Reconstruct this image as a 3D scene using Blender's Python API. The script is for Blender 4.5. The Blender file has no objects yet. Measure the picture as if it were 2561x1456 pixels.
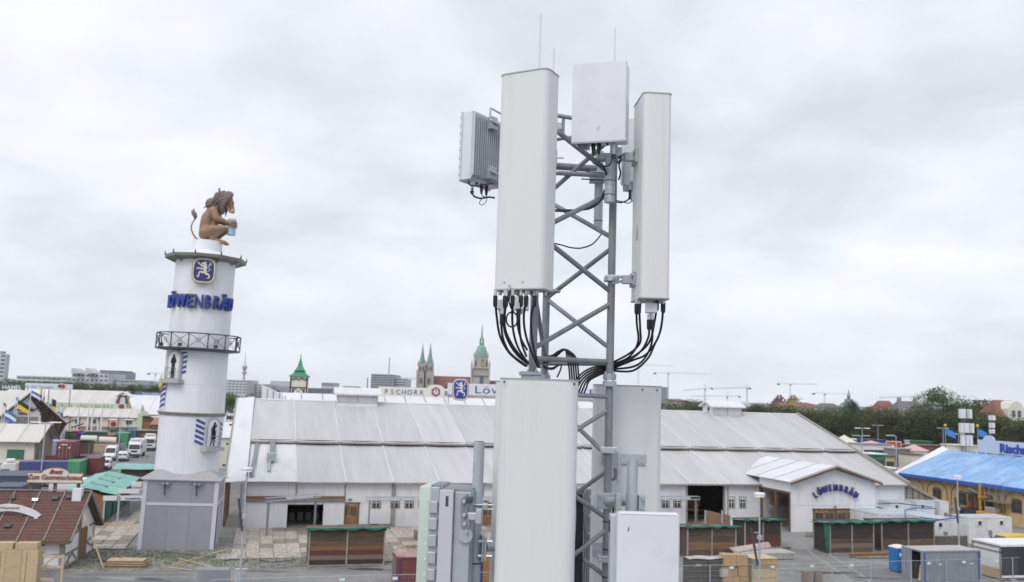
import bpy, bmesh, math, random
from math import sin, cos, pi, radians as R
from mathutils import Vector as V3, Matrix
random.seed(7)
S = bpy.context.scene
# ---------------------------------------------------------------- camera
FPX, PITCH, ROLL, CH = 2198.0, R(6.67), R(1.84), 15.0
cd = bpy.data.cameras.new('camera'); cam = bpy.data.objects.new('camera', cd); S.collection.objects.link(cam); S.camera = cam
cd.sensor_width = 36; cd.lens = 36*FPX/2560; cd.clip_end = 12000; cd.clip_start = 0.1
_ct, _st, _cp, _sp = cos(PITCH), sin(PITCH), cos(ROLL), sin(ROLL)
FW = V3((0, _ct, _st)); UP0 = V3((0, -_st, _ct)); X0 = V3((1, 0, 0))
RT = _cp*X0+_sp*UP0; UP = -_sp*X0+_cp*UP0
cam.matrix_world = Matrix((RT, UP, -FW)).transposed().to_4x4(); cam.location = (0, 0, CH)
cd.dof.use_dof = True; cd.dof.focus_distance = 6.9; cd.dof.aperture_fstop = 4.0
# ---------------------------------------------------------------- sky: overcast cloud deck over a Nishita sky
W = bpy.data.worlds.new('World'); S.world = W; W.use_nodes = True
SUN_EL, SUN_AZ = R(50), R(205)      # sun behind the camera, to the left
def build_world():
    nt = W.node_tree; nt.nodes.clear(); N = nt.nodes.new; L = nt.links.new
    out = N('ShaderNodeOutputWorld'); mix = N('ShaderNodeMixShader'); b1 = N('ShaderNodeBackground'); b2 = N('ShaderNodeBackground')
    sky = N('ShaderNodeTexSky'); sky.sky_type = 'NISHITA'; sky.sun_disc = False; sky.sun_elevation = SUN_EL; sky.sun_rotation = SUN_AZ
    L(sky.outputs[0], b1.inputs[0]); b1.inputs[1].default_value = 0.1
    tc = N('ShaderNodeTexCoord'); sep = N('ShaderNodeSeparateXYZ'); L(tc.outputs['Generated'], sep.inputs[0])
    def m(op, a, b=None):
        n = N('ShaderNodeMath'); n.operation = op
        for i, v in enumerate((a, b)):
            if v is None: continue
            if isinstance(v, (int, float)): n.inputs[i].default_value = v
            else: L(v, n.inputs[i])
        return n.outputs[0]
    z = m('ADD', m('MAXIMUM', sep.outputs[2], 0.0), 0.30)
    cx = m('DIVIDE', sep.outputs[0], z); cy = m('DIVIDE', sep.outputs[1], z)
    comb = N('ShaderNodeCombineXYZ'); L(cx, comb.inputs[0]); L(cy, comb.inputs[1])
    def noise(scale, det, rough, off, dist=0.0):
        mp = N('ShaderNodeMapping'); mp.inputs['Location'].default_value = off; L(comb.outputs[0], mp.inputs[0])
        n = N('ShaderNodeTexNoise'); n.inputs['Scale'].default_value = scale; n.inputs['Detail'].default_value = det
        n.inputs['Roughness'].default_value = rough; n.inputs['Distortion'].default_value = dist; L(mp.outputs[0], n.inputs[0]); return n.outputs[0]
    a = noise(1.3, 2, 0.5, (3.3, 1.9, 0)); b = noise(3.2, 6, 0.5, (7.1, 2.2, 0), 0.25)
    v = m('ADD', m('MULTIPLY', a, 0.55), m('MULTIPLY', b, 0.45))
    cr = N('ShaderNodeValToRGB'); L(v, cr.inputs[0]); e = cr.color_ramp.elements
    e[0].position = 0.36; e[0].color = (0.56, 0.585, 0.645, 1); e[1].position = 0.63; e[1].color = (0.83, 0.845, 0.885, 1)
    k = e.new(0.47); k.color = (0.67, 0.695, 0.76, 1); k = e.new(0.54); k.color = (0.75, 0.77, 0.83, 1)
    hz = N('ShaderNodeMapRange'); hz.inputs['From Min'].default_value = 0.0; hz.inputs['From Max'].default_value = 0.16
    hz.inputs['To Min'].default_value = 0.62; hz.inputs['To Max'].default_value = 0.0; L(sep.outputs[2], hz.inputs['Value'])
    mc = N('ShaderNodeMix'); mc.data_type = 'RGBA'; L(hz.outputs[0], mc.inputs[0]); L(cr.outputs[0], mc.inputs[6]); mc.inputs[7].default_value = (0.70, 0.74, 0.80, 1)
    L(mc.outputs[2], b2.inputs[0]); b2.inputs[1].default_value = 1.07
    mix.inputs[0].default_value = 0.93; L(b1.outputs[0], mix.inputs[1]); L(b2.outputs[0], mix.inputs[2]); L(mix.outputs[0], out.inputs[0])
build_world()
sl = bpy.data.lights.new('sun', 'SUN'); so = bpy.data.objects.new('sun', sl); S.collection.objects.link(so)
sl.energy = 1.5; sl.angle = R(35); sl.color = (1, 0.965, 0.92)
so.rotation_euler = V3((sin(SUN_AZ)*cos(SUN_EL), cos(SUN_AZ)*cos(SUN_EL), sin(SUN_EL))).to_track_quat('Z', 'Y').to_euler()
S.view_settings.view_transform = 'Standard'; S.view_settings.look = 'None'; S.view_settings.exposure = 0.22; S.view_settings.gamma = 1.0
S.view_settings.use_curve_mapping = False
# ---------------------------------------------------------------- measuring helpers: sight line of a point of the photograph (2560 x 1456)
def ray(px, py): return FW+(px-1280)/FPX*RT+(728-py)/FPX*UP
EYE = V3((0, 0, CH))
def G(px, py, z=0.0):                     # where it meets the level z
    d = ray(px, py); return EYE+d*((z-CH)/d.z)
def AT(px, py, y):                        # where it meets the distance y
    d = ray(px, py); return EYE+d*(y/d.y)
def proj(p):
    q = V3(p)-EYE; c = q.dot(FW); return (1280+FPX*q.dot(RT)/c, 728-FPX*q.dot(UP)/c)
def zfor(x, y, py):                       # height at (x, y) that shows at row py
    a, b = -20.0, 80.0
    for _ in range(40):
        m = (a+b)/2
        if proj((x, y, m))[1] > py: a = m
        else: b = m
    return a
class Frame:                              # a rotated ground frame: t along, d back
    def __init__(s, o, ang): s.o = V3((o[0], o[1], 0)); s.a = ang; s.u = V3((cos(ang), sin(ang), 0)); s.n = V3((-sin(ang), cos(ang), 0))
    def on(s, px, py, d=0.0):             # pixel on the vertical plane d: -> (t, z)
        r = ray(px, py); k = (s.o+s.n*d-EYE).dot(s.n)/r.dot(s.n); p = EYE+r*k; return ((p-s.o).dot(s.u), p.z)
    def loc(s, p): q = V3(p)-s.o; return (q.dot(s.u), q.dot(s.n))
    def w(s, t, d, z=0): return s.o+s.u*t+s.n*d+V3((0, 0, z))
# ---------------------------------------------------------------- mesh builder
C = S.collection
class MB:
    def __init__(s): s.v = []; s.f = []
    def add(s, vs, fs): k = len(s.v); s.v += [tuple(v) for v in vs]; s.f += [tuple(i+k for i in f) for f in fs]; return s
    def bx(s, x0, x1, y0, y1, z0, z1):
        return s.add([(x0,y0,z0),(x1,y0,z0),(x1,y1,z0),(x0,y1,z0),(x0,y0,z1),(x1,y0,z1),(x1,y1,z1),(x0,y1,z1)],
                     [(0,3,2,1),(4,5,6,7),(0,1,5,4),(1,2,6,5),(2,3,7,6),(3,0,4,7)])
    def beam(s, p0, p1, w, h, up=(0, 0, 1)):      # rectangular bar between two points
        p0, p1 = V3(p0), V3(p1); d = (p1-p0).normalized(); a = d.cross(V3(up))
        if a.length < 1e-4: a = d.cross(V3((1, 0, 0)))
        a.normalize(); b = a.cross(d); a = a*w/2; b = b*h/2
        return s.add([p0-a-b, p0+a-b, p0+a+b, p0-a+b, p1-a-b, p1+a-b, p1+a+b, p1-a+b], [(0,1,2,3),(7,6,5,4),(1,0,4,5),(2,1,5,6),(3,2,6,7),(0,3,7,4)])
    def tube(s, pts, r, n=8, cap=True):
        pts = [V3(p) for p in pts]; m = len(pts); rs = r if isinstance(r, (list, tuple)) else [r]*m
        k = len(s.v); pa = None
        for i, p in enumerate(pts):
            d = (pts[min(i+1, m-1)]-pts[max(i-1, 0)]).normalized()
            if pa is None:
                pa = d.cross(V3((0, 0, 1)))
                if pa.length < 0.05: pa = d.cross(V3((0, 1, 0)))
            a = (pa-d*pa.dot(d)).normalized(); pa = a; b = d.cross(a)
            for j in range(n):
                t = 2*pi*j/n; s.v.append(tuple(p+(a*cos(t)+b*sin(t))*rs[i]))
        for i in range(m-1):
            for j in range(n):
                q = k+i*n; j2 = (j+1) % n; s.f.append((q+j, q+j2, q+n+j2, q+n+j))
        if cap: s.f.append(tuple(k+j for j in reversed(range(n)))); s.f.append(tuple(k+(m-1)*n+j for j in range(n)))
        return s
    def lathe(s, prof, n=24, c=(0, 0), a0=0.0):
        k = len(s.v); m = len(prof)
        for r, z in prof:
            for j in range(n): t = a0+2*pi*j/n; s.v.append((c[0]+r*cos(t), c[1]+r*sin(t), z))
        for i in range(m-1):
            for j in range(n): q = k+i*n; j2 = (j+1) % n; s.f.append((q+j, q+j2, q+n+j2, q+n+j))
        s.f.append(tuple(k+j for j in reversed(range(n)))); s.f.append(tuple(k+(m-1)*n+j for j in range(n))); return s
    def ext(s, poly, vec):                        # extrude a planar polygon
        poly = [V3(p) for p in poly]; vec = V3(vec); n = len(poly)
        nn = V3((0, 0, 0))
        for i in range(n): nn += poly[i].cross(poly[(i+1) % n])
        if nn.dot(vec) > 0: poly = poly[::-1]
        return s.add(poly+[p+vec for p in poly], [tuple(range(n)), tuple(reversed(range(n, 2*n)))]+[(i, i+n, (i+1) % n+n, (i+1) % n) for i in range(n)])
    def sheet(s, quad, th): a = V3(quad[1])-V3(quad[0]); b = V3(quad[-1])-V3(quad[0]); n = a.cross(b).normalized(); return s.ext(quad, n*th)
    def grid(s, fn, nu, nv):
        k = len(s.v)
        for j in range(nv+1):
            for i in range(nu+1): s.v.append(tuple(fn(i/nu, j/nv)))
        for j in range(nv):
            for i in range(nu): q = k+j*(nu+1)+i; s.f.append((q, q+1, q+nu+2, q+nu+1))
        return s
    def ball(s, c, r, sx=1, sy=1, sz=1, n=10, m=7):
        k = len(s.v); c = V3(c)
        for i in range(m+1):
            p = pi*i/m
            for j in range(n): t = 2*pi*j/n; s.v.append((c.x+r*sx*sin(p)*cos(t), c.y+r*sy*sin(p)*sin(t), c.z-r*sz*cos(p)))
        for i in range(m):
            for j in range(n): q = k+i*n; j2 = (j+1) % n; s.f.append((q+j, q+j2, q+n+j2, q+n+j))
        return s
    def mesh(s, name, mat=None, bevel=0, smooth=0, seg=2):
        me = bpy.data.meshes.new(name); me.from_pydata(s.v, [], s.f)
        if bevel:
            b = bmesh.new(); b.from_mesh(me); bmesh.ops.remove_doubles(b, verts=b.verts, dist=1e-5)
            bmesh.ops.bevel(b, geom=[e for e in b.edges if len(e.link_faces) == 2 and e.calc_face_angle(0) > 0.6], offset=bevel, segments=seg, affect='EDGES', profile=0.5, clamp_overlap=True)
            b.to_mesh(me); b.free()
        if smooth:
            me.polygons.foreach_set('use_smooth', [True]*len(me.polygons)); me.set_sharp_from_angle(angle=R(smooth))
        if mat: me.materials.append(mat)
        me.update(); return me
    def build(s, name, mat, parent=None, bevel=0, smooth=0, loc=None, rz=None, rot=None):
        return put(name, s.mesh(name, mat, bevel, smooth), parent, loc, rz, rot)
def put(name, me, parent=None, loc=None, rz=None, rot=None):
    o = bpy.data.objects.new(name, me); C.objects.link(o); o.parent = parent
    if loc is not None: o.location = loc
    if rz is not None: o.rotation_euler = (0, 0, rz)
    if rot is not None: o.rotation_euler = rot
    return o
def tag(o, label=None, cat=None, group=None, kind=None):
    for k, v in (('label', label), ('category', cat), ('group', group), ('kind', kind)):
        if v: o[k] = v
    return o
def thing(name, label, cat, loc=(0, 0, 0), rz=0, group=None, rot=None):
    o = bpy.data.objects.new(name, None); C.objects.link(o); o.empty_display_size = 0.3; o.location = loc; o.rotation_euler = rot or (0, 0, rz)
    return tag(o, label, cat, group)
ORD = ('first second third fourth fifth sixth seventh eighth ninth tenth eleventh twelfth thirteenth fourteenth fifteenth sixteenth seventeenth eighteenth nineteenth twentieth twenty-first twenty-second twenty-third twenty-fourth twenty-fifth twenty-sixth').split()
def struct(name, mb, mat, smooth=0): return tag(mb.build(name, mat, smooth=smooth), kind='structure')
def kids(o): return KID.get(o.name, [])
def copy_tree(o, parent=None, label=None, loc=None, rz=None):
    c = o.copy(); C.objects.link(c); c.parent = parent
    for ch in list(o.children): copy_tree(ch, c)
    if label: c['label'] = label
    if loc is not None: c.location = loc
    if rz is not None: c.rotation_euler = (0, 0, rz)
    return c
# ---------------------------------------------------------------- materials
MATS = {}
def mat(name, col, rough=0.6, metal=0.0, var=0.12, scale=3.0, bump=0.0, bscale=40.0, stretch=(1, 1, 1), dirt=None, dirt_amt=0.0, dscale=0.6, rnd=0.0, spec=0.5, emit=None, coord='Object', thr=(0.5, 0.68)):
    if name in MATS: return MATS[name]
    m = bpy.data.materials.new(name); m.use_nodes = True; MATS[name] = m
    nt = m.node_tree; N = nt.nodes.new; L = nt.links.new; p = nt.nodes['Principled BSDF']
    p.inputs['Roughness'].default_value = rough; p.inputs['Metallic'].default_value = metal; p.inputs['Specular IOR Level'].default_value = spec
    tc = N('ShaderNodeTexCoord'); mp = N('ShaderNodeMapping'); mp.inputs['Scale'].default_value = stretch; L(tc.outputs[coord], mp.inputs[0])
    oi = N('ShaderNodeObjectInfo'); add = N('ShaderNodeVectorMath'); add.operation = 'ADD'; sc = N('ShaderNodeVectorMath'); sc.operation = 'SCALE'
    cmb = N('ShaderNodeCombineXYZ')
    for i in range(3): L(oi.outputs['Random'], cmb.inputs[i])
    L(cmb.outputs[0], sc.inputs[0]); sc.inputs['Scale'].default_value = 37.0; L(mp.outputs[0], add.inputs[0]); L(sc.outputs[0], add.inputs[1])
    vec = add.outputs[0]
    n = N('ShaderNodeTexNoise'); n.inputs['Scale'].default_value = scale; n.inputs['Detail'].default_value = 5; n.inputs['Roughness'].default_value = 0.6; L(vec, n.inputs[0])
    mr = N('ShaderNodeMapRange'); mr.inputs['From Min'].default_value = 0.3; mr.inputs['From Max'].default_value = 0.7
    mr.inputs['To Min'].default_value = 1-var; mr.inputs['To Max'].default_value = 1+var; L(n.outputs[0], mr.inputs['Value'])
    mul = N('ShaderNodeMath'); mul.operation = 'MULTIPLY_ADD'; L(oi.outputs['Random'], mul.inputs[0]); mul.inputs[1].default_value = 2*rnd; mul.inputs[2].default_value = 1-rnd
    mm = N('ShaderNodeMath'); mm.operation = 'MULTIPLY'; L(mr.outputs[0], mm.inputs[0]); L(mul.outputs[0], mm.inputs[1])
    vm = N('ShaderNodeVectorMath'); vm.operation = 'SCALE'; vm.inputs[0].default_value = col; L(mm.outputs[0], vm.inputs['Scale'])
    cout = vm.outputs[0]
    if dirt:
        n2 = N('ShaderNodeTexNoise'); n2.inputs['Scale'].default_value = dscale; n2.inputs['Detail'].default_value = 8; n2.inputs['Roughness'].default_value = 0.68; L(vec, n2.inputs[0])
        r2 = N('ShaderNodeMapRange'); r2.inputs['From Min'].default_value = thr[0]; r2.inputs['From Max'].default_value = thr[1]; r2.inputs['To Max'].default_value = dirt_amt; L(n2.outputs[0], r2.inputs['Value'])
        mx = N('ShaderNodeMix'); mx.data_type = 'RGBA'; L(r2.outputs[0], mx.inputs[0]); L(cout, mx.inputs[6]); mx.inputs[7].default_value = (*dirt, 1); cout = mx.outputs[2]
    L(cout, p.inputs['Base Color'])
    if bump:
        n3 = N('ShaderNodeTexNoise'); n3.inputs['Scale'].default_value = bscale; n3.inputs['Detail'].default_value = 4; L(vec, n3.inputs[0])
        b = N('ShaderNodeBump'); b.inputs['Strength'].default_value = bump; b.inputs['Distance'].default_value = 0.02; L(n3.outputs[0], b.inputs['Height']); L(b.outputs[0], p.inputs['Normal'])
    if emit:
        p.inputs['Emission Color'].default_value = (*emit[:3], 1); p.inputs['Emission Strength'].default_value = emit[3]
    return m
white = mat('white_paint', (0.74, 0.76, 0.80), 0.55, var=0.04, scale=0.8, dirt=(0.5, 0.5, 0.5), dirt_amt=0.35, dscale=0.5, stretch=(1, 1, 0.35))
wallw = mat('white_wall_board', (0.72, 0.73, 0.75), 0.7, var=0.05, scale=0.7, dirt=(0.42, 0.40, 0.38), dirt_amt=0.4, dscale=0.7, stretch=(1, 1, 0.3), rnd=0.03)
fabric = mat('grey_tent_fabric', (0.51, 0.507, 0.515), 0.55, var=0.06, scale=0.9, dirt=(0.38, 0.37, 0.36), dirt_amt=0.45, dscale=0.35, stretch=(1.7, 0.16, 0.16), rnd=0.07, bump=0.25, bscale=2.0, thr=(0.44, 0.66))
wfabric = mat('white_tent_fabric', (0.68, 0.69, 0.71), 0.5, var=0.05, scale=0.5, dirt=(0.5, 0.5, 0.5), dirt_amt=0.4, dscale=0.3, stretch=(1, 0.3, 0.3), rnd=0.04, bump=0.2, bscale=1.5)
creamf = mat('cream_tent_fabric', (0.60, 0.58, 0.545), 0.55, var=0.05, scale=0.4, dirt=(0.45, 0.43, 0.4), dirt_amt=0.4, dscale=0.25, stretch=(1, 0.3, 0.3), rnd=0.04)
trimg = mat('weathered_grey_trim', (0.30, 0.275, 0.25), 0.8, var=0.25, scale=2.5, rnd=0.08)
dkgap = mat('gap_shade_black', (0.035, 0.035, 0.035), 0.7)  # near-black colour standing for shade in the roof step and the pipe bore
galv = mat('galvanised_steel', (0.44, 0.475, 0.51), 0.48, metal=0.35, var=0.2, scale=9, dirt=(0.62, 0.68, 0.72), dirt_amt=0.5, dscale=14, stretch=(1, 1, 0.35), bump=0.08, bscale=60)
galvd = mat('dull_galvanised_steel', (0.25, 0.265, 0.287), 0.55, metal=0.35, var=0.2, scale=8, dirt=(0.36, 0.38, 0.41), dirt_amt=0.55, dscale=9, stretch=(1, 1, 0.5), rnd=0.06)
steel = mat('bright_steel', (0.55, 0.57, 0.60), 0.4, metal=0.6, var=0.12, scale=20)
radome = mat('antenna_radome', (0.70, 0.715, 0.715), 0.42, var=0.03, scale=3.0, dirt=(0.57, 0.585, 0.565), dirt_amt=0.5, dscale=3.0, stretch=(3.0, 3.0, 0.12), rnd=0.015, bump=0.02, bscale=30)
radomew = mat('white_radio_casing', (0.70, 0.72, 0.76), 0.38, var=0.02, scale=3, dirt=(0.5, 0.5, 0.5), dirt_amt=0.25, dscale=5)
rim = mat('antenna_end_cap', (0.40, 0.42, 0.42), 0.5, var=0.08, scale=8)
greenw = mat('pale_green_radome', (0.47, 0.56, 0.50), 0.4, var=0.03, scale=3)
finm = mat('grey_cast_heatsink', (0.43, 0.45, 0.48), 0.45, metal=0.25, var=0.06, scale=8)
black = mat('black_rubber', (0.016, 0.017, 0.019), 0.42, var=0.3, scale=25)
dark = mat('dark_metal', (0.05, 0.055, 0.065), 0.5, var=0.2)
glass = mat('dark_window_glass', (0.05, 0.06, 0.07), 0.1, var=0.3, scale=1.2)
woodd = mat('dark_brown_timber', (0.105, 0.068, 0.045), 0.8, var=0.35, scale=1.6, stretch=(0.5, 3, 9), dirt=(0.20, 0.17, 0.15), dirt_amt=0.6, dscale=2.5, rnd=0.28, bump=0.3, bscale=12)
woodg = mat('weathered_grey_timber', (0.25, 0.22, 0.19), 0.85, var=0.3, scale=1.6, stretch=(0.6, 3, 6), dirt=(0.12, 0.105, 0.09), dirt_amt=0.7, dscale=1.2, rnd=0.10, bump=0.3, bscale=12)
woodl = mat('pale_timber', (0.50, 0.385, 0.25), 0.75, var=0.14, scale=1.5, stretch=(1, 1, 5), rnd=0.12, dirt=(0.33, 0.24, 0.15), dirt_amt=0.5, dscale=1.4)
woodo = mat('orange_brown_timber', (0.25, 0.125, 0.05), 0.65, var=0.25, scale=1.5, stretch=(3, 3, 0.6), rnd=0.12)
brownb = mat('brown_beam', (0.135, 0.085, 0.055), 0.75, var=0.25, scale=2, rnd=0.08)
greent = mat('green_tarpaulin', (0.02, 0.17, 0.11), 0.45, var=0.18, scale=1.2, bump=0.5, bscale=3)
mint = mat('mint_green_roof_sheet', (0.17, 0.42, 0.36), 0.5, var=0.1, scale=0.8, rnd=0.06, bump=0.2, bscale=3, dirt=(0.30, 0.48, 0.42), dirt_amt=0.5)
blue = mat('royal_blue_paint', (0.025, 0.055, 0.33), 0.5, var=0.06)
navy = mat('navy_paint', (0.03, 0.035, 0.15), 0.45, var=0.1)
gold = mat('dull_gold', (0.38, 0.30, 0.16), 0.42, metal=0.35, var=0.1)
cream = mat('cream_paint', (0.66, 0.64, 0.56), 0.6, var=0.04)
redp = mat('red_paint', (0.42, 0.05, 0.03), 0.5, var=0.1)
lampw = mat('lamp_cover_warm', (0.9, 0.85, 0.75), 0.4, emit=(1.0, 0.74, 0.40, 0.9))
yel = mat('yellow_machine_paint', (0.55, 0.32, 0.04), 0.5, var=0.15)
asph = None
# ---------------------------------------------------------------- ground
def ground_mat(name, base, patches, bumpy=0.15, joints=False):
    m = bpy.data.materials.new(name); m.use_nodes = True; nt = m.node_tree; N = nt.nodes.new; L = nt.links.new; p = nt.nodes['Principled BSDF']
    p.inputs['Roughness'].default_value = 0.9; p.inputs['Specular IOR Level'].default_value = 0.3
    tc = N('ShaderNodeTexCoord'); col = None
    rgb = N('ShaderNodeRGB'); rgb.outputs[0].default_value = (*base, 1); col = rgb.outputs[0]
    for sc, st, c, lo, hi, amt in patches:
        mp = N('ShaderNodeMapping'); mp.inputs['Scale'].default_value = st; L(tc.outputs['Object'], mp.inputs[0])
        n = N('ShaderNodeTexNoise'); n.inputs['Scale'].default_value = sc; n.inputs['Detail'].default_value = 8; n.inputs['Roughness'].default_value = 0.65; L(mp.outputs[0], n.inputs[0])
        r = N('ShaderNodeMapRange'); r.inputs['From Min'].default_value = lo; r.inputs['From Max'].default_value = hi; r.inputs['To Max'].default_value = amt; L(n.outputs[0], r.inputs['Value'])
        mx = N('ShaderNodeMix'); mx.data_type = 'RGBA'; L(r.outputs[0], mx.inputs[0]); L(col, mx.inputs[6]); mx.inputs[7].default_value = (*c, 1); col = mx.outputs[2]
    L(col, p.inputs['Base Color'])
    n3 = N('ShaderNodeTexNoise'); n3.inputs['Scale'].default_value = 9; n3.inputs['Detail'].default_value = 8; L(tc.outputs['Object'], n3.inputs[0])
    b = N('ShaderNodeBump'); b.inputs['Strength'].default_value = bumpy; b.inputs['Distance'].default_value = 0.05; L(n3.outputs[0], b.inputs['Height']); L(b.outputs[0], p.inputs['Normal'])
    return m
gm = ground_mat('worn_asphalt', (0.25, 0.245, 0.24), [(0.05, (1, 1, 1), (0.16, 0.16, 0.165), 0.44, 0.58, 0.85), (5.0, (1, 1, 1), (0.33, 0.325, 0.315), 0.52, 0.66, 0.5), (0.9, (.15, 3, 1), (0.13, 0.13, 0.135), 0.55, 0.66, 0.6), (0.25, (1, 0.35, 1), (0.33, 0.32, 0.30), 0.5, 0.68, 0.7), (1.2, (1, 1, 1), (0.14, 0.14, 0.14), 0.58, 0.7, 0.55), (0.12, (0.3, 2.2, 1), (0.12, 0.12, 0.125), 0.56, 0.64, 0.6)])
struct('ground', MB().add([(-6000, -300, 0), (6000, -300, 0), (6000, 9000, 0), (-6000, 9000, 0)], [(0, 1, 2, 3)]), gm)
gravm = ground_mat('gravel', (0.27, 0.255, 0.235), [(2.5, (1, 1, 1), (0.15, 0.14, 0.13), 0.45, 0.6, 0.8), (6.0, (1, 1, 1), (0.42, 0.40, 0.37), 0.52, 0.62, 0.9), (0.6, (1, 1, 1), (0.09, 0.13, 0.05), 0.5, 0.62, 0.75)], 0.8)
def flat(name, pts, z, m): return struct(name, MB().add([(p.x, p.y, z) for p in (G(*q) for q in pts)], [tuple(range(len(pts)))[::-1]]), m)
flat('gravel_ground', [(150, 1432), (560, 1424), (785, 1415), (770, 1345), (560, 1330), (235, 1372)], 0.012, gravm)
roadm = ground_mat('dark_asphalt_road', (0.17, 0.17, 0.172), [(0.3, (1, 0.2, 1), (0.24, 0.235, 0.23), 0.45, 0.62, 0.7), (0.9, (1, 1, 1), (0.10, 0.10, 0.10), 0.6, 0.66, 0.7)])
a, b = G(-700, 1480), G(3400, 1450); c, d = G(3400, 1408), G(-700, 1452)
struct('road', MB().add([(-75, 58, .008), (75, 58, .008), (75, 66.5, .008), (20, 69.5, .008), (-14, 70.5, .008), (-75, 66.5, .008)], [(0, 1, 2, 3, 4, 5)]), roadm)
# grass and stones on the gravel strip
def scatter_stuff():
    g = MB(); st = MB(); rr = random.Random(3)
    for k in range(3400):
        px, py = rr.uniform(150, 790), rr.uniform(1378, 1424)
        if rr.random() < 0.5: px = rr.gauss(420, 120); py = rr.gauss(1392, 8)
        p = G(px, py)
        if k % 3:
            for q in range(2):
                a = rr.uniform(0, 6.3); h = rr.uniform(.06, .2); x, y = p.x+rr.uniform(-.12, .12), p.y+rr.uniform(-.12, .12)
                g.add([(x-.03*cos(a), y-.03*sin(a), 0), (x+.03*cos(a), y+.03*sin(a), 0), (x+.08*sin(a), y+.06, h)], [(0, 1, 2)])
        else: s = rr.uniform(.03, .1); st.ball((p.x, p.y, s*.3), s, sz=.6, n=5, m=3)
    tag(g.build('grass_tufts', mat('grass', (0.10, 0.15, 0.05), 0.9, var=0.3)), 'thin green grass growing in the gravel before the tower', 'grass', kind='stuff')
    tag(st.build('loose_stones', gravm), 'loose grey stones on the gravel strip', 'stones', kind='stuff')
scatter_stuff()
# ---------------------------------------------------------------- the long white beer tent
p0 = G(610, 1320); p1 = G(1850, 1309)
TF = Frame((p0.x, p0.y), math.atan2(p1.y-p0.y, p1.x-p0.x))
BAY = 5.35
tE, hE = TF.on(2262, 1210, 0); NB = int(round(tE/BAY)); BAY = tE/NB
HE = sum(TF.on(x, y, 0)[1] for x, y in ((620, 1199), (1200, 1202), (1800, 1206)))/3
def solve_d(px, py, x2, h_at):       # depth where slope line meets pixel row
    lo, hi = 0, 60
    for _ in range(40):
        m_ = (lo+hi)/2
        if TF.on(px, py, m_)[1] > h_at(m_): hi = m_
        else: lo = m_
    return (lo+hi)/2
DR = 24.5; HR = TF.on(1300, 1016, DR)[1]-.47
SL = (HR-HE)/DR; DM = 10.2
tent = thing('beer_tent', 'long white beer tent with a grey fabric roof filling the middle ground', 'tent', TF.o, TF.a)
def rz_(d): return HE+SL*d
def roof_panel(t0, t1, d0, d1, lift, m, name='roof_panel', sag=0.0, corr=False):
    mb = MB(); nu = 40 if corr else 6
    def f(u, v):
        t = t0+(t1-t0)*u; d = d0+(d1-d0)*v; s = -sag*sin(pi*u)*(.6+.4*sin(pi*v))
        if corr: s = 0.05*(1 if int(u*nu) % 2 else 0)
        return (t, d, rz_(d)+lift+s)
    mb.grid(f, nu, 6); o = mb.build(name, m, tent, smooth=0 if corr else 60); return o
for i in range(NB):
    t0, t1 = i*BAY, (i+1)*BAY
    if i == 0:
        roof_panel(t0+.03, t1-.03, -0.55, DM+.1, 0, mat('white_sheet_metal', (0.70, 0.71, 0.70), 0.5, var=0.04, dirt=(.5, .48, .44), dirt_amt=.4, dscale=.8, stretch=(1, .3, .3)), 'metal_roof_panel', corr=True)
    else:
        roof_panel(t0+.005, t1-.005, -0.55, DM+.1, 0, fabric, sag=.13)
    roof_panel(t0+.005, t1-.005, DM-.35, DR, 0.42, fabric, sag=.13)
    MB().beam((t1, -.55, rz_(-.55)+.03), (t1, DM, rz_(DM)+.03), .09, .1).build('roof_seam', wfabric, tent)
    MB().beam((t1, DM-.3, rz_(DM-.3)+.45), (t1, DR, HR+.45), .09, .1).build('roof_seam', wfabric, tent)
    MB().bx(t0+.05, t1-.05, -.62, -.5, rz_(-.55)-.2, rz_(-.55)-.02).build('gutter', trimg, tent)
    MB().bx(t0+.05, t1-.05, DM-.42, DM-.34, rz_(DM-.35)+.2, rz_(DM-.35)+.4).build('gutter', trimg, tent)
MB().bx(0, tE, DM+.05, DM+.15, rz_(DM)-.1, rz_(DM)+.45).build('roof_step_shade', dkgap, tent)  # dark strip painted in for the shade where the upper roof overlaps
MB().add([(0, DR, HR+.42), (tE, DR, HR+.42), (tE, 2*DR, HE), (0, 2*DR, HE)], [(0, 1, 2, 3)]).build('rear_roof', fabric, tent)
MB().tube([(0, DR, HR+.42), (tE, DR, HR+.42)], .12).build('ridge_cap', wfabric, tent)
MB().add([(0, -.5, rz_(-.5)-.13), (tE, -.5, rz_(-.5)-.13), (tE, DM+.1, rz_(DM+.1)-.13), (0, DM+.1, rz_(DM+.1)-.13)], [(0, 1, 2, 3)]).add([(0, DM-.3, rz_(DM-.3)+.3), (tE, DM-.3, rz_(DM-.3)+.3), (tE, DR, HR+.3), (0, DR, HR+.3)], [(0, 1, 2, 3)]).build('inner_roof_liner', fabric, tent)
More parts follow.
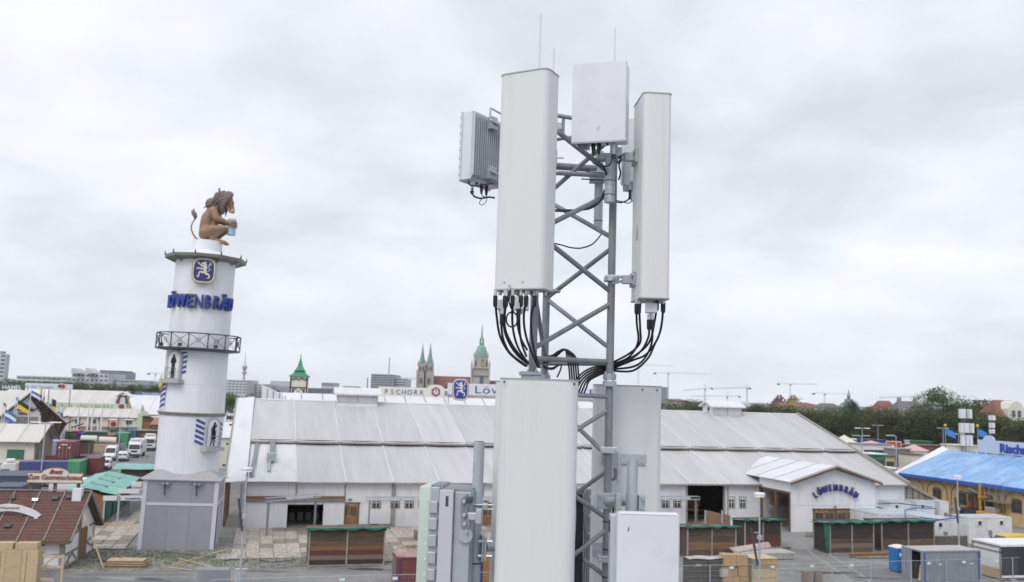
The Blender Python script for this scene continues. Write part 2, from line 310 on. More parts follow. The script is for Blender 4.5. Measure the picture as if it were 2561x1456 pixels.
# left end: bright verge strip
MB().add([(-2.3, -.5, rz_(-.5)-.1), (-.05, -.5, rz_(-.5)+.1), (-.05, DR, HR+.75), (-2.3, DR, HR+.45)], [(0, 1, 2, 3)]).build('verge_strip', wfabric, tent)
MB().beam((-2.35, -.6, rz_(-.6)-.1), (-2.35, DR, HR+.45), .14, .35).build('barge_board', trimg, tent)
for k in range(4): q = .15+.25*k; MB().bx(-2.75, -2.45, DR*q-.1, DR*q+.1, rz_(DR*q)-.1, rz_(DR*q)+.12).build('flood_light', dark, tent)
MB().bx(-.12, .0, -.5, DR, 0, 0.3).build('sill_beam', trimg, tent)
MB().add([(-.02, 0, 0), (-.02, 2*DR, 0), (-.02, 2*DR, HE), (-.02, DR, HR+.4), (-.02, 0, HE)], [(0, 1, 2, 3, 4)]).build('gable_wall', trimg, tent)
for k in range(7): MB().bx(-2.2, -1.95, .6+k*1.6, .85+k*1.6, 0, rz_(.6+k*1.6)).build('gable_post', brownb, tent)
MB().add([(tE, 0, 0), (tE, 2*DR, 0), (tE, 2*DR, HE), (tE, DR, HR+.4), (tE, 0, HE)], [(4, 3, 2, 1, 0)]).build('gable_wall', trimg, tent)
MB().beam((tE+.1, DR, HR+.5), (tE+.1, -.8, rz_(-.8)+.2), .3, .45).build('barge_board', trimg, tent)
# right wing: low panelled aisle under the running-down verge
tW, zW = TF.on(2368, 1268, 0)
aisle = thing('side_aisle', 'low grey panelled side aisle sloping down from the right end of the tent', 'annex', TF.w(tE+.25, 0), TF.a)
wl = tW-tE; n = 7
for k in range(n):
    a0, a1 = wl*k/n+.05, wl*(k+1)/n-.05
    h0, h1 = HE-.2-(HE-zW)*k/n, HE-.2-(HE-zW)*(k+1)/n
    MB().ext([(a0, 0, 0), (a1, 0, 0), (a1, 0, h1), (a0, 0, h0)], (0, .1, 0)).build('wall_panel', woodg, aisle)
    MB().bx(a1-.02, a1+.1, -.06, .1, 0, h1).build('batten', brownb, aisle)
MB().beam((-.3, -.1, HE+.05), (wl+.8, -.1, zW-.25), .3, .35).build('barge_board', trimg, aisle)
MB().add([(0, 0, HE), (0, 12, HE), (wl, 12, zW), (wl, 0, zW)], [(0, 3, 2, 1)]).build('roof', trimg, aisle)
# front wall, bay by bay
tO0, _ = TF.on(717, 1300, 0); tO1, _ = TF.on(806, 1300, 0)      # lower open bay
_, zO = TF.on(760, 1262, 0)
tP0, _ = TF.on(1716, 1300, 0); tP1, _ = TF.on(1810, 1300, 0)    # tall open bay
tpav0, tpav1 = TF.on(1893, 1300, 0)[0], TF.loc(G(2190, 1338))[0]
def wall(t0, t1, z0, z1, name='wall_panel', dd=0.0, th=.12, m=wallw):
    if t1-t0 > .05: MB().bx(t0+.01, t1-.01, dd, dd+th, z0, z1).build(name, m, tent, bevel=.01)
edges = sorted([i*BAY for i in range(NB+1)]+[tO0, tO1, tP0, tP1])
zt = HE-.25
for a_, b_ in zip(edges[:-1], edges[1:]):
    mid = (a_+b_)/2
    if tP0 < mid < tP1: continue
    if tO0-.01 < mid < tO1+.01: wall(a_, b_, zO, zt); continue
    if mid < 2*BAY: wall(a_, b_, 2.75, zt); wall(a_, b_, 0, 2.7, dd=-.35); continue
    wall(a_, b_, 0, 2.55); wall(a_, b_, 2.57, zt)
for i in range(NB+1):
    if tP0+.3 < i*BAY < tP1-.3: continue
    MB().bx(i*BAY-.07, i*BAY+.07, -.1, 0, 0 if i > 2 else 2.8, zt+.1).build('wall_post', trimg, tent)
for t_ in (tP0, tP1): MB().bx(t_-.1, t_+.1, -.12, .1, 0, zt+.1).build('wall_post', trimg, tent)
MB().tube([(3*BAY+.25, -.2, 0), (3*BAY+.25, -.2, zt)], .09).build('downpipe', trimg, tent)
MB().bx(0, 2*BAY, -.32, -.02, 3.05, 3.3).build('beam', woodo, tent); MB().bx(0, 2*BAY, -.5, -.36, 2.7, 2.82).build('beam', galvd, tent)
MB().bx(0, 2*BAY, -.62, -.5, 2.95, 3.0).build('rail', galvd, tent)
MB().bx(-.2, 0, -.5, 0, 0, HE).build('corner_post', trimg, tent); MB().tube([(-.5, -.5, 0), (-.5, -.5, HE-.3)], .12).build('downpipe', galvd, tent)
# interior seen through the openings
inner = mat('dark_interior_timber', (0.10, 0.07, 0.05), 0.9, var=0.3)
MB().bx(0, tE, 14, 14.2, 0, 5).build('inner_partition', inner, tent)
MB().bx(0, tE, .3, 14, .012, .05).build('inner_floor', woodg, tent)
for k in range(4):
    MB().bx(tO0+.4+k*.9, tO0+1.0+k*.9, 5, 5.8, .05, .9).build('inner_cabinet', trimg, tent)
for k in range(5):
    MB().bx(tP0+.3, tP1-.2, 3+k*1.2, 3.25+k*1.2, .5+k*.5, .56+k*.5).build('inner_bench', woodo, tent)
MB().bx(tP0+2.2, tP1-.1, 6, 6.15, 1.2, 2.6).build('inner_screen', woodo, tent); MB().bx(tP0+2.0, tP0+2.15, 1.2, 1.35, 0, 2.3).build('inner_post', woodo, tent)
for k in range(2): MB().bx(tP0+.1+k*.04, tP0+2, .6+k*1.4, .66+k*1.4, 1.5, 1.6).build('inner_rail', woodo, tent)
def door(t, w, h, par=None, y=-.04, n=2):
    par = par or tent; f = MB()
    f.bx(t-.14, t, y-.06, y+.1, 0, h+.12).bx(t+w, t+w+.14, y-.06, y+.1, 0, h+.12).bx(t-.25, t+w+.25, y-.1, y+.1, h+.12, h+.25).build('door_frame', brownb, par)
    for k in range(n):
        a = t+w*k/n+.02; b = t+w*(k+1)/n-.02
        dr = MB().bx(a, b, y-.05, y, .02, h).build('door', woodo, par); zc = h*.5
        for i in range(2):
            for j in range(3):
                x0 = a+.14+(b-a-.28)*i/2; x1 = a+.14+(b-a-.28)*(i+1)/2-.05; z0 = zc+.05+(h*.38)*j/3; MB().bx(x0, x1, y-.06, y-.052, z0, z0+h*.38/3-.05).build('pane', glass, dr)
        MB().bx(a+.12, b-.12, y-.065, y-.052, .2, zc-.15).build('door_panel', woodo, dr)
        for z in (.12, h-.1): MB().bx(a, a+.35, y-.072, y-.066, z-.03, z+.03).build('hinge', steel, dr)
        MB().bx(b-.12 if k == 0 else a+.04, b-.06 if k == 0 else a+.1, y-.1, y-.05, zc-.12, zc+.08).build('handle', steel, dr)
td0, zd = TF.on(853, 1262, 0); td1, _ = TF.on(895, 1262, 0); door(td0, td1-td0, zd)
MB().bx((td0+td1)/2-.15, (td0+td1)/2+.2, -.06, -.005, zd+.4, zd+.65).build('exit_sign', mat('sign_green', (.02, .3, .15), .4), tent)
td0, zd = TF.on(1197, 1262, 0); door(td0, 2.2, zd)
def window(t, w, z0, z1, par=None, y=-.005, fr=brownb):
    par = par or tent; m = MB(); e = .09
    m.bx(t-e, t+w+e, y-.07, y, z0-e, z0).bx(t-e-.05, t+w+e+.05, y-.09, y, z1, z1+e).bx(t-e, t, y-.07, y, z0, z1).bx(t+w, t+w+e, y-.07, y, z0, z1)
    wi = m.build('window', fr, par)
    m = MB().bx(t+w/2-.03, t+w/2+.03, y-.05, y-.012, z0, z1).bx(t, t+w, y-.048, y-.012, (z0+z1)/2-.03, (z0+z1)/2+.03)
    for a_, b_ in ((t, t+.05), (t+w-.05, t+w)): m.bx(a_, b_, y-.047, y-.012, z0, z1)
    m.bx(t, t+w, y-.046, y-.012, z1-.25, z1).build('sash', wallw, wi); MB().bx(t, t+w, y-.012, y-.002, z0, z1).build('pane', glass, wi)
for x in (941, 988, 1023, 1058, 1093, 1210, 1663.5, 1693):
    t, z = TF.on(x, 1254, 0); window(t-.42, .84, z-.62, z+.35)
for x in (1828.5, 1856.5):
    t, z = TF.on(x, 1256, 0); window(t-.4, .78, z-.6, z+.6, fr=trimg)
# roof vents
def cupola(pxl, pxr, pyb, pyt, d, label):
    t0, z0 = TF.on(pxl, pyb, d); t1, z1 = TF.on(pxr, pyt, d)
    o = thing('roof_vent', label, 'roof vent', TF.w(t0, d, 0), TF.a, 'white gabled vents on the tent ridge'); w = t1-t0; dp = 2*(DR-d); zr = z1+.75
    zb = HR-2.5
    MB().bx(.05, w-.05, .08, dp, zb, z1).build('wall', wallw, o)
    for k in range(2): MB().bx(.06+k*w/2, w/2-.06+k*w/2, 0, .075, z0, z1-.05).build('louvre_panel', trimg if 0 else fabric, o)
    for k in range(3): MB().bx(k*(w-.06)/2, k*(w-.06)/2+.06, -.03, .0, z0, z1).build('batten', trimg, o)
    MB().ext([(-.5, -.35, z1-.05), (-.5, dp/2, zr), (-.5, dp+.35, z1-.05), (-.5, dp+.35, z1+.2), (-.5, dp/2, zr+.28), (-.5, -.35, z1+.2)], (w+1, 0, 0)).build('roof', wfabric, o, bevel=.04)
    MB().ext([(.0, .1, z1), (.0, dp/2, zr), (.0, dp-.1, z1)], (w, 0, 0)).build('gable', wallw, o)
    MB().bx(-.03, .0, dp/2-.5, dp/2, z0+.6, z1).build('hatch', dark, o)
cupola(844.5, 945, 1006, 990, DR-1.7, 'white gabled roof vent on the left part of the tent ridge')
cupola(1782.4, 1855, 1038.5, 1020.5, DR-1.7, 'white gabled roof vent on the ridge right of the antenna mast')
# duct box on the metal roof
d_ = 5.0; t, z = TF.on(658, 1140, d_)
duct = thing('roof_duct', 'grey air duct box on the white metal roof bay', 'duct', TF.w(1.9, 4.6, rz_(4.6)+.05), TF.a)
MB().bx(0, .95, -.6, .7, .1, 1.0).build('duct_box', galv, duct, bevel=.03); MB().beam((.3, -2.8, -.8), (.3, -.6, .1), .3, .3).build('duct_pipe', galv, duct); MB().beam((.6, .7, .7), (.6, 5.2, 1.9), .6, .12).build('cable_tray', galvd, duct)
tr = thing('roof_cable_tray', 'flat grey cable tray running up the metal roof bay left of the duct box', 'cable tray', TF.w(.2, 0, 0), TF.a)
MB().beam((.2, .4, rz_(.4)+.15), (.6, DM-.4, rz_(DM-.4)+.15), .45, .1).build('tray', galvd, tr); MB().bx(.0, .25, .5, .8, rz_(.6)+.1, rz_(.6)+.8).build('bracket', galvd, tr)
# ---------------------------------------------------------------- entrance pavilion
q0 = G(1978, 1330.6); PF = Frame((q0.x, q0.y), TF.a)
PW = PF.on(2190, 1300, 0)[0]; _, PE = PF.on(1971.5, 1204, 0); _, PA = PF.on(2090, 1167, 0); PD = -TF.loc((q0.x, q0.y, 0))[1]
pav = thing('entrance_pavilion', 'white gabled entrance pavilion of the beer tent with blue arched lettering', 'pavilion', PF.o, PF.a)
MB().ext([(0, 0, 0), (PW, 0, 0), (PW, 0, PE-.15), (PW/2, 0, PA-.25), (0, 0, PE-.15)], (0, .15, 0)).build('front_wall', wallw, pav)
for k in range(1, 4): MB().bx(PW*k/4-.012, PW*k/4+.012, -.006, .01, 0, PE).build('wall_joint', trimg, pav)
MB().bx(0.02, PW-.02, -.008, .01, 3.02, 3.045).build('wall_joint', trimg, pav)
ov = .45; pd2 = PD+8
def psl(x): return PE+(PA-PE)*(1-abs(x-PW/2)/(PW/2))
for s_ in (0, 1):
    xa, xb = (-ov, PW/2) if s_ == 0 else (PW/2, PW+ov)
    nb = 4
    for k in range(nb):
        ya, yb = -.7+(pd2+.7)*k/nb, -.7+(pd2+.7)*(k+1)/nb-.03
        MB().sheet([(xa, ya, psl(xa)+.05), (xb, ya, psl(xb)+.05), (xb, yb, psl(xb)+.05), (xa, yb, psl(xa)+.05)], .08).build('roof_panel', wfabric, pav)
        MB().beam((xa, yb, psl(xa)+.14), (xb, yb, psl(xb)+.14), .07, .06, up=(0, 1, 0)).build('roof_seam', trimg, pav)
    MB().beam((xa, -.72, psl(xa)-.06), (xb, -.72, psl(xb)-.06), .25, .12, up=(0, 1, 0)).build('barge_board', brownb, pav)
    MB().beam((xa, -.62, psl(xa)+.16), (xb, -.62, psl(xb)+.16), .12, .05, up=(0, 1, 0)).build('verge_strip', trimg, pav)
MB().bx(PW-.15, PW, .15, PD, 0, PE).build('side_wall', wallw, pav)
MB().bx(0, .12, .15, PD, PE-1.25, PE-.02).build('side_fascia', wallw, pav)
MB().bx(-.05, .2, .1, PD, PE-1.5, PE-1.25).build('side_beam', brownb, pav)
for y_ in (.12, PD*.45, PD-.35): MB().bx(-.06, .24, y_-.02, y_+.28, 0, PE-1.5).build('post', brownb, pav)
MB().bx(.3, PW-.2, PD-.4, PD-.2, 0, PE-1).build('inner_wall', mat('grey_inner_wall', (.42, .42, .41), .8), pav)
for k in range(5): MB().bx(.4, PW*.8, PD-1.6-.1*k, PD-1.5-.1*k, 2.6+k*.18, 2.7+k*.18).build('inner_bench', woodo, pav)
MB().bx(.3, PW*.8, PD-2.3, PD-1.2, 2.3, 2.45).build('inner_bench_support', galvd, pav)
dx0, dzh = PF.on(2035, 1276, 0); dx1, _ = PF.on(2141, 1276, 0)
dw = (dx1-dx0)
MB().bx(dx0-.15, dx1+.15, -.1, -.01, dzh, dzh+.16).build('door_head', brownb, pav)
door(dx0, dw/2-.15, dzh-.05, pav); door(dx0+dw/2+.15, dw/2-.15, dzh-.05, pav)
MB().bx(dx0+dw/2-.2, dx0+dw/2+.1, -.08, -.005, dzh+.3, dzh+.5).build('exit_sign', MATS['sign_green'], pav)
# ---------------------------------------------------------------- lettering
def text_mesh(s, size=1.0, depth=.05, shear=0, bold=0.0, m=None, spacing=1.0, bev=0):
    cu = bpy.data.curves.new('txt', 'FONT'); cu.body = s; cu.size = size; cu.extrude = depth/2; cu.shear = shear; cu.offset = bold; cu.align_x = 'CENTER'
    cu.space_character = spacing; cu.resolution_u = 3
    o = bpy.data.objects.new('txt', cu); C.objects.link(o); dg = bpy.context.evaluated_depsgraph_get()
    me = bpy.data.meshes.new_from_object(o.evaluated_get(dg)); bpy.data.objects.remove(o); bpy.data.curves.remove(cu)
    me.materials.clear()
    if m: me.materials.append(m)
    return me
RX = R(90)
def text(s, size, loc, par, m, depth=.05, rz=0, **k):
    return put('lettering', text_mesh(s, size, depth, m=m, **k), par, loc, rot=(RX, 0, rz))
# arched letters on the pavilion
word = 'LÖWENBRÄU'; rad = 4.6
cx_, cz_ = PF.on(2086, 1219, 0)
for i, ch in enumerate(word):
    an = (i-4)*.150; x = cx_+rad*sin(an); z = cz_-rad+rad*cos(an)-.35
    lt = put('letter', text_mesh(ch, .92, .22, bold=.0, m=mat('violet_blue_letter', (.045, .035, .30), .4)), pav, (x, -.32, z), rot=(RX, an, 0)); lt.scale = (.74, 1.15, 1)
    put('letter_backing', text_mesh(ch, .94, .1, bold=.03, m=mat('letter_side_bronze', (.16, .12, .08), .5)), lt, (-.0, -.0, -.18))
# ---------------------------------------------------------------- roof boards on the tents behind
BF = Frame(TF.w(0, 52), TF.a)      # tent behind
tb0, zb = BF.on(700, 980, 8); tb1, _ = BF.on(1480, 1000, 8)
_, zbl = BF.on(1000, 990.5, 8)
back = thing('white_tent', 'bright white tent roof showing just behind the ridge of the grey tent', 'tent', BF.o, TF.a)
nb = 16
for k in range(nb):
    a_, b_ = tb0+(tb1-tb0)*k/nb, tb0+(tb1-tb0)*(k+1)/nb-.06
    MB().add([(a_, -10, zbl-7), (b_, -10, zbl-7), (b_, 8, zbl), (a_, 8, zbl)], [(0, 1, 2, 3)]).build('roof_panel', wfabric, back)
    MB().add([(a_, 8, zbl), (b_, 8, zbl), (b_, 26, zbl-7), (a_, 26, zbl-7)], [(0, 1, 2, 3)]).build('roof_panel', wfabric, back)
    MB().beam((a_, -10, zbl-6.95), (a_, 8, zbl+.05), .08, .08).build('roof_seam', trimg, back)
MB().bx(tb0, tb1, -9.9, 26, 0, zbl-7).build('wall', wallw, back)
ps = [BF.on(x, y, 2) for x, y in ((651, 992), (655, 962), (668, 968), (706, 985))]
MB().ext([(ps[0][0], 2, ps[0][1]-3), (ps[0][0], 2, ps[1][1]), (ps[2][0], 2, ps[2][1]), (ps[3][0], 2, ps[3][1]), (ps[3][0], 2, ps[0][1]-3)], (0, 9, 0)).build('raised_end', wfabric, back)
for k in range(7): MB().bx(ps[0][0]+k*1.0, ps[0][0]+.12+k*1.0, 1.9, 1.98, ps[0][1]-2, ps[1][1]-.35*k-.3).build('batten', trimg, back)
# PSCHORR board
SF = Frame(BF.w(0, 8), TF.a)
def board(F, d, x0, x1, y0, y1, nm, label, m=cream, th=.25, grow=None):
    ta, za = F.on(x0, y1, d); tb, zb_ = F.on(x1, y1, d); _, zc = F.on((x0+x1)/2, (y0+y1)/2-abs(y1-y0)/2, d); _, zd_ = F.on((x0+x1)/2, (y0+y1)/2+abs(y1-y0)/2, d)
    o = thing(nm, label, 'sign', F.w(ta, d, 0), F.a); w = tb-ta
    MB().bx(0, w, 0, th, zd_, zc).build('board', m, o, bevel=.02)
    k = max(2, int(w/6))
    for i in range(k+1): x = .2+(w-.4)*i/k; MB().tube([(x, th+.15, zd_-1.6), (x, th+.15, zc-.2)], .06, 6).build('support', galvd, o)
    return o, w, zd_, zc
o, w, za, zc = board(BF, 8.3, 945, 1122, 969.5, 992, 'roof_sign', 'white roof sign reading PSCHORR behind the left part of the tent ridge')
h = zc-za
for i, ch in enumerate('PSCHORR'): put('letter', text_mesh(ch, h*.75, .06, m=blue, bold=-.01), o, (w*(.11+.083*i), -.05, za+h*.22), rot=(RX, 0, 0))
put('letter', text_mesh('B', h*.75, .06, m=blue), o, (w*.96, -.05, za+h*.22), rot=(RX, 0, 0))
cxx = w*.81; MB().ext([(cxx+w*.115*cos(t/12*pi), 0, zc-.02+h*.42*sin(t/12*pi)) for t in range(13)], (0, .24, 0)).build('crown', cream, o)
def ring(c, r0, r1, y0, y1, m, par, name='emblem_ring', n=28):
    mb = MB()
    for j in range(n):
        t0, t1 = 2*pi*j/n, 2*pi*(j+1)/n
        mb.ext([(c[0]+r0*cos(t0), y0, c[1]+r0*sin(t0)), (c[0]+r1*cos(t0), y0, c[1]+r1*sin(t0)), (c[0]+r1*cos(t1), y0, c[1]+r1*sin(t1)), (c[0]+r0*cos(t1), y0, c[1]+r0*sin(t1))], (0, y1-y0, 0))
    return mb.build(name, m, par)
ec = (cxx, za+h*.6); ring(ec, h*.36, h*.5, -.05, -.005, redp, o); 
def star(c, r, r2, n, y0, y1): return MB().ext([(c[0]+(r if i % 2 == 0 else r2)*sin(pi*i/n), y0, c[1]+(r if i % 2 == 0 else r2)*cos(pi*i/n)) for i in range(2*n)], (0, y1-y0, 0))
star(ec, h*.62, h*.22, 6, -.07, -.055).build('emblem_star', blue, o); MB().ext([(ec[0]+h*.27*cos(t/10*pi), -.1, ec[1]+h*.27*sin(t/10*pi)) for t in range(20)], (0, .02, 0)).build('emblem_disc', cream, o)
text('P', h*.5, (ec[0], -.12, ec[1]-h*.17), o, blue, .02)
# rampant lion emblem, drawn as ribbons in a unit box (x 0..1, z 0..1), facing left
LION = [([(.52, .93), (.56, .80), (.60, .66), (.58, .50), (.55, .38)], [.08, .15, .15, .12, .10]),
        ([(.62, .96), (.50, .92), (.38, .84), (.33, .80)], [.06, .10, .07, .03]), ([(.40, .88), (.34, .90)], [.05, .03]),
        ([(.54, .72), (.38, .74), (.26, .82), (.17, .90), (.10, .88)], [.10, .08, .06, .06, .03]), ([(.17, .90), (.18, .98)], [.03, .01]), ([(.17, .90), (.08, .96)], [.03, .01]),
        ([(.52, .62), (.38, .58), (.24, .62), (.13, .60), (.07, .64)], [.10, .08, .06, .07, .03]), ([(.14, .60), (.08, .54)], [.03, .01]),
        ([(.56, .42), (.42, .40), (.28, .42), (.22, .32), (.25, .20), (.16, .16), (.10, .20)], [.12, .11, .08, .06, .06, .06, .02]), ([(.2, .17), (.18, .08)], [.03, .01]),
        ([(.58, .42), (.66, .32), (.80, .30), (.86, .22), (.80, .12), (.72, .08)], [.12, .11, .08, .06, .05, .03]), ([(.82, .14), (.88, .06)], [.04, .01]), ([(.84, .2), (.93, .16)], [.03, .01]),
        ([(.62, .40), (.76, .46), (.84, .58), (.76, .70), (.80, .82), (.88, .90), (.80, .97)], [.03, .025, .03, .03, .04, .07, .03]), ([(.86, .85), (.93, .80)], [.05, .02]), ([(.88, .62), (.92, .55)], [.03, .01])]
def emblem(par, c, w, h, y, ml=cream, mf=None, mr=gold):
    em = None
    def sq(k, y0, y1, m, nm, parent):
        pts = []
        for i in range(36):
            t = 2*pi*i/36; e = .55; cx = math.copysign(abs(cos(t))**e, cos(t)); cz = math.copysign(abs(sin(t))**e, sin(t)); pts.append((c[0]+w/2*k*cx, y0, c[1]+h/2*k*cz))
        return MB().ext(pts, (0, y1-y0, 0)).build(nm, m, parent)
    em = sq(1.0, y, y+.08, mr, 'emblem_rim', par); sq(.93, y-.02, y-.001, ml, 'emblem_border', em); sq(.84, y-.04, y-.022, mf or navy, 'emblem_field', em)
    mb = MB(); lw, lh = w*.72, h*.72; x0, z0 = c[0]-lw/2, c[1]-lh/2; n_ = 0
    for pts, ws in LION:
        n_ += 1; yy = y-.06-.0015*n_
        P = [V3((x0+p[0]*lw, 0, z0+p[1]*lh)) for p in pts]; Lf, Rt = [], []
        for i, p in enumerate(P):
            d = (P[min(i+1, len(P)-1)]-P[max(0, i-1)]).normalized(); nn = V3((-d.z, 0, d.x))*ws[i]*lw*.62; Lf.append(p+nn); Rt.append(p-nn)
        for i in range(len(P)-1): mb.ext([(q.x, yy, q.z) for q in (Lf[i], Lf[i+1], Rt[i+1], Rt[i])], (0, .018, 0))
    mb.build('emblem_lion', ml, em); return em
# long brewery board
o, w, za, zc = board(TF, DR+1, 1119, 1493, 964, 992, 'roof_sign', 'long white roof sign with blue lettering and lion emblem, half hidden by the mast', mat('board_white', (.66, .68, .72), .5))
h = zc-za; k_ = w/374.
emblem(o, (30*k_, za+h*.45), 39*k_, 52*k_, -.12, mf=mat('emblem_blue', (.02, .05, .27), .4))
me = text_mesh('Löwenbräu. Eine B', h*.95, .05, m=mat('deep_blue_letter', (.02, .06, .24), .4), bold=-.008, spacing=1.1); xs = [v.co.x for v in me.vertices]; q = put('lettering', me, o, (66*k_-min(xs)*305*k_/(max(xs)-min(xs)), -.03, za+h*.17), rot=(RX, 0, 0)); q.scale = (305*k_/(max(xs)-min(xs)), 1, 1)
# ---------------------------------------------------------------- festival tower
c0 = G(342, 1376.5); c1 = G(533, 1375); BWd = (c1-c0).length; TW = Frame((c0.x, c0.y), math.atan2(c1.y-c0.y, c1.x-c0.x))
tcen = TW.w(BWd/2, BWd/2); CY = tcen.y; CX = tcen.x
def tz(py, r=0): return zfor(CX, CY-r, py)
tower = thing('festival_tower', 'tall white round brewery tower on a square grey base, crowned by a lion', 'tower', (CX, CY, 0), TW.a); LEAN = R(1.0); tower.rotation_euler = (0, LEAN, TW.a)
B2 = BWd/2; hb = zfor(c0.x, c0.y, 1199)
bgrey = mat('grey_base_cladding', (.29, .305, .34), .6, var=.06, scale=1, rnd=.02, dirt=(.22, .23, .25), dirt_amt=.4, stretch=(1, 1, .4))
lgrey = mat('light_grey_trim', (.55, .57, .61), .6, var=.04)
zb_ = zfor(c0.x, c0.y, 1261)
for rot in range(4):
    q = thing('wall', None, None) ; bpy.data.objects.remove(q)
    a = rot*pi/2; M_ = Matrix.Rotation(a, 4, 'Z')
    def side(x0, x1, y0, y1, z0, z1, nm, m):
        mb = MB().bx(x0, x1, y0, y1, z0, z1); mb.v = [tuple(M_ @ V3(v)) for v in mb.v]; return mb.build(nm, m, tower)
    npn = 3
    for k in range(npn):
        xa, xb = -B2+.35+(2*B2-.7)*k/npn, -B2+.35+(2*B2-.7)*(k+1)/npn
        side(xa+.006, xb-.006, -B2+.04, -B2+.1, .0, zb_-.12, 'wall_panel', bgrey); side(xa+.006, xb-.006, -B2+.04, -B2+.1, zb_+.12, hb-.1, 'wall_panel', bgrey)
    side(-B2+.3, B2-.3, -B2, -B2+.1, zb_-.12, zb_+.12, 'band', lgrey); side(-B2, -B2+.35, -B2, -B2+.35, 0, hb-.1, 'corner_pilaster', lgrey); side(-B2, B2, -B2-.06, -B2+.1, hb-.12, hb+.1, 'cornice', lgrey)
MB().ext([(B2+.02, -1.0+1.9*cos(t/10*pi)*.5, 2.6+1.0*sin(t/10*pi)) for t in range(11)]+[(B2+.02, -1.95, 0), (B2+.02, -.05, 0)], (.03, 0, 0)).build('arched_door', bgrey, tower)
ring_ = MB()
MB().tube([(B2+.06, -.0, 0), (B2+.06, -.0, 2.6)]+[(B2+.06, -1.0+1.0*cos(t/8*pi), 2.6+1.05*sin(t/8*pi)) for t in range(1, 8)]+[(B2+.06, -2.0, 2.6), (B2+.06, -2.0, 0)], .07, 6).build('door_arch', lgrey, tower)
# skirt roof
r1 = 151/2*82/2198*1.0; rw = AT(545, 1150, CY).x-AT(394, 1150, CY).x; rb = rw/2*1.0
hs = tz(1183, rb)
MB().lathe([(B2*1.414+.25, hb+.1), (rb*1.22, hb+.75), (rb*1.12, hb+.8)], 4, a0=pi/4).build('skirt_roof', mat('skirt_roof_grey', (.36, .35, .37), .6), tower)
MB().lathe([(B2*1.414+.3, hb-.02), (B2*1.414+.3, hb+.1), (B2*1.3, hb+.1)], 4, a0=pi/4).build('eaves', lgrey, tower)
# shaft: stacked cylindrical segments of curved sheets
def wid(x0, x1, y): return (AT(x1, y, CY).x-AT(x0, y, CY).x)/2
levels = [(1190, wid(394, 546, 1150)), (1037, wid(402, 556, 1037)), (880, wid(417, 564, 890)), (858, wid(428, 573, 850)), (770, wid(434, 579, 770)), (645, wid(441, 587, 660))]
zs = [hb+.3]+[tz(y) for y in (1033, 962, 878, 770, 700, 645)]
rs = [levels[0][1], levels[1][1], (levels[1][1]+levels[2][1])/2, levels[2][1], levels[4][1]*.99, levels[4][1]*.985, levels[5][1]*.975]
for i in range(len(zs)-1):
    for k in range(8):
        a0, a1 = 2*pi*k/8+.0015+.3*i, 2*pi*(k+1)/8-.0015+.3*i; z0, z1 = zs[i]+.007, zs[i+1]-.007; ra, rb_ = rs[i], rs[i+1]
        mb = MB().grid(lambda u, v: ((ra+(rb_-ra)*v)*cos(a0+(a1-a0)*u), (ra+(rb_-ra)*v)*sin(a0+(a1-a0)*u), z0+(z1-z0)*v), 8, 1); mb.build('shaft_panel', white, tower, smooth=40)
MB().lathe([(rs[0]-.05, zs[0]-.5), (rs[1]-.04, zs[1]), (rs[3]-.04, zs[3]), (rs[6]-.04, zs[6])], 48).build('shaft_core', lgrey, tower, smooth=40)
MB().lathe([(rs[1]-.02, zs[1]-.22), (rs[1]+.12, zs[1]-.16), (rs[1]+.12, zs[1]), (rs[1]+.22, zs[1]+.02), (rs[1]+.22, zs[1]+.1), (rs[1]-.02, zs[1]+.14)], 48).build('ledge', trimg, tower, smooth=30)
# balcony
zbal = tz(874); rbal = wid(396, 598, 862); hr = tz(838)-zbal; n = 14
MB().lathe([(rs[3]-.1, zbal-.25), (rbal-.1, zbal-.12), (rbal, zbal-.08), (rbal, zbal+.05), (rs[3]-.1, zbal+.05)], n, a0=.1).build('balcony_floor', dark, tower)
def bp(k, z): t = .1+2*pi*k/n; return V3((rbal*.985*cos(t), rbal*.985*sin(t), z))
for k in range(n):
    MB().tube([bp(k, zbal), bp(k, zbal+hr)], .055, 6).build('balcony_post', dark, tower)
    MB().tube([bp(k, zbal+hr), bp(k+1, zbal+hr)], .06, 6).build('balcony_rail', dark, tower)
    a_, b_, c_, d_ = bp(k, zbal+.1), bp(k+1, zbal+hr), bp(k+1, zbal+.1), bp(k, zbal+hr); mid = (a_+b_)/2
    m_ = MB().tube([a_, b_], .022, 4).tube([c_, d_], .022, 4); e = (b_-d_).normalized()
    m_.tube([mid+(e*cos(t*pi/5)+V3((0, 0, 1))*sin(t*pi/5))*.2 for t in range(11)], .022, 4); m_.build('balcony_lattice', dark, tower)
for k in (2, 8, 9.5, 11.5): q = bp(k, zbal+.2)*.95; MB().bx(q.x-.18, q.x+.18, q.y-.15, q.y+.1, zbal+.1, zbal+.42).build('flood_light', dark, tower)
# crown skirt and drum
zk = tz(650, 0); rk = wid(416, 609, 645); zd1 = tz(632, 0); zdt = tz(605, 0)+.05; rd = wid(483, 553, 615)
n = 10
MB().lathe([(rs[6], zk-.35), (rk, zk-.1), (rk+.05, zk+.18), (rk-.08, zk+.2)], n, a0=.15).build('crown_cornice', mat('brown_grey_metal', (.20, .195, .19), .5), tower)
MB().lathe([(rk-.1, zk+.16), (rd*1.5, zd1-.15), (rd*1.06, zd1+.12)], n, a0=.15).build('crown_roof', white, tower)
for k in range(n):
    t = .15+2*pi*k/n; MB().tube([(rk*cos(t), rk*sin(t), zk+.15), ((rk+.02)*cos(t), (rk+.02)*sin(t), zk+.5)], [.09, .04], 6).build('finial', dark, tower)
    t2 = t+2*pi/n
    MB().tube([((rs[6])*cos(t), (rs[6])*sin(t), zk-.5), (rk*cos(t), rk*sin(t), zk-.1)], .06, 6).build('cornice_bracket', trimg, tower)
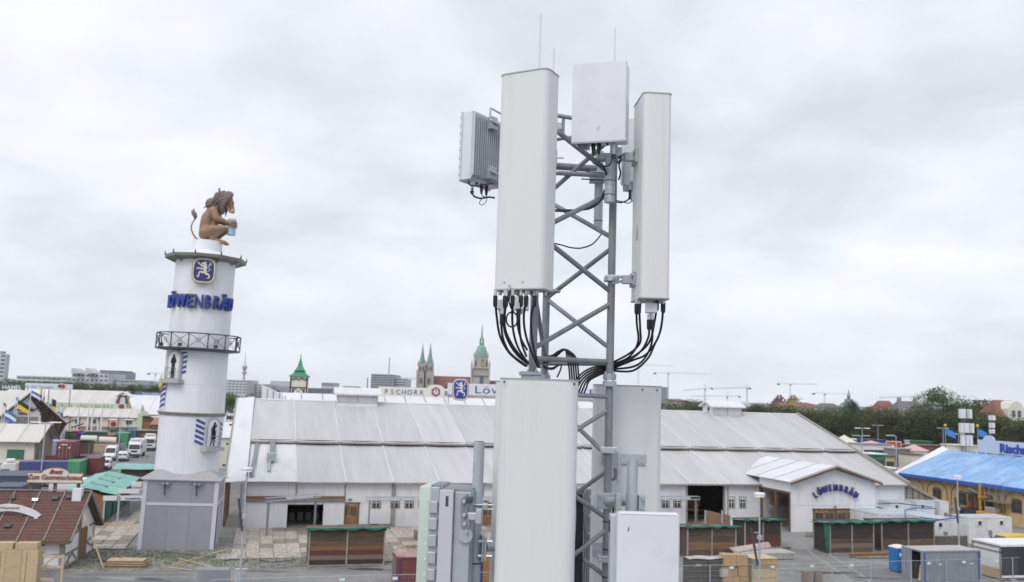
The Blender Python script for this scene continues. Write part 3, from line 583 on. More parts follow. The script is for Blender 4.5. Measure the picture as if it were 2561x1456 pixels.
MB().lathe([(rd-.05, zd1), (rd-.05, zd1+.1), (rd, zd1+.12), (rd, zdt), (rd-.08, zdt+.03)], 40).build('plinth_drum', white, tower, smooth=30)
# emblem and letters on the tower (face the camera side of the round shaft)
def on_shaft(ang, z, r, dx=0): return (r*sin(ang), -r*cos(ang), z)
zem = tz(686); ea = .07
eo = thing('x', None, None); bpy.data.objects.remove(eo)
eh = bpy.data.objects.new('emblem', MB().lathe([(.3, -.1), (.3, .1)], 8).mesh('emblem_mount', galvd)); C.objects.link(eh); eh.parent = tower
eh.location = on_shaft(ea, zem, rs[6]+.05); eh.rotation_euler = (0, 0, ea)
sc_ = CY/2198
emr = emblem(eh, (0, 0), 54*sc_*1.02, 57*sc_*1.1, -.35)
word = 'LÖWENBRÄU'; zl = tz(768, rs[4]); rl = rs[4]+.24
pxs = [416, 424, 441, 462, 485, 509, 531, 549, 564]
def ang_for(px):
    best = 0
    for i in range(-140, 141):
        t = i*.011; p = TW.u*(rl*sin(t))-TW.n*(rl*cos(t))+V3((CX, CY, zl))
        if proj(p)[0] < px: best = t
    return best
for ch, px in zip(word, pxs):
    t = ang_for(px) if 430 < px < 560 else (-1.36 if px < 420 else -.98 if px < 430 else 1.1)
    lt = put('letter', text_mesh(ch, 1.55, .26, bold=.03, m=blue), tower, on_shaft(t, zl, rl), rot=(RX, 0, t)); lt.scale = (.72, 1.1, 1)
    put('letter_backing', text_mesh(ch, 1.59, .14, bold=.07, m=gold), lt, (0, 0, -.2))
# window niches with silhouettes and striped shutters
def niche(px, py, ang, stripes, pose, zoff=0):
    z = tz(py, rs[2]); r = rs[2] if py > 1000 else rs[3]
    if py > 1000: r = (rs[0]+rs[1])/2
    o_ = put('niche', MB().ext([(-.85, 0, -1.3), (.85, 0, -1.3), (.85, 0, .7)]+[(.85*cos(t/10*pi), 0, .7+.75*sin(t/10*pi)) for t in range(1, 10)]+[(-.85, 0, .7)], (0, .5, 0)).mesh('niche', mat('niche_stone', (.42, .42, .42), .7)), tower, on_shaft(ang, z, r+.2), rz=ang)
    MB().ext([(-.62, -.012, -1.2), (.62, -.012, -1.2), (.62, -.012, .7)]+[(.62*cos(t/10*pi), -.012, .7+.58*sin(t/10*pi)) for t in range(1, 10)]+[(-.62, -.012, .7)], (0, .01, 0)).build('niche_back', white, o_)
    MB().bx(-1.1, 1.1, -.45, .3, -1.62, -1.28).build('sill', MATS['niche_stone'], o_)
    f = MB(); 
    if pose: parts = [([(0, .95), (0, .78)], .12), ([(0, .72), (-.02, .3), (0, .05)], .2), ([(-.18, .6), (-.3, .3), (-.1, .2)], .07), ([(.18, .6), (.3, .35), (.1, .25)], .07), ([(-.08, .1), (-.12, -.6), (-.1, -1.1)], .1), ([(.1, .1), (.08, -.6), (.12, -1.1)], .1)]
    else: parts = [([(.05, .98), (.05, .82)], .12), ([(.03, .75), (0, .35), (0, .1)], .16), ([(-.1, .6), (-.3, .35), (-.12, .2)], .06), ([(.1, .6), (.3, .65), (.25, .85)], .06), ([(0, .2), (0, -.1), (0, -.5)], .3), ([(-.08, -.4), (-.15, -.8), (-.3, -1.05)], .06), ([(.1, -.4), (.12, -1.1)], .06)]
    for pts, wd in parts:
        for (xa, za_), (xb, zb2) in zip(pts[:-1], pts[1:]): f.beam((xa, -.05, za_+.05), (xb, -.05, zb2-.05), wd*1.7, .03, up=(0, 1, 0))
    f.build('silhouette_figure', mat('black_paint', (.012, .012, .012), .6), o_)
    g = MB()
    for x in (-.6, .6): g.tube([(x, -.35, -1.25), (x, -.35, -.25)], .03, 5)
    for z_ in (-.25, -1.2): g.tube([(-.6, -.35, z_), (.6, -.35, z_)], .03, 5)
    g.tube([(-.6, -.35, -1.2), (.6, -.35, -.25)], .02, 4).tube([(.6, -.35, -1.2), (-.6, -.35, -.25)], .02, 4).build('railing', galvd, o_)
def curve_shutter(ac, px_w, z0, z1, r, up_right):
    n = 8; h_ = (z1-z0); sh = put('shutter', MB().grid(lambda u, v: ((r+.04)*sin(ac+(u-.5)*px_w), -(r+.04)*cos(ac+(u-.5)*px_w), z0+h_*v), 8, 1).mesh('shutter', white), tower)
    ns = 5
    for k in range(ns):
        zz = z0+h_*(k+.05)/ns; sl = h_/ns*.8*(1 if up_right else -1)
        off = 0 if up_right else h_/ns*.5
        MB().grid(lambda u, v: ((r+.06)*sin(ac+(u-.5)*px_w), -(r+.06)*cos(ac+(u-.5)*px_w), min(z1, max(z0, zz+off+sl*u+v*h_/ns*.56))), 8, 1).build('stripe', mat('stripe_blue', (.06, .07, .30), .5), sh)
aN = -.52
niche(430, 915, aN-.1, 0, 1); curve_shutter(aN+.17, .30, tz(943, rs[3]), tz(880, rs[3]), rs[3], True)
niche(528, 1082, .82, 0, 0); curve_shutter(.40, .30, tz(1112, rs[0]), tz(1046, rs[0]), (rs[0]+rs[1])/2, False); curve_shutter(1.22, .3, tz(1112, rs[0]), tz(1050, rs[0]), (rs[0]+rs[1])/2, False)
curve_shutter(-1.12, .45, tz(1028, rs[1]), tz(962, rs[1]), rs[1], True)
q = on_shaft(-1.2, tz(960, rs[1]), rs[1]+.25); star((0, 0), .75, .4, 6, 0, .1).build('gilt_crown', mat('bright_gold', (.6, .45, .04), .4), tower, loc=q, rz=-1.2)
for x in (-B2*.42, B2*.42):
    l = MB().bx(x-.3, x-.05, -B2-.35, -B2-.02, hb-.45, hb-.25).bx(x+.05, x+.32, -B2-.35, -B2-.02, hb-.45, hb-.25); l.build('wall_lamp', trimg, tower); MB().tube([(x, -B2-.12, hb-.35), (x, -B2-.12, hb-1.4)], .05, 6).tube([(x-.55, -B2-.3, hb-.42), (x+.7, -B2-.3, hb-.42)], .03, 5).build('lamp_bracket', dark, tower)
# ---------------------------------------------------------------- the antenna mast in the foreground
def Z1(x, y): return ((1280+x/2.511)/1.132, (20+y/2.511)/1.132)
def Z2(x, y): return ((1280+x/2.697)/1.132, (560+y/2.697)/1.132)
def Z3(x, y): return ((1180+x/2.395)/1.132, (1040+y/2.395)/1.132)
def col(px, py, y): p = AT(px, py, y); return (p.x, p.y)
L1, L2, RR = col(1331, 930, 6.66), col(1361, 930, 7.38), col(1524.4, 930, 7.0)
def nd(leg, py): return V3((leg[0], leg[1], zfor(leg[0], leg[1], py)))
mast = thing('lattice_mast', 'grey galvanised triangular lattice mast carrying the panel antennas', 'antenna mast', (0, 0, 0))
rl_ = .031
for leg, yt, yf, in ((L1, 290, 945), (L2, 290, 950), (RR, 330, 948)):
    zf = zfor(leg[0], leg[1], yf); zt_ = zfor(leg[0], leg[1], yt)
    MB().tube([(*leg, zf+.0), (*leg, zt_)], rl_, 16).build('leg', galvd, mast, smooth=40)
    MB().tube([(*leg, 0), (*leg, zf-.06)], rl_, 16).build('leg', galvd, mast, smooth=40)
    for dz, rr_ in ((-.06, .055), (-.005, .053)): MB().lathe([(rr_, zf+dz), (rr_, zf+dz+.045)], 20, leg).build('flange', galv, mast, bevel=.004)
    for k in range(4): t = .6+k*pi/2; MB().tube([(leg[0]+.043*cos(t), leg[1]+.043*sin(t), zf-.075), (leg[0]+.043*cos(t), leg[1]+.043*sin(t), zf+.06)], .008, 6).build('bolt', steel, mast)
MB().bx(L1[0]-.085, L1[0]+.085, L1[1]-.07, L1[1]+.07, nd(L1, 957).z, nd(L1, 940).z).build('joint_block', galv, mast, bevel=.005)
MB().bx(L1[0]-.1, L1[0]+.07, L1[1]-.075, L1[1]+.075, nd(L1, 940).z+.002, nd(L1, 930).z).build('joint_block', galv, mast, bevel=.005)
def brace(a, b, r=.019): MB().tube([a, b], r, 12).build('brace', galvd, mast, smooth=40)
for la, ya, lb, yb, r in ((L1, 294, RR, 440, .021), (RR, 481, L1, 578, .02), (L1, 582, RR, 731, .02), (RR, 759, L1, 872, .02),
                          (RR, 340, L2, 482, .019), (L2, 505, RR, 595, .019), (RR, 620, L2, 746, .019), (L2, 748, RR, 872, .019),
                          (L1, 734, L2, 890, .019), (L1, 560, L2, 700, .019), (L1, 300, L2, 430, .019),
                          (L1, 896.5, RR, 905, .02), (L2, 909.5, RR, 910, .017), (L1, 900, L2, 912, .018), (L2, 287, RR, 312, .019), (L1, 283, L2, 290, .018), (L2, 352, RR, 326, .014)):
    brace(nd(la, ya), nd(lb, yb), r)
for la, ya, lb, yb in ((RR, 1024, L1, 1149), (L1, 1163, RR, 1297), (RR, 1324, L1, 1480), (L2, 985, RR, 1143), (RR, 1175, L2, 1300), (L2, 1318, RR, 1442), (L1, 984, RR, 992)):
    brace(nd(la, ya), nd(lb, yb), .018)
zz = nd(RR, 1470).z
k = 0
while zz > .7:          # lower mast down to the ground, out of the picture
    for a, b in ((L1, RR), (L2, RR), (L1, L2)): brace(V3((*(a if k % 2 else b), zz)), V3((*(b if k % 2 else a), zz-.6)), .018)
    zz -= .62; k += 1
MB().bx(-.35, 1.3, 6.2, 7.9, 0, .3).build('footing', gm, mast)
# flange with bolts at the back leg, clamps, stub pipes and arms
def stub(px, yt, yb, y, r, nm='stub_pipe'):
    p = col(px, (yt+yb)/2, y); z0, z1 = zfor(*p, yb), zfor(*p, yt)
    MB().tube([(*p, z0), (*p, z1)], r, 20).build(nm, galv, mast, smooth=40); return p
def band(p, py, r, h=.012, m=None): z = zfor(*p, py); MB().lathe([(r, z-h/2), (r, z+h/2)], 20, p).build('cable_tie', m or black, mast)
P1 = stub(1524.5, 386, 507, 6.84, .041); P2 = stub(1497, 380, 573, 7.45, .038); P3 = stub(1580, 1150, 1300, 6.62, .041)
for y_ in (453, 488): band(P1, y_, .043, .006)
band(P1, 472, .0425, .03, steel); band(P2, 553, .040, .006); band(P2, 500, .041, .006)
MB().tube([nd(L2, 415), V3((*P2, zfor(*P2, 423)))], .031, 14).build('mounting_arm', galvd, mast, smooth=40)
MB().tube([nd(L2, 432), V3((*P1, zfor(*P1, 440)))], .02, 10).build('mounting_arm', galvd, mast, smooth=40)
def blk(c, sx, sy, sz, nm='clamp', m=None, rz=0, par=None, bev=.004): return MB().bx(-sx/2, sx/2, -sy/2, sy/2, -sz/2, sz/2).build(nm, m or galv, par or mast, bevel=bev, loc=c, rz=rz)
q = nd(L2, 324); blk(q+V3((.04, -.03, 0)), .13, .11, .045); blk(q+V3((.04, -.03, .03)), .12, .1, .02)
for dx in (.0, .08): MB().tube([q+V3((dx+.02, -.08, -.06)), q+V3((dx+.02, -.08, .07))], .013, 6).build('bolt', galvd, mast)
for y_, h in ((402, .13), (437, .03)):
    q = nd(L2, y_); blk(q+V3((.03, -.05, 0)), .05, .1, h); MB().tube([q+V3((.0, -.1, 0)), q+V3((.11, -.1, 0))], .007, 6).build('bolt', steel, mast)
q = nd(L2, 728); blk(q+V3((.03, -.02, .0)), .17, .13, .022)
q = V3((*P2, zfor(*P2, 447))); blk(q+V3((-.02, -.03, 0)), .13, .09, .09)
for dz, dx in ((.03, -.12), (.012, -.13), (-.03, -.16)): MB().tube([q+V3((dx, -.085, dz)), q+V3((.03, -.085, dz))], .006, 6).build('threaded_rod', dark, mast)
q = V3((*P1, zfor(*P1, 392))); blk(q+V3((-.02, .03, 0)), .17, .1, .05); blk(q+V3((.06, -.05, .03)), .05, .02, .07, m=steel)
# clamp brackets on the right leg
def leg_clamp(py, leg=RR, w=.13, out=.02):
    q = nd(leg, py); blk(q+V3((0, -.04, 0)), w, .03, .05, m=steel); blk(q+V3((0, .04, 0)), w, .03, .05, m=steel)
    for s_ in (-1, 1): MB().tube([q+V3((s_*w*.42, -.12, 0)), q+V3((s_*w*.42, .12, 0))], .008, 8).build('threaded_rod', steel, mast)
    return q
leg_clamp(1125); leg_clamp(1396); leg_clamp(697, w=.11)
for y_ in (1304, 1373, 1442): q = nd(RR, y_); MB().lathe([(.034, q.z-.004), (.034, q.z+.004)], 16, RR).build('cable_tie', black, mast)
q = nd(RR, 1252); blk(q+V3((-.0, -.035, 0)), .17, .012, .125)
for sx in (-.065, .07):
    for sz in (-.04, .04): MB().tube([q+V3((sx, -.06, sz)), q+V3((sx, .03, sz))], .011, 6).build('bolt', steel, mast)
z3 = zfor(*P3, 1254); MB().tube([q+V3((0, -.04, 0)), V3((P3[0], P3[1], z3))], .035, 16).build('mounting_arm', galv, mast, smooth=40)
MB().lathe([(.047, z3-.075), (.047, z3+.055)], 20, P3).build('clamp_sleeve', galv, mast, smooth=40)
blk(V3((P3[0]-.105, P3[1]-.03, z3-.01)), .04, .09, .14); blk(V3((P3[0]+.07, P3[1]-.0, z3-.01)), .045, .09, .12)
for sz in (-.045, .03):
    for sx in (-.1, .075): MB().tube([(P3[0]+sx, P3[1]-.08, z3+sz), (P3[0]+sx, P3[1]+.05, z3+sz)], .012, 6).build('bolt', steel, mast)
# left mounting pole
PM = col(1192, 1280, 6.42); zt_ = zfor(*PM, 1104)
pole = thing('mounting_pole', 'short vertical galvanised pipe left of the large lower panel antenna', 'mounting pole', (*PM, 0), 0)
MB().tube([(0, 0, 13.0), (0, 0, zt_)], .039, 24).build('pipe', galv, pole, smooth=40)
MB().lathe([(.030, zt_-.03), (.033, zt_+.001)], 20).build('pipe_bore', dkgap, pole)  # dark plug paints the shade of the hollow on the closed pipe end
za_ = zfor(*PM, 1368)
MB().lathe([(.047, za_-.07), (.047, za_+.09)], 24).build('sleeve', galv, pole, smooth=40)
MB().bx(.045, .06, -.08, .07, -.09+za_, .09+za_).build('sleeve_flange', galv, pole, bevel=.003); MB().bx(.064, .079, -.08, .07, -.08+za_, .08+za_).build('sleeve_flange', galv, pole, bevel=.003)
MB().tube([(.07, 0, za_), (L1[0]-PM[0], L1[1]-PM[1], za_)], .034, 16).build('arm', galv, pole, smooth=40)
for sz in (-.05, .05):
    for sy in (-.06,): MB().tube([(.02, sy, za_+sz), (.12, sy, za_+sz)], .011, 6).build('bolt', steel, pole)
MB().lathe([(.041, za_-.115), (.041, za_-.105)], 20).build('cable_tie', black, pole)
z4 = zfor(*PM, 1265)
for dz in (-.012, .012): MB().tube([(-.08, -.045, z4+dz), (.12, -.045, z4+dz*1.3)], .006, 8).build('threaded_rod', steel, pole)
MB().bx(.035, .075, -.06, .03, z4-.02, z4+.02).build('clamp', steel, pole, bevel=.003); MB().bx(-.08, -.04, -.06, .03, z4-.03, z4+.03).build('clamp', steel, pole, bevel=.003)
# ---- antennas
def plan(w, d, r, n=5, bulge=0.0):
    pts = []
    for cx, cy, a0, rr_ in ((r[1], d-r[1], pi/2, r[1]), (r[0], r[0], pi, r[0]), (w-r[0], r[0], 3*pi/2, r[0]), (w-r[1], d-r[1], 0, r[1])):
        for k in range(n+1): t = a0+pi/2*k/n; pts.append((cx+rr_*cos(t), cy+rr_*sin(t)))
    return pts
def rbox(nm, label, cat, pl, pc, d, yt, yb, r, m, group=None, cap=True, zb=None, body='radome'):
    A_, B_ = V3((*col(*pl), 0)), V3((*col(*pc), 0)); w = (B_-A_).length; a = math.atan2(B_.y-A_.y, B_.x-A_.x)
    z1 = zfor(B_.x, B_.y, yt); z0 = zb if zb is not None else zfor(B_.x, B_.y, yb)
    o = thing(nm, label, cat, (A_.x, A_.y, z0), a, group); h = z1-z0; P = plan(w, d, r)
    MB().ext([(x, y, 0) for x, y in P], (0, 0, h)).build(body, m, o, smooth=35)
    if cap:
        cx, cy = w/2, d/2; Q = [(cx+(x-cx)*(1+.008/w), cy+(y-cy)*(1+.008/d)) for x, y in P]
        MB().ext([(x, y, h+.0005) for x, y in Q], (0, 0, .008)).build('top_cap', rim, o, smooth=35)
        MB().ext([(x, y, -.010) for x, y in Q], (0, 0, .0095)).build('bottom_plate', rim, o, smooth=35)
    return o, w, h
ULP, w, h = rbox('panel_antenna', 'large white panel antenna at the upper left of the mast with nine cables below', 'panel antenna', (1240, 450, 6.18), (1362, 450, 6.0), .2, 171, 719, (.05, .02), radome)
for x in (w*.25, w*.62): MB().tube([(x, -.006, .045), (x, .005, .045)], .007, 8).build('screw', steel, ULP)
def connector(par, x, y, z=0, m=None, r=.013):
    MB().lathe([(r*1.25, z-.012), (r*1.25, z-.002)], 10, (x, y)).build('connector_flange', steel, par)
    c = MB().lathe([(r*.8, z-.03), (r, z-.026), (r, z-.012)], 12, (x, y)).build('connector', steel, par)
def cable(pts, r, d0, d1, label, group=None, boot=True, n=None, conv=Z2, nm='coaxial_cable'):
    P = [V3(AT(*conv(*p), d0+(d1-d0)*i/(len(pts)-1))) for i, p in enumerate(pts)]
    Q = []
    for i in range(len(P)-1):          # Catmull-Rom
        a, b, c, d = P[max(i-1, 0)], P[i], P[i+1], P[min(i+2, len(P)-1)]
        for k in range(6): t = k/6; Q.append(.5*((2*b)+(c-a)*t+(2*a-5*b+4*c-d)*t*t+(3*b-3*c+d-a)*t**3))
    Q.append(P[-1]); o = MB().tube(Q, r, 8).build(nm, black, smooth=60); tag(o, label, 'cable', group)
    if boot: MB().tube([P[0]+V3((0, 0, .035)), P[0]+V3((0, 0, .03)), P[0]-V3((0, 0, .03)), P[0]-V3((0, 0, .045))], [r*1.1, r*1.9, r*1.75, r*1.2], 10).build('connector_boot', black, o, smooth=50); MB().tube([P[0]+V3((0, 0, .035)), P[0]+V3((0, 0, .075))], r*1.45, 10).build('plug', steel, o)
    return o
cl = [[(328, 785), (338, 900), (362, 1050), (420, 1165), (490, 1235), (560, 1285)], [(378, 925), (376, 1000), (395, 1100), (450, 1195), (570, 1285)],
      [(402, 785), (391, 900), (400, 1020), (440, 1120), (500, 1205), (580, 1270)], [(410, 790), (400, 980), (450, 1110), (520, 1205), (580, 1255)],
      [(460, 785), (458, 940), (474, 1060), (510, 1160), (570, 1250)], [(523, 785), (512, 900), (515, 1020), (532, 1120), (565, 1210)],
      [(563, 785), (546, 900), (552, 1000), (575, 1100), (615, 1200), (655, 1295)], [(628, 785), (604, 900), (604, 1020), (620, 1140), (650, 1250), (668, 1295)],
      [(505, 885), (498, 960), (522, 1070), (570, 1160)], [(432, 745), (430, 780), (448, 840), (470, 870)]]
for i, pts in enumerate(cl): cable(pts, .0085 if i < 9 else .005, 6.1, 6.6 if i < 9 else 6.14, ORD[i]+' black cable from the left hanging under the upper left panel antenna', 'cables under the upper left antenna')
for px, yy in ((328, .05), (378, .1), (402, .06), (432, .14), (460, .05), (523, .08), (545, .14), (563, .05), (592, .12), (628, .06), (648, .15)):
    X = (px-288)/(715-288)*w*1.05; connector(ULP, min(w-.02, X), yy, -.010)
t_ = [AT(*Z2(455+43*cos(a*.35), 930+57*sin(a*.35)), 6.12+.004*a) for a in range(37)]
tag(MB().tube(t_, .006, 6).build('cable_coil', black, smooth=60), 'coiled black cable loop hanging under the upper left panel antenna', 'cable')
def wbox(x0, x1, y0, y1, y, d, label, conv=Z2, m=None, nm='filter_box'):
    a, b = AT(*conv(x0, y0), y), AT(*conv(x1, y1), y); o = thing(nm, label, 'filter box', ((a.x+b.x)/2, y, b.z)); w_, h_ = b.x-a.x, a.z-b.z
    MB().bx(-w_/2, w_/2, 0, d, 0, h_).build('casing', m or radomew, o, bevel=.004); MB().bx(-w_/2-.004, w_/2+.004, -.006, -.001, h_*.06, h_*.94).build('cover', m or radomew, o, bevel=.002)
    MB().lathe([(.012, -.03), (.014, 0)], 10, (0, d/2)).build('connector', steel, o); return o
wbox(340, 400, 775, 855, 6.2, .05, 'small white filter box under the left end of the upper left antenna')
wbox(473, 582, 750, 860, 6.95, .08, 'pale grey box behind the cables under the upper left antenna', m=radome)
URP, w, h = rbox('panel_antenna', 'narrow tall white panel antenna at the upper right of the mast', 'panel antenna', (1606, 450, 6.5), (1678, 450, 6.515), .36, 236, 745, (.035, .02), radome)
for x in (.04, .12, .17): MB().tube([(-.004, .1+x, .03), (.0, .1+x, .03)], .006, 6).build('screw', steel, URP)
for dz, x, y in ((0, .03, .25), (0, .06, .3), (0, .09, .12), (0, .11, .22), (0, .15, .2), (0, .19, .08)): connector(URP, x, y, -.010)
def tri_mark():
    s = .055; zc = h*.64-.3
    zc = zfor(URP.location.x, URP.location.y+.15, (560+265/2.697)/1.132)-URP.location.z
    mb = MB(); A = [(-.002, .15-s*.55, zc-s), (-.002, .15+s*.55, zc-s), (-.002, .15, zc+s)]
    for i in range(3): mb.beam(A[i], A[(i+1) % 3], .004, .002, up=(1, 0, 0))
    mb.build('warning_triangle', mat('faint_grey_print', (.3, .3, .36), .5), URP)
    mb = MB(); mb.beam((-.002, .15, zc-s*.6), (-.002, .165, zc-.01), .004, .002, up=(1, 0, 0)).beam((-.002, .165, zc-.01), (-.002, .14, zc+.0), .004, .002, up=(1, 0, 0)).beam((-.002, .14, zc), (-.002, .15, zc+s*.5), .004, .002, up=(1, 0, 0)); mb.build('warning_bolt', MATS['faint_grey_print'], URP)
tri_mark()
for i, pts in enumerate([[(1405, 845), (1408, 960), (1418, 1100), (1350, 1215), (1230, 1270)], [(1426, 845), (1434, 1000), (1432, 1110), (1350, 1190), (1230, 1255)],
             [(1500, 965), (1498, 1060), (1440, 1170), (1340, 1245), (1230, 1285)], [(1562, 820), (1545, 940), (1505, 1100), (1400, 1200), (1230, 1290)],
             [(1606, 830), (1600, 950), (1565, 1080), (1480, 1195), (1380, 1240), (1230, 1300)], [(1525, 965), (1522, 1110), (1465, 1230), (1380, 1290), (1230, 1308)], [(1612, 835), (1590, 1010), (1540, 1130), (1490, 1230), (1380, 1320), (1230, 1322)]]):
    cable(pts, .0085, 6.6, 7.05, ORD[i]+' black cable from the left swinging down from the upper right panel antenna', 'cables under the upper right antenna')
wbox(1482, 1560, 800, 880, 6.58, .06, 'small white filter box under the upper right panel antenna')
for i in range(6): cable([(1240, 1250+i*15), (1160, 1278+i*12), (1060, 1300+i*17), (985+i*9, 1345+i*16), (925+i*20, 1420+i*5), (885+i*22, 1520)], .0075, 7.08, 7.0, ORD[i]+' cable from the top in the bundle crossing behind the right mast leg', 'cables crossing behind the right mast leg', boot=False)
for i in range(5): cable([(690, 1215+i*12), (760, 1205+i*9), (815+i*9, 1170-i*2), (862+i*12, 1160+i*6), (878+i*17, 1230), (892+i*17, 1310), (900+i*17, 1420)], .0072, 7.0+.02*i, 7.0, ORD[i]+' cable from the left in the bundle looped over the horizontal bar', 'cables looped over the bar', boot=False)
for i in range(3): cable([(690, 1290), (760, 1310-i*5), (820, 1275), (830, 1300), (800, 1370)], .007, 7.3, 7.2, ORD[i]+' thin cable from the bottom hanging slack below the horizontal bar', 'slack cables below the bar', boot=False)
for i in range(5): cable([(1085+i*7, 860), (1088+i*8, 1000), (1080+i*9, 1200), (1075+i*10, 1480)], .010, 6.9, 6.9+.02*i, ORD[i]+' black cable from the left running down right of the large lower antenna', 'cables running down the mast', boot=False, conv=Z3)
cable([(1335, 950), (1318, 1040), (1312, 1150), (1335, 1260), (1320, 1380), (1318, 1450)], .008, 6.9, 6.9, 'single black cable tied to the right mast leg', boot=False, conv=Z3)
cable([(1145, 1030), (1120, 1120), (1060, 1130), (1000, 1110)], .006, 6.6, 6.8, 'thin black jumper cable under the square white radio', boot=True, conv=Z1)
cable([(1075, 1135), (1095, 1200), (1085, 1310), (1040, 1390), (960, 1430), (800, 1450), (700, 1448)], .009, 6.75, 7.2, 'black cable sweeping from the square radio down to the left leg', boot=False, conv=Z1)
cable([(1080, 1300), (1040, 1395), (960, 1440), (850, 1442), (700, 1440)], .005, 6.75, 7.2, 'thin black cable sweeping beside the thicker one to the left leg', boot=False, conv=Z1)
cable([(1200, 1060), (1185, 1130), (1195, 1180), (1182, 1230)], .007, 6.8, 6.9, 'short black cable beside the clamps of the square radio', boot=False, conv=Z1)
cable([(1262, 1330), (1250, 1370), (1200, 1390), (1165, 1385)], .006, 7.0, 7.0, 'short black cable under the rear radio unit', conv=Z1)
cable([(1285, 1375), (1250, 1395), (1210, 1385), (1165, 1375)], .004, 7.0, 7.0, 'thin looped cable under the rear radio unit', boot=False, conv=Z1)
cable([(755, 345), (830, 360), (900, 380), (980, 385), (1060, 360), (1110, 315), (1135, 280)], .006, 7.2, 7.4, 'thin black cable hanging between the left leg and the rear stub pipe', boot=False)
# brackets of the upper right panel
for py, s_ in ((702, .055), (398, .06)):
    z = zfor(URP.location.x, URP.location.y+.3, py); zl_ = z-URP.location.z
    b = MB().bx(-.02, .0, .17, .33, zl_-s_, zl_+s_).build('bracket_plate', galv, URP, bevel=.004); MB().bx(-.09, -.02, .22, .28, zl_-.035, zl_+.03).build('bracket', galv, URP, bevel=.004)
    for dz in (-.015, .02): MB().beam((-.09, .25, zl_+dz), (RR[0]-URP.location.x+.03, RR[1]-URP.location.y, zl_+dz+.01), .012, .02).build('bracket_rod', galv, URP)
    for dz in (-.03, .03): MB().tube([(-.03, .2, zl_+dz), (-.018, .2, zl_+dz)], .012, 6).build('bolt', steel, URP)
# square radio, top centre
CR, w, h = rbox('radio_unit', 'square flat white radio unit at the top centre of the mast', 'radio unit', (1430, 260, 6.62), (1565, 260, 6.5), .05, 152, 349, (.008, .004), radomew, cap=False, body='cover')
MB().bx(.012, w+.0, .052, .15, .0, h-.01).build('heat_sink', radomew, CR, bevel=.006)
MB().bx(0.0, w, -.002, .012, -.014, -.001).build('lower_lip', rim, CR)
for k in range(7): MB().bx(.045+k*.012, .049+k*.012, .03, .14, -.035, -.003).build('cooling_fin', finm, CR)
for k in range(3): MB().beam((w*.47, -.002, h*.13+k*.011), (w*.53, -.002, h*.155+k*.011), .002, .0015, up=(0, 1, 0)).build('embossed_line', radomew, CR)
def gland(par, x, y, z, h_, r, m=black): return MB().lathe([(r*.35, z-h_), (r*.7, z-h_*.75), (r, z-h_*.25), (r, z)], 12, (x, y)).build('cable_gland', m, par, smooth=40)
for x in (.385, .49): gland(CR, w*x, .07, -.003, .085, .018)
gland(CR, w*.645, .07, -.003, .02, .009); gland(CR, w*.76, .07, -.003, .1, .017, steel); MB().lathe([(.019, -.125), (.019, -.095)], 12, (w*.76, .07)).build('gland_nut', black, CR)
# finned radio at the far left
def finned(nm, label, c, ang, w, d, z0, z1, mcase, mside, nf=13, group=None):
    o = thing(nm, label, 'radio unit', (c[0], c[1], z0), ang, group); h_ = z1-z0
    MB().bx(0, w, .035, d-.02, 0, h_).build('casing', mcase, o, bevel=.006)
    MB().bx(-.012, w+.012, d-.02, d, -.01, h_+.01).build('front_cover', mcase, o, bevel=.006)
    for k in range(nf):
        x = .004+k*(w-.01)/(nf-1); MB().ext([(x, 0, .045), (x, .036, 0), (x, .036, h_), (x, .0, h_-.012)], (.006, 0, 0)).build('cooling_fin', mside, o)
    return o, h_
fc = col(1185.5, 360, 7.3); z1 = zfor(*fc, 275); z0 = zfor(*fc, 446)
FL, h = finned('radio_unit', 'white finned radio unit at the far left of the mast seen from behind', fc, R(54), .42, .155, z0, z1, radomew, mat('light_heatsink', (.50, .53, .58), .42, metal=.1, var=.05), 15)
for k in range(8): MB().tube([(-.018, .145, h*(.08+.12*k)), (-.010, .145, h*(.08+.12*k))], .007, 8).build('screw', steel, FL)
for zc in (h*.9, h*.16):
    MB().bx(.18, .26, -.05, -.002, zc-.06, zc+.05).build('bracket', galv, FL, bevel=.004); MB().tube([(.14, -.06, zc), (.34, -.06, zc-.02)], .011, 8).build('bracket_bolt', steel, FL)
MB().tube([(.17, -.03, h*.92), (.17, -.03, h+.06), (.34, -.03, h+.05)], .01, 6).build('carrying_handle', galv, FL)
for x, m_ in ((.07, steel), (.2, black), (.27, black)): gland(FL, x, .06, -.003, .09, .017, m_)
gland(FL, .13, .06, -.003, .02, .01); gland(FL, .07, .06, -.09, .03, .018)
cable([(143, 1290), (150, 1340), (200, 1360), (260, 1352), (300, 1358)], .008, 7.25, 7.2, 'black cable under the finned radio unit at the far left', boot=False, conv=Z1)
cable([(213, 1310), (212, 1340), (230, 1350), (250, 1355), (300, 1350)], .004, 7.25, 7.2, 'thin black fibre cable from the middle gland of the far left radio unit', boot=False, conv=Z1)
cable([(247, 1345), (240, 1385), (210, 1408), (193, 1395), (205, 1370), (240, 1352), (300, 1356)], .003, 7.25, 7.2, 'thin looped fibre cable under the far left radio unit', boot=False, conv=Z1)
cable([(115, 1230), (125, 1265), (170, 1272), (230, 1262), (290, 1255)], .006, 7.25, 7.3, 'black earthing cable curving under the far left radio unit', boot=False, conv=Z1)
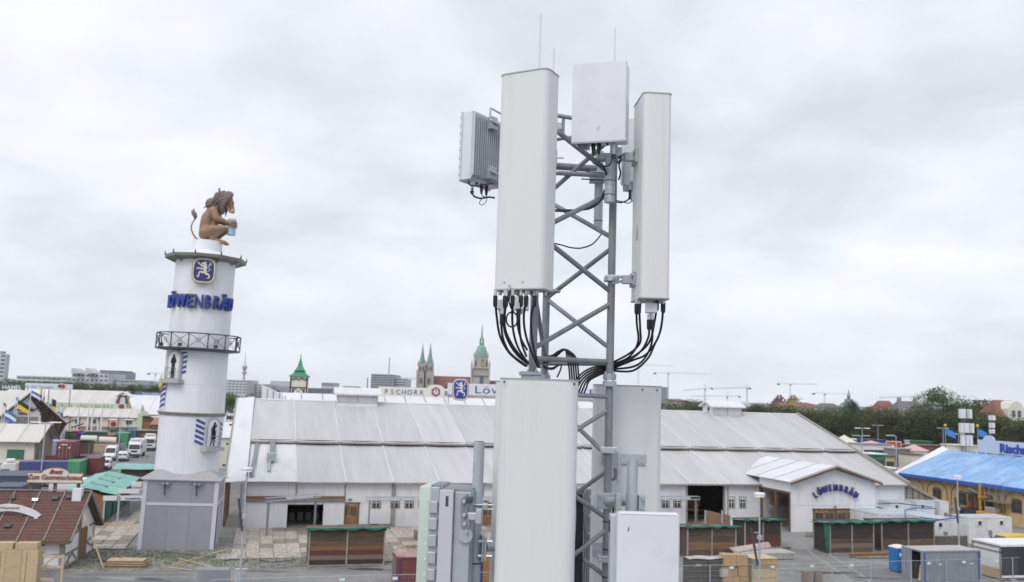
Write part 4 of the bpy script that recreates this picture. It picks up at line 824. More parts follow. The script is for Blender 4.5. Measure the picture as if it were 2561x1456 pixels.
# rear radio behind the right stub pipe
rc = col(1566, 380, 7.2); z1 = zfor(*rc, 291); z0 = zfor(*rc, 470)
RB = thing('radio_unit', 'pale grey radio unit half hidden between the square radio and the right panel', 'radio unit', (*rc, z0), R(10)); h = z1-z0
MB().bx(.0, .38, .02, .17, .06, h).build('casing', radomew, RB, bevel=.012); MB().ext([(.0, .02, .058), (.38, .02, .058), (.36, .06, 0), (.02, .06, 0)], (0, .08, 0)).build('lower_housing', finm, RB)
MB().bx(-.03, .03, -.02, .018, .02, .3).build('bracket', galv, RB, bevel=.004)
for x in (.08, .14): gland(RB, x, .09, 0, .085, .016, steel)
# large lower panels
GP, w, h = rbox('panel_antenna', 'very large pale panel antenna at the bottom centre in front of the mast', 'panel antenna', (1243, 1200, 6.05), (1443, 1200, 6.05), .22, 953.5, 0, (.085, .03), radome, zb=13.0)
for x in (.02, .5): MB().bx(x, x+.012, -.0035, -.001, h-.03, h-.012).build('cap_clip', dark, GP)
HP, w, h = rbox('panel_antenna', 'panel antenna mostly hidden behind the left edge of the very large lower one', 'panel antenna', (1225, 1200, 6.62), (1292, 1200, 6.5), .5, 956, 0, (.05, .03), radome, zb=13.0)
IP, w, h = rbox('panel_antenna', 'large panel antenna at the lower right seen from behind the mast leg', 'panel antenna', (1484, 1200, 7.24), (1654, 1200, 7.24), .24, 968.5, 0, (.07, .04), radome, zb=12.98)
for x in (.38, .5): MB().bx(x, x+.01, -.0035, -.001, h-.035, h-.018).build('cap_clip', dark, IP)
def ipz(py): return zfor(IP.location.x+.3, IP.location.y, py)-IP.location.z
z_ = ipz(1148); MB().bx(.06, .42, -.016, -.004, z_-.045, z_+.045).build('bracket_plate', steel, IP, bevel=.003)
for dz in (-.02, .025):
    for x in (.1, .39): MB().tube([(x, -.028, z_+dz), (x, -.014, z_+dz)], .01, 6).build('bolt', steel, IP)
z_ = ipz(1165); MB().bx(.17, .2, -.16, -.13, z_-.13, z_+.13).build('tilt_arm', steel, IP, bevel=.003); MB().bx(.12, .145, -.14, -.11, z_-.09, z_+.09).build('tilt_arm', steel, IP, bevel=.003)
for dz in (-.1, -.03, .08): MB().tube([(.185, -.17, z_+dz), (.185, -.11, z_+dz)], .012, 8).build('bolt', steel, IP)
MB().lathe([(.055, -.008), (.055, .008)], 20).build('tilt_disc', galvd, IP, loc=(.14, -.1, z_-.06), rot=(R(90), 0, R(40)))
z_ = ipz(1375); MB().bx(-.0, .1, -.016, -.004, z_-.06, z_+.05).build('bracket_plate', steel, IP, bevel=.003)
# lower right radio
JR, w, h = rbox('radio_unit', 'white rounded radio unit at the bottom right in front of the lower panel', 'radio unit', (1543, 1350, 6.0), (1700, 1350, 6.0), .09, 1290, 0, (.018, .01), radomew, cap=False, zb=13.4, body='cover')
MB().bx(.008, w-.008, .0, .08, h-.012, h+.012).build('cover_top', radomew, JR, bevel=.01)
MB().bx(-.035, w-.03, .094, .2, -.02, h-.02).build('heat_sink', MATS['light_heatsink'], JR, bevel=.008); MB().bx(-.042, -.0365, .12, .16, h-.14, h-.06).build('handle_slot', dark, JR)
MB().tube([(.07, -.002, h-.11), (.077, -.002, h-.085)], .003, 5).build('scratch', dark, JR)
# rear finned unit between the lower panels
rc = col(1446, 1300, 7.9); finned('radio_unit', 'finned grey radio unit seen between the two large lower panels', rc, R(4), .5, .2, 13.1, zfor(*rc, 1222), finm, finm, 24)
b_ = thing('tilt_bracket', 'grey tilt bracket in front of the finned unit between the lower panels', 'bracket', (rc[0]+.06, rc[1]-.1, zfor(*rc, 1290)))
MB().ext([(0, 0, -.15), (.05, 0, -.19), (.09, 0, -.1), (.05, 0, .1), (.07, 0, .2), (0, 0, .24), (-.04, 0, .18)], (0, .04, 0)).build('arm', galvd, b_)
for z in (-.13, .02, .18): MB().tube([(.03, -.02, z), (.03, .0, z)], .014, 8).build('bolt', steel, b_)
# lower left unit with the pale green radome
kc = col(1131, 1330, 6.2); z1 = zfor(*kc, 1219)
KU = thing('radio_unit', 'active antenna unit with pale green radome at the bottom left of the mast', 'radio unit', (kc[0], kc[1], 13.2), R(-8)); h = z1-13.2
MB().ext([(-.247+x, y, 0) for x, y in plan(.09, .40, (.02, .03))], (0, 0, h)).build('radome', greenw, KU, bevel=.015, smooth=40)
MB().bx(-.172, -.104, .012, .38, 0, h-.005).build('frame', finm, KU, bevel=.005)
MB().bx(-.1, -.002, -.006, .37, 0, h-.02).build('side_panel', mat('light_grey_casing', (.52, .52, .56), .4, var=.02), KU, bevel=.004)
MB().bx(.0, .115, .03, .36, 0, h-.03).build('heat_sink', finm, KU, bevel=.006)
for k in range(9): MB().bx(-.165, -.11, -.016, .012, h-.19-.113*k+.01, h-.12-.113*k+.02).build('casing_latch', finm, KU, bevel=.006)
for k in range(9): MB().bx(-.19, -.178, -.003, .002, h-.1-.1*k, h-.08-.1*k).build('label_tab', radomew, KU)
for k in range(16): MB().bx(-.17+k*.018, -.162+k*.018, .02, .3, h-.018, h+.008 if k < 5 else h-.012).build('cooling_fin', finm, KU)
MB().bx(-.055, -.035, -.009, -.0065, h-.13, h-.06).build('handle_slot', dark, KU, bevel=.004)
# its tilt bracket
MB().ext([(.06, -.0, h-.27), (.10, -.0, h-.30), (.125, -.0, h-.25), (.10, -.0, h-.14), (.13, -.0, h-.09), (.09, -.0, h-.04), (.05, -.0, h-.08)], (0, .03, 0)).build('tilt_bracket', galvd, KU, bevel=.004)
MB().lathe([(.05, -.01), (.05, .01)], 24).build('tilt_disc', finm, KU, loc=(.09, .015, h-.32), rot=(R(90), 0, 0))
for x, z in ((.08, h-.18), (.085, h-.24), (.10, h-.29), (.075, h-.09)): MB().tube([(x, -.02, z), (x, .0, z)], .013, 8).build('bolt', steel, KU)
MB().bx(.08, .17, .0, .05, h-.215, h-.165).build('clamp_arm', steel, KU, bevel=.004); MB().bx(.16, .2, -.02, .06, h-.235, h-.14).build('clamp', finm, KU, bevel=.004)
MB().bx(.09, .13, -.01, .05, h-.1, h-.06).build('clamp', dark, KU, bevel=.004)
# lightning rods
for px, yt, yb, y, lab in ((1347, 37, 180, 6.66, 'tall white whip antenna rising above the upper left panel'), (1379, 122, 300, 7.38, 'white whip antenna just right of the upper left panel'), (1535, 71, 170, 7.0, 'white whip antenna rising above the square radio unit')):
    p = col(px+1, yb, y); z0, z1 = zfor(*p, yb)-.5, zfor(*p, yt)
    o = thing('whip_antenna', lab, 'whip antenna', (*p, z0)); MB().tube([(0, 0, 0), (0, 0, z1-z0)], .006, 8).build('rod', radome, o, smooth=40); MB().tube([(0, 0, -.05), (0, 0, .12)], .014, 8).build('base', galv, o)
# ---------------------------------------------------------------- builders of the fairground things
GA = TF.a
def cmat(nm, c, **k): return mat(nm, c, 0.55, var=.1, scale=1.5, dirt=(c[0]*.55+.06, c[1]*.55+.045, c[2]*.55+.035), dirt_amt=.55, dscale=1.1, stretch=(1, 1, .4), **k)
CT = {'maroon': cmat('maroon_container_paint', (.17, .045, .045)), 'green': cmat('green_container_paint', (.07, .33, .16)), 'blue': cmat('blue_container_paint', (.05, .15, .30)),
      'red': cmat('rust_red_container_paint', (.25, .05, .035)), 'grey': cmat('grey_container_paint', (.235, .26, .30)), 'lav': cmat('lavender_grey_paint', (.33, .36, .46)), 'cream': cmat('dirty_cream_paint', (.5, .47, .40)),
      'white': cmat('white_cabin_paint', (.66, .68, .70)), 'orange': cmat('orange_brown_container_paint', (.33, .15, .04)), 'dkblue': cmat('dark_blue_container_paint', (.06, .085, .13)), 'dkgreen': cmat('dark_green_container_paint', (.02, .13, .07))}
def container(label, px, py, w, d, h, m, z=0.0, ang=None, nm='shipping_container', cat='container', doors=None, group=None, open_=False, roof=None, frame=None, ribs=True):
    p = G(px, py, z); o = thing(nm, label, cat, (p.x, p.y, z), GA if ang is None else ang, group); fm = frame or m
    def corr(x0, x1, y0, y1, axis, sgn):
        L_ = (x1-x0) if axis == 'x' else (y1-y0); n = max(4, int(L_/.28)); mb = MB(); pts = []
        for i in range(n+1):
            f = i/n; off = .04 if (i//1) % 2 else 0.0
            if not ribs: off = 0
            pts.append((x0+f*L_, y0+sgn*off) if axis == 'x' else (x0+sgn*off, y0+f*L_))
        k = len(mb.v)
        for i in range(n):
            (a, b), (c, e) = pts[i], pts[i+1]; q = [(a, b, .15), (c, e, .15), (c, e, h-.12), (a, b, h-.12)]
            mb.add(q if (axis == 'x') == (sgn > 0) else q[::-1], [(0, 1, 2, 3)])
        mb.build('side_panel', m, o)
    if doors != 'x': corr(.1, w-.1, .05, .05, 'x', 1)
    if doors != 'y': corr(.05, .05, .1, d-.1, 'y', 1)
    corr(w-.05, w-.05, .1, d-.1, 'y', -1); corr(.1, w-.1, d-.05, d-.05, 'x', -1)
    for x in (0, w-.16):
        for y in (0, d-.16): MB().bx(x, x+.16, y, y+.16, 0, h).build('corner_post', fm, o)
    fr = MB(); g = .16
    for zz_ in (0, h-.13):
        for y in (.01, d-.13): MB().bx(g, w-g, y, y+.12, zz_+.003, zz_+.127).build('rail', fm, o)
        for x in (.01, w-.13): MB().bx(x, x+.12, g, d-g, zz_+.003, zz_+.127).build('rail', fm, o)
    MB().bx(.02, w-.02, .02, d-.02, h-.05, h+.006).build('roof', roof or m, o); MB().bx(.1, w-.1, .1, d-.1, .06, .1).build('floor', woodg, o)
    def leaf(x0, x1, yy, ax):
        def B(a0, a1, b0, b1, z0, z1): return MB().bx(a0, a1, b0, b1, z0, z1) if ax == 'x' else MB().bx(b0, b1, a0, a1, z0, z1)
        dr = B(x0, x1, yy, yy+.05, .14, h-.14).build('door', m, o)
        for zz_ in (.5, 1.25, h-.5): B(x0+.08, x1-.08, yy-.02, yy-.001, zz_, zz_+.08).build('door_rib', fm, dr)
        for xx in (x0+(x1-x0)*.3, x0+(x1-x0)*.75): B(xx, xx+.035, yy-.06, yy-.025, .1, h-.1).build('locking_bar', steel, dr)
    if doors == 'x': leaf(.16, w/2-.01, .01, 'x'); leaf(w/2+.01, w-.16, .01, 'x')
    if doors == 'y':
        leaf(d/2+.01, d-.16, .01, 'y')
        if not open_: leaf(.16, d/2-.01, .01, 'y')
    return o
def stall(label, px, py, w, d, h, rows, bays=2, m=woodd, tarp=greent, z=0, ang=None, group='closed wooden market stalls', end='left', sag=.08, over=.35, nm='market_stall', drape=None, cols=None):
    p = G(px, py, z); o = thing(nm, label, 'stall', (p.x, p.y, z), GA if ang is None else ang, group); rr = random.Random(int(px*7+py))
    for y in (0, d-.12):
        for i in range(bays+1): x = (w-.12)*i/bays; MB().bx(x, x+.12, y, y+.12, .05, h).build('post', woodg if m is woodg else trimg, o)
    cols = cols or [m]*rows
    for i in range(bays):
        x0, x1 = (w-.12)*i/bays+.13, (w-.12)*(i+1)/bays-.01
        for r in range(rows):
            z0, z1 = .14+(h-.2)*r/rows, .14+(h-.2)*(r+1)/rows-.012; q = rr.uniform(-.01, .02)
            MB().bx(x0, x1, .04+q, .08+q, z0, z1).build('plank', cols[r], o)
        MB().bx(x0, x1, d-.06, d-.02, .14, h-.06).build('back_panel', m, o)
    for xx in (.03, w-.07):
        for k in range(2): MB().bx(xx, xx+.04, .13+k*(d-.25)/2, .12+(k+1)*(d-.25)/2, .14, h-.05).build('end_panel', m, o)
    MB().bx(0, w, -.01, .02, .03, .13).build('sole_plate', trimg, o); MB().bx(.01, w-.01, .05, d-.05, .12, .15).build('floor', woodg, o)
    for x in (.0, w/2-.1, w-.2): MB().bx(x, x+.2, .0, .2, 0, .05).build('foot_block', woodl, o)
    def f(u, v):
        x = -over+(w+2*over)*u; y = -over+(d+2*over)*v; e = min(u, 1-u, v*.8, (1-v))
        return (x, y, h+.30-.42*v+.03*sin(x*3+px)+.02*sin(x*7.3+y*3)-(.10 if e < .02 else 0))
    MB().grid(f, 24, 6).build('tarpaulin', tarp, o, smooth=60)
    MB().bx(-.1, w+.1, -.1, d+.1, h, h+.07).build('roof_board', m, o)
    MB().grid(lambda u, v: (-over+(w+2*over)*u, -over-.01+.03*sin(u*40), h+.30+.03*sin((-over+(w+2*over)*u)*3+px)-.17*v*(1+.3*sin(u*25))), 30, 2).build('tarp_edge', tarp, o)
    if drape: MB().grid(lambda u, v: (-.06+.04*sin(v*20), d*u*.28*(1.2-v*.5), h-(h-.3)*v), 6, 6).build('tarp_drape', tarp, o) if drape == 'left' else MB().grid(lambda u, v: (w+.06+.05*sin(u*9+v*5), d*u, h-(h-.4)*v*(1 if u < .9 else .8)), 8, 6).build('tarp_drape', tarp, o)
    return o
CP = {'white': mat('car_white', (.72, .73, .75), .25, var=.02), 'black': mat('car_black', (.02, .022, .026), .2, var=.1), 'navy': mat('car_navy', (.03, .04, .12), .25, var=.1), 'yellow': mat('car_yellow', (.62, .42, .03), .3, var=.05),
      'grey': mat('car_plastic', (.05, .05, .055), .5)}
tyre = mat('tyre_rubber', (.02, .02, .02), .8); rimm = mat('wheel_rim', (.4, .4, .42), .35, metal=.6); lampc = mat('headlight_glass', (.6, .62, .65), .1); lampr = mat('tail_light_red', (.4, .02, .02), .3)
def vehicle(label, p, ang, kind='van', col_='white', L=None, cat='van', nm='parked_van', group=None):
    o = thing(nm, label, cat, (p[0], p[1], 0), ang, group); m = CP[col_]
    if kind == 'van': L = L or 5.6; Wd = 2.0; H_ = 2.6; pr = [(0, .45), (L, .45), (L, .95), (L-.25, 1.15), (L-1.0, 1.35), (L-1.75, 2.35), (L-2.2, H_), (.15, H_), (0, 2.3)]; wsx = (L-1.05, 1.42, L-1.72, 2.28)
    elif kind == 'smallvan': L = L or 4.4; Wd = 1.8; H_ = 1.85; pr = [(0, .4), (L, .4), (L, .8), (L-.3, .98), (L-1.15, 1.12), (L-1.75, 1.68), (L-2.2, H_), (.2, H_), (0, 1.5)]; wsx = (L-1.18, 1.17, L-1.74, 1.64)
    else: L = L or 4.5; Wd = 1.8; H_ = 1.45; pr = [(0, .35), (L, .35), (L, .7), (L-.3, .82), (L-1.25, .95), (L-2.0, 1.38), (L-2.6, H_), (L-3.6, 1.4), (.35, 1.05), (0, .95)]; wsx = (L-1.3, .98, L-1.98, 1.34)
    belt = 1.25 if kind == 'van' else (1.1 if kind == 'smallvan' else .92)
    def half(z): return Wd/2*(1-.13*max(0, (z-belt)/(H_-belt+.01)))
    mb = MB(); n = len(pr); vs = [(x, -half(z), z) for x, z in pr]+[(x, half(z), z) for x, z in pr]
    mb.add(vs, [tuple(range(n)), tuple(reversed(range(n, 2*n)))]+[(i, i+n, (i+1) % n+n, (i+1) % n) for i in range(n)])
    body = mb.build('body', m, o, bevel=.09, smooth=45)
    x0, z0, x1, z1 = wsx; hw0, hw1 = half(z0)-.14, half(z1)-.12; dx = .025
    MB().add([(x0+dx, -hw0, z0+dx), (x0+dx, hw0, z0+dx), (x1+dx, hw1, z1+dx), (x1+dx, -hw1, z1+dx)], [(0, 1, 2, 3)]).build('windscreen', glass, o)
    for s_ in (-1, 1):
        MB().ext([(x0-.2, s_*(half(z0)+.012), z0+.02), (x0-.95, s_*(half(z0)+.012), z0+.02), (x0-.95, s_*(half(z1)+.012), z1-.04), (x1-.08, s_*(half(z1)+.012), z1-.04)], (0, s_*.008, 0)).build('side_window', glass, o)
        if kind == 'car': MB().ext([(x0-1.05, s_*(half(z0)+.012), z0+.02), (x0-2.2, s_*(half(z0)+.012), z0+.04), (x0-1.9, s_*(half(z1)+.012), z1-.06), (x0-1.05, s_*(half(z1)+.012), z1-.04)], (0, s_*.008, 0)).build('side_window', glass, o)
        MB().bx(L-.05, L+.02, min(s_*Wd/2*.62, s_*Wd/2*.95), max(s_*Wd/2*.62, s_*Wd/2*.95), .78 if kind != 'car' else .6, 1.0 if kind != 'car' else .75).build('headlight', lampc, o, bevel=.02)
        MB().bx(-.02, .04, min(s_*Wd/2*.84, s_*Wd/2*.97), max(s_*Wd/2*.84, s_*Wd/2*.97), .8, 1.25 if kind != 'car' else .95).build('tail_light', lampr, o)
        MB().bx(x0-.3, x0-.12, min(s_*(Wd/2), s_*(Wd/2+.22)), max(s_*(Wd/2), s_*(Wd/2+.22)), z0+.0, z0+.28).build('mirror', CP['grey'], o, bevel=.03)
        for wx in (.85, L-.9):
            R_ = .34 if kind != 'car' else .31
            w_ = MB().tube([(wx, s_*(Wd/2-.2), R_), (wx, s_*(Wd/2+.01), R_)], R_, 16).build('wheel', tyre, o); MB().tube([(wx, s_*(Wd/2+.012), R_), (wx, s_*(Wd/2+.03), R_)], R_*.6, 12).build('rim', rimm, w_)
    MB().bx(L-.06, L+.05, -Wd/2+.1, Wd/2-.1, .38, .72).build('front_bumper', CP['grey'], o, bevel=.04); MB().bx(-.06, .06, -Wd/2+.1, Wd/2-.1, .38, .65).build('rear_bumper', CP['grey'], o, bevel=.03)
    MB().bx(L+.0, L+.04, -.35, .35, .78, .92).build('grille', CP['grey'], o); MB().bx(L+.052, L+.06, -.26, .26, .5, .61).build('number_plate', wallw, o)
    if kind != 'car': 
        for s_ in (-1, 1): MB().bx(-.022, -.004, min(s_*.08, s_*.72), max(s_*.08, s_*.72), belt+.1, H_-.4).build('rear_window', glass, o)
    return o
def back(px, py, L, a=0.0): d = V3((cos(GA-pi/2+a), sin(GA-pi/2+a), 0)); return (G(px, py)-d*L)[:2]
def truck(label, p, ang, load='open', group=None):
    o = thing('parked_lorry', label, 'lorry', (p[0], p[1], 0), ang, group); L = 8.5
    c = MB().ext([(L-2.1, -1.15, .7), (L, -1.15, .7), (L, -1.15, 1.5), (L-.15, -1.15, 2.6), (L-.45, -1.15, 3.2), (L-2.1, -1.15, 3.4)], (0, 2.3, 0)).build('cab', CP['white'], o, bevel=.08)
    MB().add([(L-.0, -1.0, 1.75), (L-.0, 1.0, 1.75), (L-.135, .95, 2.65), (L-.135, -.95, 2.65)], [(0, 1, 2, 3)]).build('windscreen', glass, o, loc=(.012, 0, 0))
    for s_ in (-1, 1):
        MB().bx(L-1.3, L-.4, min(s_*1.155, s_*1.17), max(s_*1.155, s_*1.17), 1.8, 2.5).build('side_window', glass, o)
        MB().bx(L-.05, L+.03, min(s_*.7, s_*1.08), max(s_*.7, s_*1.08), .85, 1.1).build('headlight', lampc, o); MB().bx(L-.2, L-.05, min(s_*1.18, s_*1.4), max(s_*1.18, s_*1.4), 1.9, 2.6).build('mirror', CP['grey'], o)
        for wx in (L-1.0, 2.4, 1.1): w_ = MB().tube([(wx, s_*.85, .5), (wx, s_*1.14, .5)], .5, 16).build('wheel', tyre, o); MB().tube([(wx, s_*1.145, .5), (wx, s_*1.16, .5)], .28, 12).build('rim', rimm, w_)
    MB().bx(L-.04, L+.06, -1.12, 1.12, .4, .82).build('bumper', CP['grey'], o, bevel=.03); MB().bx(L+.0, L+.03, -.6, .6, 1.15, 1.5).build('grille', CP['grey'], o); MB().bx(0, L-2.2, -.5, .5, .6, .85).build('chassis', dark, o)
    MB().bx(L-1.9, L-.8, -1.0, 1.0, 3.42, 3.8).build('roof_fairing', CP['white'], o, bevel=.1)
    if load == 'open':
        MB().bx(0, L-2.4, -1.2, 1.2, .9, 1.1).build('load_bed', galvd, o)
        for k in range(4): MB().bx(.2+k*1.3, 1.3+k*1.3, -1.05, 1.05, 1.1, 2.3+.2*(k % 2)).build('timber_load', woodg if k % 2 else woodl, o)
        MB().ball((L-3, 0, 2.6), .9, sy=1.1, sz=.4).build('tarpaulin', navy, o)
    else: MB().bx(0, L-2.4, -1.22, 1.22, .9, 3.5).build('box_body', CP['white'] if load == 'box' else mat('blue_truck_tarp', (.07, .085, .22), .5, var=.15), o, bevel=.05)
    return o
def lamp(label, px, py, yt, heads, z=0, base=None, arm=.9, hm=lampw, group='street lamps of the fairground', r=.09, axis=0.0, rd=False):
    p = base or G(px, py); z1 = zfor(p.x, p.y, yt); o = thing('street_lamp', label, 'street lamp', (p.x, p.y, 0), GA+axis, group)
    MB().tube([(0, 0, 0), (0, 0, z1*.55), (0, 0, z1)], [r, r*.85, r*.55], 10).build('post', galv, o, smooth=40)
    for s_ in heads:
        MB().tube([(0, 0, z1-.1), (s_*arm*.6, 0, z1)], r*.5, 6).build('arm', galv, o)
        if rd: MB().lathe([(.38, z1-.05), (.42, z1+.02), (.42, z1+.16), (.36, z1+.2)], 16, (s_*.1, 0)).build('lamp_head', white, o, smooth=40); MB().lathe([(.34, z1-.09), (.36, z1-.05)], 16, (s_*.1, 0)).build('lamp_cover', hm, o)
        else:
            a, b = sorted((s_*arm*.5, s_*(arm*.5+1.5))); MB().bx(a, b, -.17, .17, z1+.02, z1+.12).build('lamp_head', galv, o, bevel=.02); MB().bx(a+.06, b-.06, -.14, .14, z1-.05, z1+.018).build('lamp_cover', hm, o, bevel=.02)
    return o, z1
def flag(par, x, z, w, h, cols, ang=0.3, seed=0):
    for i, m in enumerate(cols):
        MB().grid(lambda u, v: (x+w*u, .25*sin(u*5+seed)*u, z-h*(i+v)/len(cols)-w*u*sin(ang)*(.6+.4*u)), 8, 2).build('flag_stripe', m, par)
# ---------------------------------------------------------------- timber decks: square panels laid on the ground
dk = {}
def deck(name, tr, dr, m1, seed, keep, sx=1.22, sy=2.44, gap=.02, pr=.0):
    rr = random.Random(seed); o = tag(put(name, None, None, TF.o, TF.a), kind='structure')
    me = MB().bx(gap, sx-gap, gap, sy-gap, 0, .045).mesh('deck_panel', woodg); me2 = MB().bx(gap, sx-gap, gap, sy-gap, 0, .045).mesh('deck_panel', mat('pale_worn_deck_board', (.42, .375, .325), .85, var=.2, scale=1.3, stretch=(4, .6, 1), rnd=.09, dirt=(.22, .20, .18), dirt_amt=.7, dscale=.7))
    n = 0
    for i in range(int((tr[1]-tr[0])/sx)):
        for j in range(int((dr[1]-dr[0])/sy)):
            t, d = tr[0]+i*sx, dr[0]+j*sy
            if not keep(t, d, rr): continue
            q = put('deck_panel', me2 if rr.random() < pr else me, o, (t, d, .03+rr.random()*.03)); q.rotation_euler = (rr.uniform(-.004, .004), rr.uniform(-.01, .01), rr.uniform(-.012, .012)); n += 1
    return o, n
dA, n1 = deck('wooden_deck', (-2, 34), (-20.2, -.4), None, 4, lambda t, d, r: not ((d < -18 and not 11 < t < 16) or (d < -15.5 and t > 27) or TW.loc(TF.w(t, d))[0] < BWd+.6), pr=.75)
def keepL(t, d, r):
    a, b = TW.loc(TF.w(t+.6, d+1.2)); return not (-.9 < a < BWd+.9 and -1.3 < b < BWd+1.3)
dB, n2 = deck('wooden_deck', (-21, -9.5), (-12, 14), None, 5, keepL, pr=.75)
print('deck panels', n1, n2)
def joists():
    rr = random.Random(2)
    for k in range(9):
        t = .3+k*1.3; o = MB().bx(-.06, .06, 0, 2.0+rr.random(), .02, .14).build('floor_joist', woodg, None, loc=TF.w(t, -19.6-rr.random()*.4), rz=TF.a+rr.uniform(-.15, .1))
        tag(o, ORD[k]+' loose grey joist from the left lying before the deck edge', 'timber', 'loose joists in front of the deck')
joists()
# ---------------------------------------------------------------- half-timbered stall house, lower left
hc = G(155.4, 1426); hb2 = G(231, 1379); gd = (hb2-hc); HD = gd.length; ha = math.atan2(gd.y, gd.x)-pi/2
HF = Frame((hc.x, hc.y), ha)
heave = zfor(hc.x, hc.y, 1342); hridge = HF.on(222, 1233, HD/2)[1]
house = thing('half_timbered_house', 'white half-timbered stall house with a dark red shingle roof at the lower left', 'house', HF.o, ha)
LW = 16.0
shing = mat('dark_red_shingles', (.12, .06, .052), .85, var=.2, scale=6, dirt=(.19, .10, .08), dirt_amt=.6, dscale=2.5, rnd=.08, bump=.5, bscale=14)
def roofz(y): return hridge-(hridge-heave)*abs(y-HD/2)/(HD/2)
ns = 16
for c_ in range(10):
    xa, xb = .55-(c_+1)*1.95, .55-c_*1.95-.05
    if c_ >= 8: continue
    for s_ in (0, 1):
        for r in range(ns):
            v0, v1 = r/ns, (r+1)/ns; y0, y1 = (-.55+(HD/2+.55)*v0, -.55+(HD/2+.55)*v1) if s_ == 0 else (HD+.55-(HD/2+.55)*v0, HD+.55-(HD/2+.55)*v1)
            if s_: 
                if r % 4: continue
                y1 = HD+.55-(HD/2+.55)*min(1, (r+4)/ns)
            MB().add([(xa, y0, roofz(y0)+.14), (xb, y0, roofz(y0)+.14), (xb, y1, roofz(y1)+.10), (xa, y1, roofz(y1)+.10), (xa, y0, roofz(y0)+.06), (xb, y0, roofz(y0)+.06)], [(0, 1, 2, 3) if s_ == 0 else (3, 2, 1, 0), (4, 5, 1, 0)]).build('shingle_row', shing, house)
    for s_ in (0, 1):
        ya, yb = (-.6, HD/2) if s_ == 0 else (HD+.6, HD/2)
        if c_ % 2 == 0 or 1: MB().beam((xa-.02, ya, roofz(ya)+.18), (xa-.02, yb, hridge+.18), .12, .05).build('roof_strip', woodg, house)
MB().beam((-LW, HD/2, hridge+.2), (.6, HD/2, hridge+.2), .3, .07).build('ridge_board', woodg, house)
for s_ in (0, 1):
    ya, yb = (-.6, HD/2) if s_ == 0 else (HD+.6, HD/2)
    MB().beam((.6, ya, roofz(ya)+.1), (.6, yb, hridge+.1), .1, .25).build('barge_board', woodg, house)
    MB().beam((.3, ya, roofz(ya)-.02), (.3, yb, hridge-.02), .1, .15).build('rafter', brownb, house)
    MB().add([(-.05, ya, roofz(ya)-.02), (.55, ya, roofz(ya)-.02), (.55, yb, hridge-.02), (-.05, yb, hridge-.02)], [(0, 1, 2, 3)]).build('soffit', brownb, house)
MB().bx(-LW, .55, -.68, -.56, roofz(-.55)-.1, roofz(-.55)+.08).build('gutter', brownb, house)
hw = heave-.1
MB().ext([(0, 0, 0), (0, HD, 0), (0, HD, hw), (0, HD/2, hridge-.15), (0, 0, hw)], (-.12, 0, 0)).build('gable_wall', wallw, house)
MB().bx(-LW, -.1, 0, .12, 0, hw).build('front_wall', wallw, house)
def gb(y0, z0, y1, z1, w=.2): MB().beam((.02, y0, z0), (.02, y1, z1), .05, w, up=(1, 0, 0)).build('timber', trimg, house)
def gbe(y0, z0, y1, z1, w=.18):
    d = V3((0, y1-y0, z1-z0)).normalized(); nn = V3((0, -d.z, d.y))*w/2; a, b = V3((0, y0, z0)), V3((0, y1, z1))
    MB().ext([a-nn, b-nn, b+nn, a+nn], (.04, 0, 0)).build('timber', woodg, house)
for args in ((.12, 0, .12, hw), (HD-.12, 0, HD-.12, hw), (0, .12, HD, .12), (0, hw, HD, hw), (HD*.5, .2, HD*.5, hridge-.3), (HD*.46, .2, HD*.46, hw), (0, 1.1, HD*.45, 1.1), (.3, .2, HD*.3, 1.05), (HD*.16, .2, HD*.16, 1.05), (HD*.42, .25, HD*.25, 1.05), (HD*.75, 1.2, HD, 1.5), (HD*.75, 1.1, HD, .5)): gbe(*args)
MB().bx(.045, .075, HD*.5, HD*.72, .1, 2.6).build('door', woodo, house); MB().bx(.045, .07, HD*.4, HD*.46, hw+.1, hw+1.3).build('loft_shutter', woodo, house)
for x0, x1, z0, z1 in ((-.32, .02, 0, hw), (-5.3, -5.05, 0, hw), (-10, -9.8, 0, hw)): MB().bx(x0, x1, -.06, -.0, z0, z1).build('timber', trimg, house)
for z in (.15, 1.15, hw-.12): MB().bx(-LW, -.33, -.05, -.005, z-.1, z+.1).build('timber', trimg, house)
MB().beam((-4.6, -.04, .2), (-3.4, -.04, 1.1), .14, .05, up=(0, 1, 0)).build('timber', trimg, house); MB().beam((-1.0, -.04, .2), (-2.4, -.04, 1.1), .14, .05, up=(0, 1, 0)).build('timber', trimg, house)
wx, wz0 = HF.on(88, 1415, 0)[0], 1.3
win = MB().bx(-3.4, -2.25, -.12, -.05, .95, 2.35).build('window', woodo, house); MB().bx(-3.28, -2.37, -.13, -.121, 1.05, 2.25).build('pane', glass, win)
for x in (-2.84,): MB().bx(x-.03, x+.03, -.15, -.131, 1.05, 2.25).build('glazing_bar', woodo, win)
for z in (1.45, 1.85): MB().bx(-3.3, -2.35, -.152, -.132, z-.03, z+.03).build('glazing_bar', woodo, win)
shm = mat('blue_grey_shutter', (.12, .22, .27), .7, var=.15)
MB().bx(-2.2, -1.45, -.1, -.04, 1.0, 2.3).build('shutter', shm, house); MB().bx(-4.2, -3.45, -.1, -.04, 1.0, 2.3).build('shutter', shm, house)
